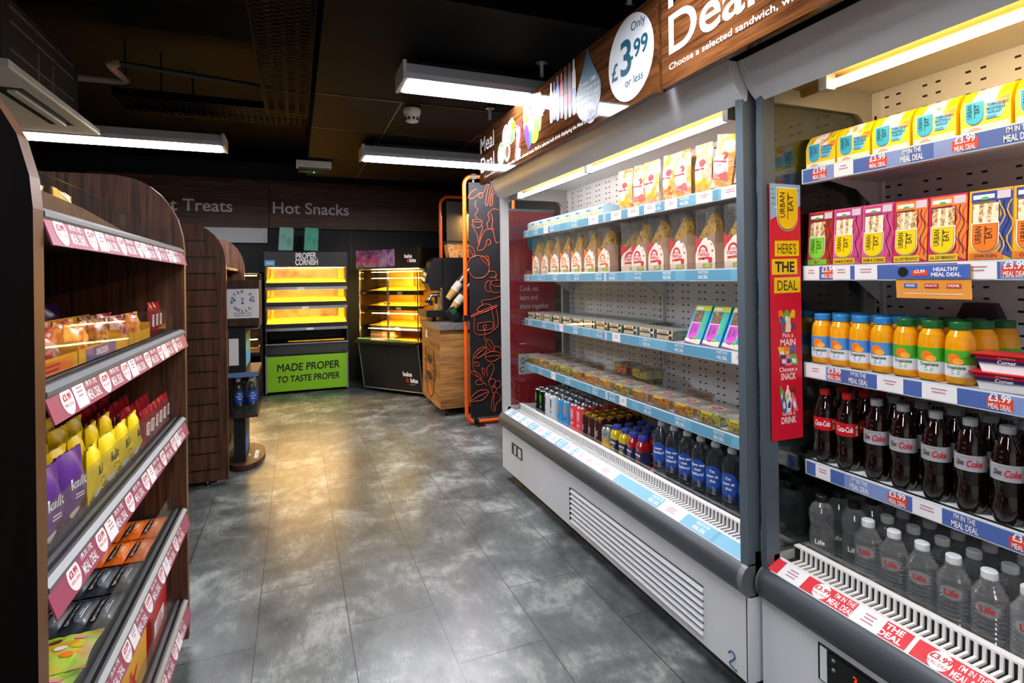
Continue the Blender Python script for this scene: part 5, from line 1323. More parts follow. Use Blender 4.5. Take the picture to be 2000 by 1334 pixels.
for i, z in enumerate(LZ):
    s = MB().box(-.803, -.40, 1.102, 2.298, z - .02, z, SHELFDARK)
    so = obj('shelf', s, G1, 'dark shelf with grey front rail', world=True)
    obj('front_rail', MB().prism([(-.42, z), (-.412, z + .012), (-.386, z + .012), (-.376, z + .004), (-.376, z - .003), (-.388, z - .02), (-.42, z - .02)], 'Y', 1.104, 2.296, ALU).box(-.4, -.392, 1.104, 2.296, z + .0125, z + .0145, BLACK), so, 'grey aluminium front rail', world=True)
    st = MB(); rose_strip(st, z, i); obj('ticket_strip', st, so, 'rose ticket strip', world=True)
    gh = (.08, .1, .112, .105, .1)[i]
    obj('guard', MB().box(-.408, -.4055, 1.108, 2.25, z + .012, z + gh, ACRYL), so, 'clear acrylic guard', world=True)
    for y in ((1.66, 2.2) if i == 0 else (1.72, 2.22)): obj('guard_post', MB().box(-.414, -.402, y, y + .018, z + .0, z + .062, ACRYL), so, 'clear acrylic post', world=True)

# top shelf: cardboard tray with yellow bags
t = thing('cardboard_tray', 'low brown cardboard tray on the top walnut shelf', 'tray', (-.52, 1.42, LZ[0]))
KRAFT = blend('kraft_board', ['#5e4026', '#7e5a38', '#6b4a2c'], 20, .7)
z = LZ[0] + .0008
obj('tray', MB().box(-.64, -.43, 1.12, 1.86, z, z + .008, KRAFT).prism([(1.12, z), (1.86, z), (1.86, z + .018), (1.45, z + .05), (1.12, z + .06)], 'X', -.435, -.428, KRAFT).box(-.645, -.638, 1.12, 1.86, z, z + .06, KRAFT).box(-.64, -.43, 1.115, 1.122, z, z + .06, KRAFT).box(-.64, -.43, 1.858, 1.865, z, z + .018, KRAFT), t, world=True)
YB = mat('yellow_bag_foil', '#f0bf1c', .3, var=.12, scale=25, coat=.4)
ym = MB(); pillow(.16, .09, .05, ym, YB, seed=4); ys_ = obj('snack_bag', ym, None, 'x', 'snack', 'yellow bags in the cardboard tray')
for y, zz, l in ((1.22, .012, 'yellow snack bag in the cardboard tray, near end'), (1.40, .002, 'yellow snack bag in the cardboard tray, second'), (1.56, -.012, 'yellow snack bag in the cardboard tray, third')): place(ys_, (-.50, y, LZ[0] + .009), FACE_L + .1, l)

# second shelf: yellow display box of chocolate bags, purple pouches behind
z = LZ[1] + .0008
t = thing('display_box', 'long yellow cardboard display box on the second walnut shelf', 'box', (-.5, 1.6, z))
YC = mat('yellow_card', '#e8a81c', .5, var=.08, scale=10)
bx = MB().box(-.60, -.44, 1.13, 2.08, z, z + .004, YC).box(-.444, -.44, 1.13, 2.08, z, z + .035, YC).box(-.604, -.60, 1.13, 2.08, z, z + .085, YC).box(-.6, -.44, 1.128, 1.132, z, z + .05, YC)
for y in (1.45, 1.77, 2.08): bx.box(-.6, -.44, y, y + .004, z, z + .055, YC)
obj('box', bx, t, world=True)
l = MB(); F = lambda u, v: Vector((-.4393, u, v)); rect(l, F, 1.5, 1.72, z + .004, z + .032, col('label_dusk', '#6a5f94')); l.text('SNICKERS', INKWHITE, .014, lambda u, v: Vector((-.4388, 1.61 + u, z + .012 + v)), 'C', .03)
rect(l, F, 1.16, 1.42, z + .004, z + .03, ORAP); lines(l, lambda u, v: Vector((-.4388, 1.29 + u, z + .017 + v)), 0, 0, .2, .018, INKRED, 2, 4)
obj('label', l, t, 'printed band', world=True)
CH = [blend('choc_bag_' + n, c, 28, .25) for n, c in (('brown', ['#2a120a', '#7a3d1e', '#c08a5a', '#3a1a10']), ('orange', ['#3a1408', '#d86a2a', '#f0c05a', '#7a2a14']), ('red', ['#3a0a10', '#b02a3a', '#e0b0a0', '#5a1018']))]
CP = []
for k, m_ in enumerate(CH):
    b = MB(); pillow(.13, .085, .05, b, m_, seed=k + 11); CP.append(obj('chocolate_bag', b, None, 'x', 'snack', 'chocolate bags in the yellow display box'))
for i in range(6):
    for rw in range(2):
        k = (i * 2 + rw) % 3
        place(CP[k], (-.473 - rw * .07, (1.215, 1.362, 1.536, 1.688, 1.856, 2.004)[i], z + .0045), FACE_L, '%s chocolate bag, %s row of the yellow display box, %s from the near end' % (('brown', 'orange', 'red')[k], ('front', 'back')[rw], NTH[i]))
PU = mat('purple_foil', '#35185c', .25, var=.25, scale=40, coat=.5)
b = MB(); pillow(.15, .12, .06, b, PU, seed=21); pp = obj('chocolate_pouch', b, None, 'x', 'snack', 'purple pouches behind the yellow display box')
for i in range(6): place(pp, (-.68, 1.24 + i * .155, z), FACE_L, 'dark purple pouch behind the yellow display box, %s from the near end' % NTH[i])
RF = mat('red_foil', '#8e1420', .22, var=.35, scale=45, coat=.6)
b = MB(); s = pillow(.05, .115, .03, b, RF, nx=6, nz=10, seed=31); rb = obj('snack_bar', b, None, 'x', 'snack', 'red wrapped bars')
l = MB(); l.text('BAR', INKWHITE, .0, lambda u, v: s(u, v), 'C') if False else None
face_patch(l, s, rrect(.03, .04, .006, 3, 0, .055), PAPER, .0012); lines(l, lambda u, v: s(u, v, .002), 0, .055, .022, .03, INKRED, 4, 2); obj('label', l, rb, 'small pale print')
for i in range(3): place(rb, (-.45, 2.125 + i * .055, z), FACE_L, 'red wrapped bar at the far end of the second shelf, %s of three' % NTH[i])

# third shelf: purple and yellow pouches, red bars
z = LZ[2]
def kallo(c, lab, group, w=.1, h=.125, seed=0):
    b = MB(); s = pillow(w, h, .052, b, c, seed=seed)
    o = obj('snack_pouch', b, None, lab, 'snack', group)
    l = MB(); l.text('kallo', INKBLACK if 'yellow' in group else INKWHITE, .022, lambda u, v: s(u, v + h * .5, .0016), 'C', .02, w=w * .6)
    lines(l, lambda u, v: s(u, v, .0014), 0, h * .38, w * .4, .012, INKBLACK if 'yellow' in group else INKWHITE, 2, 3)
    face_patch(l, s, oval(.014, .012, 12, w * .2, h * .2), BROWNP, .0014); face_patch(l, s, oval(.02, .01, 12, -w * .1, h * .16), col('pouch_white', '#e9e4da'), .0014)
    obj('label', l, o, 'brand word and picture')
    return o
KY = kallo(mat('yellow_pouch', '#f2d312', .4, var=.1, scale=30), 'x', 'yellow pouches on the third shelf', seed=41)
KP = kallo(mat('purple_pouch', '#5e2f86', .35, var=.15, scale=30), 'x', 'purple pouches on the third shelf', .11, .15, seed=42)
RWS = ['front row', 'second row', 'third row', 'fourth row', 'back row']
for c, y in enumerate((1.53, 1.642, 1.754, 1.866)):
    for rw in range(5): place(KY, (-.442 - rw * .068, y + .008 * (rw % 2), z), FACE_L + random.uniform(-.12, .12), 'yellow snack pouch, %s, %s from the purple pouches' % (RWS[rw], NTH[c]))
for c, y in enumerate((1.165, 1.285, 1.405)):
    for rw in range(4): place(KP, (-.445 - rw * .07, y, z), FACE_L + random.uniform(-.12, .12), 'purple snack pouch, %s, %s from the near end panel' % (RWS[rw], NTH[c]))
for c in range(6):
    for rw in range(6): place(rb, (-.432 - rw * .058, 1.962 + c * .056, z), FACE_L + random.uniform(-.2, .2), 'red wrapped bar, %s, %s from the yellow pouches' % (('front row', 'second row', 'third row', 'fourth row', 'fifth row', 'back row')[rw], NTH[c]))

# fourth shelf: flat fruit bars
z = LZ[3]
def flatbar(m1, m2, lab, group, seed):
    """lies flat, long side along Y"""
    b = MB(); b.T = Matrix.Translation((0, 0, .013)) @ Matrix.Rotation(R(-90), 4, 'X'); s0 = pillow(.05, .158, .024, b, m1, nx=8, nz=14, seed=seed, z0=-.079); b.T = None
    TT = Matrix.Translation((0, 0, .013)) @ Matrix.Rotation(R(-90), 4, 'X')
    s = lambda u, v, e=.001: TT @ s0(u, v, e)
    o = obj('fruit_bar', b, None, lab, 'snack', group)
    l = MB()
    sw = [(-.004 - .012 * math.cos(R(a)), .062 * math.sin(R(a))) for a in range(-80, 81, 16)] + [(-.016 + .022 * math.cos(R(a)) * -.3 - .0, .062 * math.sin(R(a))) for a in range(80, -81, -16)]
    up = [(-.016 + .010 * math.cos(2 * PI * i / 18) - .0, .055 * math.sin(2 * PI * i / 18)) for i in range(18)]
    face_patch(l, s, up, INKBLACK, .0012); face_patch(l, s, [(.006 + .014 * math.cos(2 * PI * i / 18), .048 * math.sin(2 * PI * i / 18)) for i in range(18)], m2, .0012)
    l.text('EAT NATURAL', INKWHITE, .0085, lambda u, v: s(-.016 - v + .004, u, .002), 'C', .02, w=.092)
    lines(l, lambda u, v: s(.006 + v, u, .002), 0, 0, .06, .012, PAPER, 2, seed)
    obj('label', l, o, 'black swoosh label')
    return o
BA = flatbar(mat('orange_wrapper', '#d9641a', .3, var=.2, scale=30, coat=.4), col('fruit_orange', '#ef8230'), 'x', 'orange fruit bars', 51)
BGr = flatbar(mat('slate_wrapper', '#31363d', .3, var=.3, scale=30, coat=.4), col('fruit_slate', '#57626e'), 'x', 'slate grey fruit bars', 52)
for rw, (p, y, n) in enumerate(((BA, 2.145, 'orange'), (BA, 1.98, 'orange'), (BGr, 1.812, 'slate grey'), (BGr, 1.645, 'slate grey'))):
    for c in range(5): place(p, (-.448 - c * .052, y, z + .0005), random.uniform(-.015, .015), '%s fruit bar lying flat, %s row from the far end, %s from the front' % (n, NTH[rw], NTH[c]))
GF = blend('green_pouch_print', ['#6fa51a', '#a9d12a', '#c9dc5a', '#e6a030', '#8fbf22'], 22, .35)
b = MB(); b.T = Matrix.Translation((0, 0, .02)) @ Matrix.Rotation(R(-90), 4, 'X'); s0 = pillow(.125, .142, .036, b, GF, seed=61, z0=-.071); b.T = None
GP = obj('snack_pouch', b, None, 'x', 'snack', 'green pouches lying flat'); TT = Matrix.Translation((0, 0, .02)) @ Matrix.Rotation(R(-90), 4, 'X'); l = MB(); s = lambda u, v, e=.001: TT @ s0(u, v, e)
for u, v, c in ((-.02, .03, BROWNP), (.03, .035, PINKP), (-.03, -.02, ORAP), (.02, -.03, ORAP), (.0, .0, PAPER), (.035, -.0, YELP)): face_patch(l, s, oval(.014, .009, 12, u, v), c, .0014)
obj('label', l, GP, 'nut and mango pictures')
for c, (x, y) in enumerate(((-.485, 1.478), (-.618, 1.478), (-.485, 1.332), (-.618, 1.332), (-.485, 1.186), (-.618, 1.186))): place(GP, (x, y, z + .0005), R(1.5), 'lime green pouch lying flat, %s, %s pair from the slate bars' % (('front', 'rear')[c % 2], NTH[c // 2]))

# bottom shelf: cartons
z = LZ[4]
def carton(name, x0, x1, y0, y1, h, m, lab):
    t = thing(name, lab, 'box', ((x0 + x1) / 2, (y0 + y1) / 2, z))
    obj('carton', MB().box(x0, x1, y0, y1, z + .0008, z + h, m), t, world=True, bevel=.002)
    return t
t = carton('biscuit_carton', -.60, -.425, 1.97, 2.20, .165, mat('carton_red', '#c01418', .35, coat=.3), 'glossy red carton on the bottom walnut shelf')
l = MB(); F = lambda u, v: Vector((-.4242, u, v)); rect(l, F, 2.02, 2.15, z + .04, z + .09, PAPER); lines(l, lambda u, v: Vector((-.4236, 2.085 + u, z + .065 + v)), 0, 0, .1, .04, INKRED, 3, 3); rect(l, F, 1.972, 2.0, z + .005, z + .12, col('carton_maroon', '#5a0f12')); obj('label', l, t, 'white front panel', world=True)
t = carton('biscuit_carton', -.62, -.428, 1.50, 1.94, .145, mat('carton_yellow', '#f2b10c', .35, coat=.3), 'glossy yellow carton on the bottom walnut shelf')
l = MB(); l.text('Twix', INKRED, .07, lambda u, v: Vector((-.4272, 1.72 + u, z + .04 + v)), 'C', .03, shear=.3, w=.24); obj('label', l, t, 'red lettering', world=True)
t = carton('biscuit_carton', -.60, -.43, 1.13, 1.46, .12, mat('carton_brown', '#4a2414', .4), 'dark brown carton at the near end of the bottom walnut shelf')

# ---------------------------------------------------------------- second unit with slatted end
G2 = thing('shelving_unit', 'walnut shelving unit with slotted end panel beyond the first', 'shelving unit', (-.8, 4.75, 0))
e = MB().prism([(a, max(b, .03)) for a, b in panel_outline(-.425, -1.25)], 'Y', 4.06, 4.10, EDGE, False, WALNUT_P)
for i in range(15): e.box(-1.2, -.475 - (.07 if i == 0 else 0), 4.0585, 4.061, 1.60 - i * .107, 1.609 - i * .107, BLACK)
obj('slotted_panel', e, G2, 'end panel with dark slots', world=True)
slab_panel('end_panel', G2, 5.42, 5.45, -.42, -1.25, WALNUT_P)
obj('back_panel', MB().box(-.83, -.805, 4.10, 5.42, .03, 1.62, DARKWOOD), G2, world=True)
for zz in LZ: obj('shelf', MB().box(-.803, -.46, 4.102, 5.418, zz - .02, zz, SHELFDARK), G2, world=True)
obj('plinth', MB().box(-1.2, -.5, 4.12, 5.40, 0, .12, BLACK), G2, world=True)
for x in (-.55, -1.1): obj('foot', MB().lathe([(.022, 0), (.022, .005), (.007, .012), (.006, .03)], 12, CHROME), G2, loc=(x + .8, 4.08 - 4.75, 0))

# ---------------------------------------------------------------- bottled water stand
DX, DY = -.36, 4.55
t = thing('display_stand', 'walnut bottled water display stand with oval base and white sign', 'display stand', (DX, DY, 0))
P = lambda n, mb, lab=None, par=t: obj(n, mb, par, lab, world=True)
P('base', MB().prism([(-.36 + .135 * math.cos(2 * PI * i / 40), DY + .02 + .30 * math.sin(2 * PI * i / 40)) for i in range(40)], 'Z', 0.002, .04, WALNUT, True).text('smartwater', INKWHITE, .05, lambda u, v: Vector((-.29 - v * .75 + .02, DY - .02 + u * .55, .041)), 'C', .03, w=.38).text('glaceau', INKWHITE, .022, lambda u, v: Vector((-.325 - v * .75, DY - .02 + u * .6, .041)), 'C', .02), 'oval base with white lettering')
PIC = MB().box(-.42, -.345, 4.36, 4.74, .04, .365, MATTBLACK)
def bottlepic(mb, z0, z1, n=5):
    for i in range(n):
        y = 4.40 + i * .068; w = .028; h = z1 - z0
        F = lambda u, v, e=.0008: Vector((-.345 + e, y + u, z0 + v))
        mb.poly([F(a, c) for a, c in ((-w, 0), (w, 0), (w, h * .68), (w * .4, h * .85), (-w * .4, h * .85), (-w, h * .68))], (GREENP, BLUP)[0] if z0 > .5 and i % 2 else col('bottle_print', '#39454a'))
        mb.poly([F(a, c, .0012) for a, c in ((-w, h * .1), (w, h * .14), (w, h * .46), (-w, h * .42))], BLUP); mb.poly([F(a, c, .0012) for a, c in ((-w * .35, h * .85), (w * .35, h * .85), (w * .35, h), (-w * .35, h))], PAPER)
bottlepic(PIC, .07, .36); P('lower_column', PIC, 'column printed with water bottles')
P('tray', MB().box(-.45, -.26, 4.32, 4.80, .365, .385, WALNUT).box(-.264, -.258, 4.32, 4.80, .385, .44, ACRYL).box(-.45, -.26, 4.316, 4.322, .365, .455, ACRYL).box(-.45, -.26, 4.79, 4.80, .385, .655, WALNUT))
P('hood', MB().box(-.45, -.255, 4.31, 4.81, .655, .69, WALNUT).box(-.45, -.254, 4.308, 4.309, .658, .69, col('pale_blue_band', '#5c86b5')))
P('bay_back', MB().box(-.458, -.45, 4.32, 4.80, .38, .66, WALNUT))
U = MB().box(-.44, -.335, 4.34, 4.78, .69, 1.0, MATTBLACK).box(-.442, -.38, 4.338, 4.341, .74, .93, PAPER)
n = 6
for i in range(n):
    y = 4.385 + i * .068; w = .028
    F = lambda u, v, e=.0008: Vector((-.335 + e, y + u, .72 + v))
    U.poly([F(a, c) for a, c in ((-w, 0), (w, 0), (w, .17), (.011, .21), (-.011, .21), (-w, .17))], GREENP if i % 2 else col('bottle_print_pale', '#8fb7a8')); U.poly([F(a, c, .0012) for a, c in ((-w, .01), (w, .01), (w, .1), (-w, .11))], col('label_print_sky', '#5aa6d8')); U.poly([F(a, c, .0012) for a, c in ((-.011, .21), (.011, .21), (.011, .24), (-.011, .24))], PAPER)
P('upper_column', U, 'column printed with green and blue bottles')
P('sign_rail', MB().box(-.45, -.243, 4.31, 4.33, 1.02, 1.075, WALNUT).box(-.45, -.24, 4.305, 4.34, 1.285, 1.345, WALNUT).box(-.45, -.25, 4.335, 4.78, 1.0, 1.345, MATTBLACK))
S = MB().box(-.45, -.248, 4.312, 4.334, 1.075, 1.285, PAPER); BI = col('badge_ink_blue', '#1f5a8f')
def ring(words, r, a_mid, z0, flip):
    n = len(words); da = .40 if not flip else .36
    for i, ch in enumerate(words):
        if ch == ' ': continue
        a = a_mid + (i - (n - 1) / 2) * da * (1 if not flip else -1)
        cx, cz = r * math.sin(a), r * math.cos(a); 
        rot = -a if not flip else PI - a
        S.text(ch, BI, .021, lambda u, v: Vector((-.349 + cx + u * math.cos(rot) - v * math.sin(rot), 4.3112, z0 + cz + u * math.sin(rot) + v * math.cos(rot))), 'C', .03)
ring('WATER FOR', .058, 0, 1.195, False); ring('WELLS', .078, PI, 1.195, True)
F = lambda u, v: Vector((-.349 + u, 4.3112, 1.195 + v))
S.poly([F(.008 * math.cos(2 * PI * i / 14), -.012 + .009 * math.sin(2 * PI * i / 14)) for i in range(14)], BI); S.poly([F(a, c) for a, c in ((-.003, 0), (.003, 0), (.012, .03), (0, .02), (-.012, .03))], col('badge_sky', '#6aa9d6')); S.poly([F(a, c) for a, c in ((-.055, .0), (-.045, .0), (-.045, .018), (-.055, .018))], BI); S.poly([F(a, c) for a, c in ((.045, .0), (.055, .0), (.055, .018), (.045, .018))], BI)
S.text('Every bottle you buy', INKBLACK, .009, lambda u, v: F(u + .0, v - .088), 'C', .02, w=.11); S.text('will help fund a new well', INKBLACK, .009, lambda u, v: F(u, v - .104), 'C', .02, w=.11)
P('sign', S, 'white Water for Wells sign')
for i in range(3):
    for c in range(2):
        place(S3, (-.306 - c * .084, 4.375 + i * .09, .3852), R(20), 'small dark water bottle in the display stand, %s row, %s from the front' % (NTH[c], NTH[i]), 'water bottles in the display stand')
# ================================================================ hot snack cabinets at the back wall
HOT = lightmat('hot_cabinet_strip', '#ffcf7a', BAY_E)
BRASSM = blend('amber_mirror_back', ['#5a4a2a', '#8c7850', '#a88e58', '#6a5a38'], 4, .25)
YSH = mat('amber_lit_shelf', '#f4c22c', .35, var=.05, scale=8)  # amber of the bay light put into the colour
SC_ = obj  # short name for parts below
t = thing('hot_cabinet', 'black hot snack cabinet with three amber bays and lime green front board', 'cabinet', (.13, 7.3, 0))
P = lambda n, mb, lab=None, par=t, **k: obj(n, mb, par, lab, world=True, **k)
x0, x1, yf, yb = -.335, .60, 7.0, 7.58
P('base', MB().box(x0 + .02, x1 - .02, yf + .05, yb, .06, .47, BLACK))
for x in (x0 + .09, x1 - .09):
    for y in (yf + .1, yb - .1): P('caster', MB().tube([(x - .012, y, .03), (x + .012, y, .03)], .028, ALU, 14).box(x - .01, x + .01, y - .02, y + .02, .04, .062, ALU))
gb = MB().box(x0 + .016, x1 - .02, yf + .0, yf + .012, .035, .448, col('lime_board', '#86c81a', .45))
for dx_, dz_ in ((0, 0), (.004, .002), (.002, -.003)):
    gb.text('MADE PROPER', INKBLACK, .088, flat((.138 + dx_, yf - .0015 - dx_ * .1, .275 + dz_), (1, 0, .012), (.06, 0, 1)), 'C', 0, w=.70); gb.text('TO TASTE PROPER', INKBLACK, .074, flat((.138 + dx_, yf - .0015 - dx_ * .1, .145 + dz_), (1, 0, .018), (.06, 0, 1)), 'C', 0, w=.70)
P('front_board', gb, 'lime green board reading Made proper to taste proper')
P('board_frame', MB().box(x0, x0 + .018, yf - .006, yf + .03, .02, .462, ALU).box(x1 - .022, x1 - .004, yf - .006, yf + .03, .02, .462, ALU).box(x0, x1, yf + .01, yf + .03, .448, .47, BLACK))
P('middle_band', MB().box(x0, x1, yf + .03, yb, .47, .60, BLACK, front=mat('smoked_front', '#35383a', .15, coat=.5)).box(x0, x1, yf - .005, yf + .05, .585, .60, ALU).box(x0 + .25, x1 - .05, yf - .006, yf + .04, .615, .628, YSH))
P('side_wall', MB().box(x0, x0 + .02, yf + .02, yb, .6, 1.51, BLACK)); P('side_wall', MB().box(x1 - .02, x1, yf + .02, yb, .6, 1.51, BLACK)); P('rear_wall', MB().box(x0, x1, yb - .02, yb, .47, 1.69, BLACK))
for k, (zb, zt) in enumerate(((1.275, 1.505), (1.045, 1.265), (.79, 1.035))):
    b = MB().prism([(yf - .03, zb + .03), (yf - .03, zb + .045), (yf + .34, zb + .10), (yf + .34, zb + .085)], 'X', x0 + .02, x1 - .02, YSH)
    so = P('shelf', b, 'sloping amber lit shelf')
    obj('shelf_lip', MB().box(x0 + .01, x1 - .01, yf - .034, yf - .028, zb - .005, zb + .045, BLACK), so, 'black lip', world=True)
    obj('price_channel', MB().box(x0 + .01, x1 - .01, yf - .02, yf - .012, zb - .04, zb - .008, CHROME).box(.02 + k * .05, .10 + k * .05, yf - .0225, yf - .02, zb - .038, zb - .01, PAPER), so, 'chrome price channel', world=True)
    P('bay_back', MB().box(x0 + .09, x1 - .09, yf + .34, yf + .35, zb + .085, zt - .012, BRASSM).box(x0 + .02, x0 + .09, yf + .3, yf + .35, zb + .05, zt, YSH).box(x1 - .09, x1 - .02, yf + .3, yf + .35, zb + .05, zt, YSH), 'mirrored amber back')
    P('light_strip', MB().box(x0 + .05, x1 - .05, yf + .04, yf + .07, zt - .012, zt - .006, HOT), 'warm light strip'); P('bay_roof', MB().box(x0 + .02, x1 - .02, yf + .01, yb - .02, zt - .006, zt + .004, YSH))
    P('wire', MB().tube([(x0 + .055, yf + .29, zt - .02), (x0 + .056, yf + .29, zt - .09), (x0 + .03, yf + .27, zb + .06)], .004, BLACK, 6))
hd = MB().box(x0, x1, yf - .005, yb, 1.51, 1.685, BLACK)
hd.text('PROPER', INKWHITE, .07, flat((.125, yf - .0065, 1.605), (1, 0, .05), (0, 0, 1)), 'C', .03, w=.235); hd.text('CORNISH', INKWHITE, .068, flat((.13, yf - .0065, 1.53), (1, 0, .02), (0, 0, 1)), 'C', .035, w=.255)
rect(hd, flat((0, yf - .0065, 0), (1, 0, 0), (0, 0, 1)), x0 + .004, x0 + .115, 1.518, 1.585, col('sticker_blue', '#4aa3d8')); lines(hd, flat((x0 + .06, yf - .0075, 1.55), (1, 0, 0), (0, 0, 1)), 0, 0, .08, .03, INKWHITE, 2, 2)
for x in (-.025, .29): hd.ball((x, yf - .006, 1.57), .007, .002, .007, INKRED, 8, 5)
P('header', hd, 'black header with white hand lettering')
# leaflet holders with mint leaflets
MINT = mat('mint_paper', '#9fd6c6', .6); MINT2 = mat('mint_bright', '#6fd3b0', .6)
def leaflets(x, m, lab, lab2):
    h = thing('leaflet_holder', lab, 'leaflet holder', (x, 7.05, 1.685), 0, 'leaflet holders on the hot cabinet')
    H = MB(); H.T = Matrix.Translation((x, 7.05, 1.697)) @ Matrix.Rotation(R(-14), 4, 'X')
    H.box(-.1, .1, 0, .004, 0.003, .15, ACRYL); H.box(-.1, .1, .03, .034, 0.003, .2, ACRYL); H.box(-.1, -.097, 0, .034, 0.003, .15, ACRYL); H.box(.097, .1, 0, .034, .003, .15, ACRYL); H.T = None; H.box(x - .1, x + .1, 7.04, 7.12, 1.6855, 1.689, ACRYL)
    obj('holder', H, h, world=True)
    L_ = MB(); L_.T = Matrix.Translation((x, 7.05, 1.697)) @ Matrix.Rotation(R(-14), 4, 'X') @ Matrix.Rotation(R(3), 4, 'Y')
    for k in range(4): L_.box(-.082 + k * .003, .068 + k * .003, .007 + k * .006, .008 + k * .006, .012, .30 - k * .003, m)
    F = lambda u, v: Vector((u, .0062, v)); INKM = col('mint_ink', '#1f5f56')
    for i in range(20):
        a = 2 * PI * i / 20; b_ = 2 * PI * (i + 1) / 20
        L_.poly([F(-.035 + q * math.cos(w_), .18 + q * math.sin(w_)) for q, w_ in ((.026, a), (.022, a), (.022, b_), (.026, b_))], INKM)
    L_.text('i', INKM, .022, lambda u, v: F(u - .035, v + .17), 'C', .02); lines(L_, lambda u, v: F(u, v), .03, .12, .05, .1, col('mint_ink_soft', '#5fa79a'), 5, int(x * 40) + 9); L_.T = None
    q = obj('leaflet', L_, None, lab2, 'leaflet', 'mint leaflets', world=True, loc=(x, 7.06, 1.7))
leaflets(-.10, MINT, 'clear holder with pale mint leaflets on the hot cabinet', 'pale mint leaflets in the holder above the blue sticker'); leaflets(.185, MINT2, 'clear holder with bright mint leaflets on the hot cabinet', 'bright mint leaflets in the holder above the white lettering')

# open treats cabinet left of it
t = thing('treats_cabinet', 'black open treats cabinet with amber lit wooden trays by the back wall', 'cabinet', (-.8, 7.3, 0))
x0, x1 = -1.55, -.36
P = lambda n, mb, lab=None, par=t, **k: obj(n, mb, par, lab, world=True, **k)
P('frame', MB().box(x0, x0 + .03, 7.02, 7.58, 0, 1.45, BLACK).box(x1 - .03, x1, 7.02, 7.58, 0, 1.45, BLACK).box(x0, x1, 7.55, 7.58, 0, 1.45, MATTBLACK).box(x0, x1, 7.02, 7.58, 1.43, 1.45, BLACK).box(x0, x1, 7.05, 7.58, 0, .3, BLACK))
for k, z in enumerate((1.27, 1.03, .80, .52)):
    so = P('tray', MB().box(x0 + .03, x1 - .03, 7.04, 7.5, z - .012, z, OAKX).box(x0 + .03, x1 - .03, 7.03, 7.045, z - .012, z + .045, OAKX).box(x0 + .03, x0 + .045, 7.04, 7.5, z, z + .06, OAKX).box(x1 - .045, x1 - .03, 7.04, 7.5, z, z + .06, OAKX), 'oak tray')
    P('light_strip', MB().box(x0 + .06, x1 - .06, 7.08, 7.1, z + .135, z + .14, HOT), 'warm light strip')
    P('price_channel', MB().box(x0 + .02, x1 - .02, 7.018, 7.026, z - .05, z - .014, BLACK))

# angled hot cabinet with glass doors
A = math.atan2(6.036 - 6.79, 1.274 - .674)
t = thing('hot_cabinet', 'angled glass fronted hot cabinet with purple header and dark lower panel', 'cabinet', (.674, 6.79, 0), A)
Pm = lambda n, mb, lab=None, par=t, **k: obj(n, mb, par, lab, **k)
w, d = .966, .56
Pm('base', MB().box(.06, w - .06, .12, d, .05, .6, BLACK))
fp = MB(); fp.prism([(.09, .055), (.105, .055), (.015, .60), (0, .60)], 'X', .04, w - .03, mat('dark_wood_laminate', '#15171b', .4, var=.3, scale=14), False)
Q = lambda u, v: Vector((u, .0895 - (v - .055) * .165 - .0015, v))
fp.text('bake', INKWHITE, .05, lambda a, b: Q(a + .74, b + .235), 'C', .04); fp.text('&', INKRED, .05, lambda a, b: Q(a + .735, b + .165), 'C', .04); fp.text('bite', INKWHITE, .05, lambda a, b: Q(a + .83, b + .165), 'C', .04); lines(fp, lambda a, b: Q(a, b) , .8, .14, .16, .006, INKWHITE, 1, 1)
lp = Pm('lower_panel', fp, 'dark sloping panel with bake and bite lettering')
fr = MB()
for a, b_ in (((.035, .09, .05), (.035, 0, .605)), ((w - .025, .09, .05), (w - .025, 0, .605)), ((.035, .088, .052), (w - .025, .088, .052)), ((.035, 0, .6), (w - .025, 0, .6))): fr.tube([a, b_], .007, ALU, 6)
Pm('panel_frame', fr, 'aluminium edge')
for x in (.15, w - .15): Pm('caster', MB().tube([(x - .012, .2, .03), (x + .012, .2, .03)], .028, ALU, 12).box(x - .01, x + .01, .18, .22, .04, .06, ALU))
Pm('ledge', MB().box(.02, w - .02, -.055, .3, .60, .63, BLACK))
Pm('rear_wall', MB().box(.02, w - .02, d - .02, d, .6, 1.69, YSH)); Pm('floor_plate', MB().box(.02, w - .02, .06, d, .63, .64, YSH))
for k, z in enumerate((.78, 1.02, 1.2)):
    so = Pm('shelf', MB().prism([(.14, z), (.14, z + .012), (d - .03, z + .06), (d - .03, z + .05)], 'X', .06, w - .04, YSH).box(.06, w - .04, .13, .138, z - .04, z + .01, BLACK), 'amber lit shelf with black lip')
    obj('price_ticket', MB().box(.5 + k * .02, .57 + k * .02, .126, .13, z - .034, z - .004, PAPER), so)
    Pm('light_strip', MB().box(.1, w - .1, .16, .19, z + .155, z + .16, HOT), 'warm light strip')
Pm('light_strip', MB().box(.1, w - .1, .16, .19, 1.43, 1.436, HOT), 'warm light strip'); Pm('light_strip', MB().box(.1, w - .1, .10, .115, .757, .761, HOT), 'warm light strip')  # lowest strip is added to brighten the parcels
for x in (.02, w - .03): Pm('side_glass', MB().box(x, x + .006, .04, d - .02, .63, 1.46, GLASS))
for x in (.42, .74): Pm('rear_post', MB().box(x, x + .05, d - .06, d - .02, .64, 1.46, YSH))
for k in range(2):
    dx = .03 + k * (w - .06) / 2; dw = (w - .06) / 2 - .008
    dr = Pm('door', MB().box(dx, dx + dw, .03, .036, .645, 1.45, GLASS), 'clear glass door')
    obj('door_trim', MB().box(dx, dx + .008, .026, .04, .645, 1.45, CHROME), dr); obj('door_trim', MB().box(dx + dw - .008, dx + dw, .026, .04, .645, 1.45, CHROME), dr); obj('door_knob', MB().ball((dx + (dw - .03 if k == 0 else .03), .02, 1.06), .01, .012, .01, BLACK, 8, 6), dr)
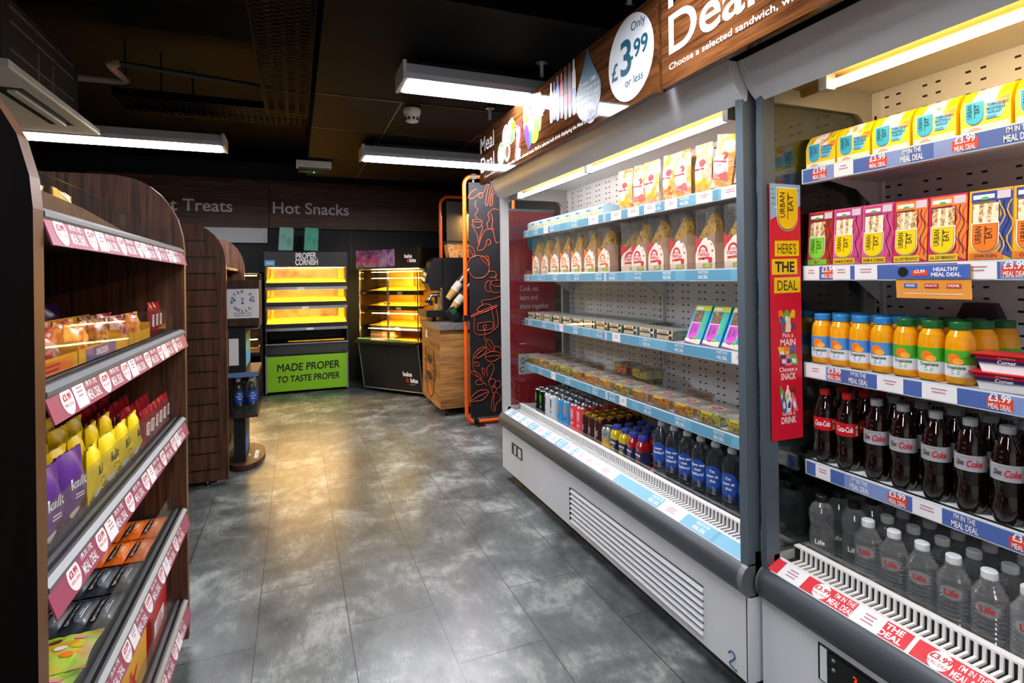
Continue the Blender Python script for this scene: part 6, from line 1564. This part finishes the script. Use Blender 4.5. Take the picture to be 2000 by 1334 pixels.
hd = MB().prism([(.0, 1.47), (.0, 1.70), (d, 1.70), (d, 1.46), (.05, 1.46)], 'X', 0, w, BLACK)
F = lambda u, v, e=.0012: Vector((u, -e, v))
PM = blend('purple_stripes', ['#3a1a35', '#8a5a86', '#b48fb0', '#5a2a55', '#a888a6'], 6, .3); hd.poly([F(a, b_) for a, b_ in ((.01, 1.49), (.62, 1.49), (.62, 1.69), (.01, 1.69))], PM)
for k in range(14): hd.poly([F(a, b_, .0016) for a, b_ in ((.06 + k * .04, 1.49), (.064 + k * .04, 1.49), (.064 + k * .04, 1.69), (.06 + k * .04, 1.69))], col('stripe_dark', '#2c1a30'))
hd.text('hot food', INKRED, .065, lambda u, v: F(u + .03, v + 1.545, .002), 'L', .03); hd.text('bake', INKWHITE, .042, lambda u, v: F(u + .82, v + 1.585), 'C', .03); hd.text('&', INKRED, .042, lambda u, v: F(u + .82, v + 1.535), 'C', .03); hd.text('bite', INKWHITE, .042, lambda u, v: F(u + .885, v + 1.535), 'C', .03)
Pm('header', hd, 'header with purple stripes and red words')
M_ = Wm(t)
# tongs on the ledge
def tong(u, lab, c):
    m = MB().tube([(-.09, -.012, .012), (0, -.02, .014), (.09, -.006, .012)], .008, c, 6).tube([(-.09, .012, .012), (0, .02, .014), (.09, .006, .012)], .008, c, 6).ball((-.09, 0, .012), .014, .016, .01, c, 8, 5)
    obj('tongs', m, None, lab, 'tongs', 'tongs on the hot cabinet ledge', loc=M_ @ Vector((u, -.012, .633)), rz=A)
tong(.14, 'green handled tongs on the glass cabinet ledge by the lime fronted cabinet', col('tong_green', '#1f8a4a')); tong(.36, 'white tongs in the middle of the glass cabinet ledge', PAPER); tong(.60, 'green tongs on the glass cabinet ledge by the coffee counter', col('tong_green', '#1f8a4a'))
# wrapped parcels stacked behind the left door
b = MB().box(-.06, .06, -.07, .07, 0, .036, blend('pink_wrap_paper', ['#d9a58a', '#f0cdb4', '#e6b59a'], 12, .6)); pk = obj('wrapped_parcel', b, None, 'x', 'parcel', 'wrapped pastry parcels behind the glass doors'); pk.modifiers.new('bevel', 'BEVEL').width = .012
obj('seal', MB().box(-.0605, .0605, -.071, -.069, .012, .024, col('seal_salmon', '#c98570')), pk)
for c in range(3):
    for r_ in range(3): place(pk, M_ @ Vector((.13 + c * .13, .235, .641 + r_ * .037)), A, 'wrapped pastry parcel behind the glass doors, %s column, %s from the bottom' % (NTH[c], NTH[r_]))

# ================================================================ coffee corner
t = thing('coffee_counter', 'oak clad coffee counter with dark stone top on casters', 'counter', (1.65, 5.58, 0))
P = lambda n, mb, lab=None, par=t, **k: obj(n, mb, par, lab, world=True, **k)
cx0, cx1, cy0, cy1 = 1.295, 2.1, 5.18, 5.97
cb = MB().box(cx0, cx1, cy0, cy1, .075, .842, OAK, front=OAKX); P('cabinet', cb, 'oak clad body')
l = MB(); F = lambda u, v, e=.0015: Vector((cx0 - e, 5.60 - u, v))
l.text('FRESH', INKBLACK, .075, lambda u, v: F(u - .02, v + .47), 'C', .03, w=.25); l.text('to', ORAP, .05, lambda u, v: F(u - .02, v + .40), 'C', .03); l.text('FRESH', INKBLACK, .075, lambda u, v: F(u - .02, v + .30), 'C', .03, w=.25)
cup = [(-.2, .62), (.17, .62), (.17, .3), (.14, .18), (.0, .12), (-.12, .16), (-.18, .3), (-.2, .62)]
l.tube([F(u, v, .002) for u, v in cup], .004, INKBLACK, 5); l.tube([F(u, v, .002) for u, v in ((.17, .55), (.24, .5), (.24, .36), (.16, .3))], .004, INKBLACK, 5); l.tube([F(u, v, .002) for u, v in ((-.02, .28), (-.02, .2), (.03, .13))], .004, ORAP, 5)
obj('print', l, t, 'black cup drawing and words', world=True)
STONE = blend('speckled_stone', ['#2e2c2b', '#5a5654', '#8a8480', '#3c3836'], 120, .35); P('worktop', MB().box(cx0 - .012, cx1, cy0 - .02, cy1, .842, .905, STONE), 'dark speckled worktop')
for x in (1.36, 1.95):
    for y in (5.24, 5.85): P('caster', MB().tube([(x - .014, y, .034), (x + .014, y, .034)], .033, BLACK, 12).box(x - .02, x + .02, y - .02, y + .02, .05, .078, BLACK))
P('socket', MB().box(cx0 - .003, cx0, 5.72, 5.78, .72, .80, PAPER), 'white sticker')
# line art screens with orange tube frames
ORG = mat('orange_tube', '#e8590c', .35, coat=.4); LINE = mat('orange_line_ink', '#d9552f', .5)
def round_frame(x0, x1, z0, z1, y, r=.08):
    p = []
    for cx, cz, a in ((x0 + r, z1 - r, 180), (x1 - r, z1 - r, 90), (x1 - r, z0 + r, 0), (x0 + r, z0 + r, -90)):
        for i in range(7): q = R(a - 15 * i); p.append((cx + r * math.cos(q), y, cz + r * math.sin(q)))
    return p
t = thing('screen_panel', 'tall black screen with orange coffee line drawings in an orange tube frame', 'screen', (1.66, 4.77, 0))
obj('frame', MB().tube(round_frame(1.435, 1.915, .03, 2.27, 4.77), .0185, ORG, 10, True), t, 'orange tube frame', world=True)
obj('board', MB().box(1.475, 1.885, 4.762, 4.778, .07, 2.215, MATTBLACK), t, 'black board', world=True)
cl = MB()
for x, z in ((1.435, .98), (1.52, .03), (1.52, 2.27), (1.915, 1.0)): cl.box(x - .022, x + .022, 4.745, 4.795, z - .025, z + .025, BLACK)
for x, z in ((1.46, .98), (1.89, 1.0)): cl.box(x - .02, x + .02, 4.764, 4.776, z - .015, z + .015, BLACK)
cl.box(1.51, 1.53, 4.764, 4.776, .03, .075, BLACK).box(1.51, 1.53, 4.764, 4.776, 2.21, 2.27, BLACK)
for x in (1.55, 1.8): cl.box(x - .04, x + .04, 4.70, 4.84, 0, .013, BLACK)
obj('clamp', cl, t, 'black clamps and feet', world=True)
def spl(pts, n=5):
    out = []; P_ = [pts[0]] + list(pts) + [pts[-1]]
    for i in range(1, len(P_) - 2):
        a, b, c, d_ = P_[i - 1], P_[i], P_[i + 1], P_[i + 2]
        for k in range(n):
            s = k / n
            out.append(tuple(.5 * (2 * b[j] + (c[j] - a[j]) * s + (2 * a[j] - 5 * b[j] + 4 * c[j] - d_[j]) * s * s + (3 * b[j] - a[j] - 3 * c[j] + d_[j]) * s ** 3) for j in (0, 1)))
    return out + [pts[-1]]
ART = [[(148, 75), (120, 95), (105, 120), (118, 130), (145, 115), (165, 95), (180, 100), (175, 120), (160, 118), (165, 98), (185, 95), (200, 60), (215, 50), (205, 90), (195, 150), (205, 160), (215, 110), (230, 50), (240, 55), (225, 110), (220, 160), (232, 150), (235, 100), (255, 95)],
 [(145, 135), (140, 165), (155, 185), (140, 210), (150, 230)], [(125, 240), (150, 235), (175, 242), (170, 270), (150, 280), (130, 268), (125, 240)], [(125, 245), (150, 250), (175, 245)], [(120, 262), (135, 290), (150, 320), (158, 370), (165, 320), (178, 280), (172, 262)],
 [(268, 182), (235, 178), (208, 205), (215, 235), (202, 255), (210, 285), (225, 280), (235, 300), (250, 355), (268, 350)], [(222, 200), (232, 230), (228, 270), (240, 290)], [(230, 285), (195, 290), (175, 320), (160, 360), (150, 395), (175, 395), (195, 372), (200, 345), (215, 340), (220, 360), (205, 372)],
 [(100, 370), (125, 385), (135, 415), (130, 432), (112, 400), (92, 372)], [(110, 440), (150, 425), (190, 440), (210, 475), (205, 515), (175, 540), (130, 540), (105, 510), (95, 475), (110, 440)], [(165, 430), (180, 455), (205, 475), (212, 460), (190, 435), (170, 425)], [(190, 428), (205, 430), (208, 450)], [(208, 510), (235, 508), (250, 525), (240, 540), (215, 540)], [(245, 525), (248, 560)],
 [(270, 555), (225, 560), (215, 590), (225, 615), (250, 622), (270, 615)], [(225, 562), (200, 560), (188, 590), (200, 615), (222, 612)], [(222, 575), (245, 590), (270, 585)], [(270, 640), (230, 655), (170, 662), (180, 690)],
 [(180, 680), (155, 695), (145, 715), (190, 720), (225, 700), (205, 682), (180, 680)], [(118, 735), (240, 690), (238, 700), (120, 742), (118, 735)], [(130, 745), (135, 835), (230, 820), (222, 708)], [(222, 708), (245, 705), (255, 790), (230, 820)], [(148, 780), (220, 775), (222, 810), (150, 815), (148, 780)], [(175, 795), (190, 788), (190, 805), (178, 808), (175, 795), (185, 840), (180, 860), (192, 870)],
 [(190, 865), (215, 875), (235, 920), (215, 930), (190, 900), (188, 870)], [(190, 868), (205, 895), (228, 925)], [(122, 945), (150, 915), (185, 905), (188, 930), (160, 955), (130, 960), (122, 945)], [(128, 955), (155, 930), (185, 910)], [(185, 945), (215, 932), (260, 940), (262, 965), (220, 985), (188, 970), (185, 945)], [(188, 958), (220, 955), (262, 955)], [(235, 905), (262, 912), (270, 930)], [(122, 955), (118, 1000), (140, 1050), (190, 1110)],
 [(125, 982), (145, 985), (150, 1003), (135, 1000), (125, 982)], [(105, 1030), (130, 1030), (150, 1045), (165, 1070), (135, 1055), (105, 1032)], [(130, 1085), (150, 1075), (175, 1095), (140, 1100), (130, 1085)], [(195, 1060), (192, 1020), (220, 995), (230, 1020), (215, 1060), (200, 1085)], [(165, 1020), (175, 1015), (180, 1045), (172, 1050), (165, 1020)],
 [(200, 1090), (215, 1075), (235, 1085), (230, 1110), (208, 1115), (200, 1090)], [(235, 1095), (258, 1090), (266, 1115), (245, 1130), (232, 1115), (235, 1095)], [(215, 1125), (235, 1120), (240, 1145), (222, 1150), (215, 1125)], [(100, 1185), (120, 1150), (160, 1130), (200, 1140), (170, 1180), (130, 1185), (100, 1185)], [(105, 1182), (150, 1160), (195, 1142)], [(230, 1150), (215, 1190), (215, 1235), (232, 1250), (240, 1210), (262, 1190), (255, 1160), (235, 1145)], [(232, 1160), (225, 1200), (230, 1245)]]
la = MB()
for pl in ART:
    la.tube([(1.449 + (880 + u / 2.667 - 915) * .00486, 4.760, 2.234 - (340 + v / 2.667 - 352) * .004655) for u, v in spl(pl)], .0019, LINE, 5)
obj('line_art', la, t, 'orange coffee line drawing', world=True)
t = thing('screen_panel', 'grey screen with orange tube frame standing behind the coffee machine', 'screen', (1.9, 6.0, 0))
obj('frame', MB().tube(round_frame(1.53, 2.3, .03, 2.27, 6.03, .1), .0185, ORG, 10, True), t, 'orange tube frame', world=True)
obj('board', MB().box(1.60, 2.27, 6.022, 6.038, .08, 2.22, mat('smoky_board', '#4c4740', .45, var=.2, scale=3)), t, 'grey board', world=True)
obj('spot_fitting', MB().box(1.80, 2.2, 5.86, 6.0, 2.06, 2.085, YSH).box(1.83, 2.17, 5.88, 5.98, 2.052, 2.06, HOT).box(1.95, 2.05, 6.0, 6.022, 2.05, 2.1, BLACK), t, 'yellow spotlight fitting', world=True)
obj('foot', MB().box(1.65, 1.75, 5.98, 6.1, 0, .012, BLACK).box(2.1, 2.2, 5.98, 6.1, 0, .012, BLACK), t, world=True)
# coffee machine
t = thing('coffee_machine', 'black coffee machine with chrome spouts on the stone worktop', 'coffee machine', (1.5, 5.6, .905))
P = lambda n, mb, lab=None, par=t, **k: obj(n, mb, par, lab, world=True, **k)
P('body', MB().box(1.42, 1.95, 5.5, 5.92, .98, 1.56, BLACK).box(1.42, 1.95, 5.5, 5.92, .905, .98, MATTBLACK).box(1.415, 1.42, 5.5, 5.92, 1.545, 1.56, CHROME), 'black body', bevel=.01)
P('brew_head', MB().prism([(1.30, 1.22), (1.27, 1.3), (1.31, 1.52), (1.34, 1.56), (1.42, 1.56), (1.42, 1.22)], 'Y', 5.56, 5.78, BLACK), 'black brew head', bevel=.012)
P('spout', MB().tube([(1.42, 5.67, 1.17), (1.33, 5.67, 1.17), (1.31, 5.67, 1.13), (1.31, 5.67, 1.06)], .022, CHROME, 10).tube([(1.38, 5.67, 1.16), (1.38, 5.67, 1.08)], .016, BLACK, 8).tube([(1.33, 5.62, 1.10), (1.25, 5.60, 1.11)], .014, BLACK, 8), 'chrome spout')
P('column', MB().tube([(1.40, 5.5, .98), (1.40, 5.5, 1.25)], .016, CHROME, 10), 'chrome column')
P('screen', MB().prism([(1.262, 1.30), (1.245, 1.31), (1.285, 1.46), (1.30, 1.45)], 'Y', 5.60, 5.76, mat('screen_glass', '#2a3230', .1)), 'small screen')
P('drip_tray', MB().box(1.22, 1.42, 5.42, 5.80, .955, 1.02, BLACK).box(1.23, 1.41, 5.43, 5.79, 1.02, 1.024, CHROME).box(1.30, 1.34, 5.5, 5.7, .905, .955, BLACK), 'black drip tray')
t = thing('card_reader', 'small black card reader leaning on the stone worktop', 'card reader', (1.50, 5.27, .905))
m = MB(); m.T = Matrix.Translation((1.50, 5.27, .925)) @ Matrix.Rotation(R(-35), 4, 'Y') @ Matrix.Rotation(R(25), 4, 'Z'); m.box(-.04, .04, -.03, .03, 0.02, .14, BLACK, front=MATTBLACK); m.box(-.03, .03, -.0315, -.03, .08, .13, col('reader_green', '#1f5a3a')); m.T = None; m.box(1.46, 1.56, 5.24, 5.30, .906, .945, BLACK); obj('reader', m, t, world=True)
# bean hopper
t = thing('bean_hopper', 'clear hopper with orange contents on top of the coffee machine', 'hopper', (1.60, 5.62, 1.56))
obj('contents', MB().prism([(1.50, 1.562), (1.74, 1.562), (1.76, 1.70), (1.48, 1.70)], 'Y', 5.54, 5.70, blend('orange_syrup', ['#a8581a', '#e08a3a', '#f0b070', '#7a3a14'], 14, .3)), t, world=True); obj('lid', MB().box(1.46, 1.78, 5.52, 5.72, 1.70, 1.73, TUB).box(1.47, 1.77, 5.53, 5.71, 1.728, 1.736, BLACK), t, 'dark lid', world=True)
# slanted paper cup tubes
def cups(x, z, lab, n):
    ax = Vector((.62, -.05, .78)).normalized()
    rt = thing('cup_stack', lab, 'cups', (x, 5.36, z), 0, 'slanted stacks of paper cups')
    M0 = Matrix.Translation((x, 5.36, z)) @ Vector((0, 0, 1)).rotation_difference(ax).to_matrix().to_4x4()
    K = mat('kraft_cup', '#b98a4a', .6); RIM = mat('cup_rim_white', '#e9e2da', .5)
    m = MB(); m.T = M0; m.lathe([(.026, .0), (.03, .004), (.042, .105)], 18, [RIM, K]); m.T = None; obj('cup', m, rt, 'brown lowest cup', world=True)
    for i in range(n):
        m = MB(); m.T = M0; z_ = .105 + i * .018; c_m = RIM if i != 5 else ORAP
        m.lathe([(.042, z_ - .001), (.0455, z_ + .002), (.0455, z_ + .008), (.0425, z_ + .011)], 18, RIM); m.lathe([(.0405, z_ + .010), (.0415, z_ + .0175)], 18, K if i < 6 or i > 9 else mat('cup_orange_band', '#e2601a', .5)); m.T = None; obj('cup_rim', m, rt, world=True)
    m = MB(); m.T = M0; m.lathe([(.049, .2), (.049, .46)], 16, glass('smoke_tube', '#8a8a88', .3)); m.box(-.02, .02, .05, .07, .25, .42, BLACK); m.T = None; obj('holder', m, rt, 'clear holder tube', world=True)
cups(1.43, 1.14, 'upper slanted stack of brown paper cups by the orange frame', 18); cups(1.455, 1.01, 'lower slanted stack of brown paper cups by the orange frame', 18)
# red roll-up banner and dark racking beyond the far fridge
t = thing('banner', 'red pull up banner with white words standing beyond the far fridge', 'banner', (1.76, 3.98, 0))
obj('cassette', MB().box(1.5, 1.98, 3.93, 4.03, 0, .09, ALU), t, world=True, bevel=.01)
bn = MB().box(1.53, 1.945, 3.972, 3.976, .09, 1.86, col('banner_red', '#b5122b')); F = lambda u, v, e=.0015: Vector((u, 3.972 - e, v))
for s, v in (('Cook, eat,', 1.235), ('learn and', 1.165), ('share together', 1.095)): bn.text(s, INKWHITE, .042, lambda a, b: F(a + 1.64, b + v), 'L', 0, w={'Cook, eat,': .165, 'learn and': .15, 'share together': .25}[s])
lines(bn, lambda a, b: F(a, b), 1.76, 1.0, .24, .07, col('soft_white_print', '#d9a5aa'), 3, 1); bn.poly([F(1.80 + .09 * math.cos(2 * PI * i / 24), 1.62 + .09 * math.sin(2 * PI * i / 24)) for i in range(24)], col('banner_teal', '#2f7f99'))
rect(bn, lambda a, b: F(a, b), 1.62, 1.80, .58, .74, PAPER); bn.text('Garden', INKBLACK, .05, lambda a, b: F(a + 1.71, b + .66, .002), 'C', .01, w=.14); bn.text('C', INKBLACK, .045, lambda a, b: F(a + 1.65, b + .595, .002), 'C', 0); lines(bn, lambda a, b: F(a, b), 1.66, .82, .1, .015, PAPER, 1, 1)
obj('fabric', bn, t, 'red printed fabric', world=True); obj('top_rail', MB().box(1.525, 1.95, 3.965, 3.983, 1.86, 1.88, ALU), t, world=True); obj('pole', MB().tube([(1.74, 3.99, .09), (1.74, 3.99, 1.87)], .008, ALU, 8), t, world=True)
t = thing('racking', 'dark empty steel racking beyond the far fridge', 'racking', (2.25, 4.6, 0))
for x in (2.02, 2.5):
    for y in (4.25, 4.95): obj('post', MB().box(x, x + .035, y, y + .035, 0, 1.8, mat('rack_grey', '#3c4246', .5)), t, world=True)
for z in (.2, .5, .8, 1.1, 1.4, 1.7): obj('shelf', MB().box(2.02, 2.535, 4.25, 4.985, z, z + .025, mat('rack_dark', '#1c2022', .5), front=mat('rack_edge', '#6b7478', .5)), t, world=True)
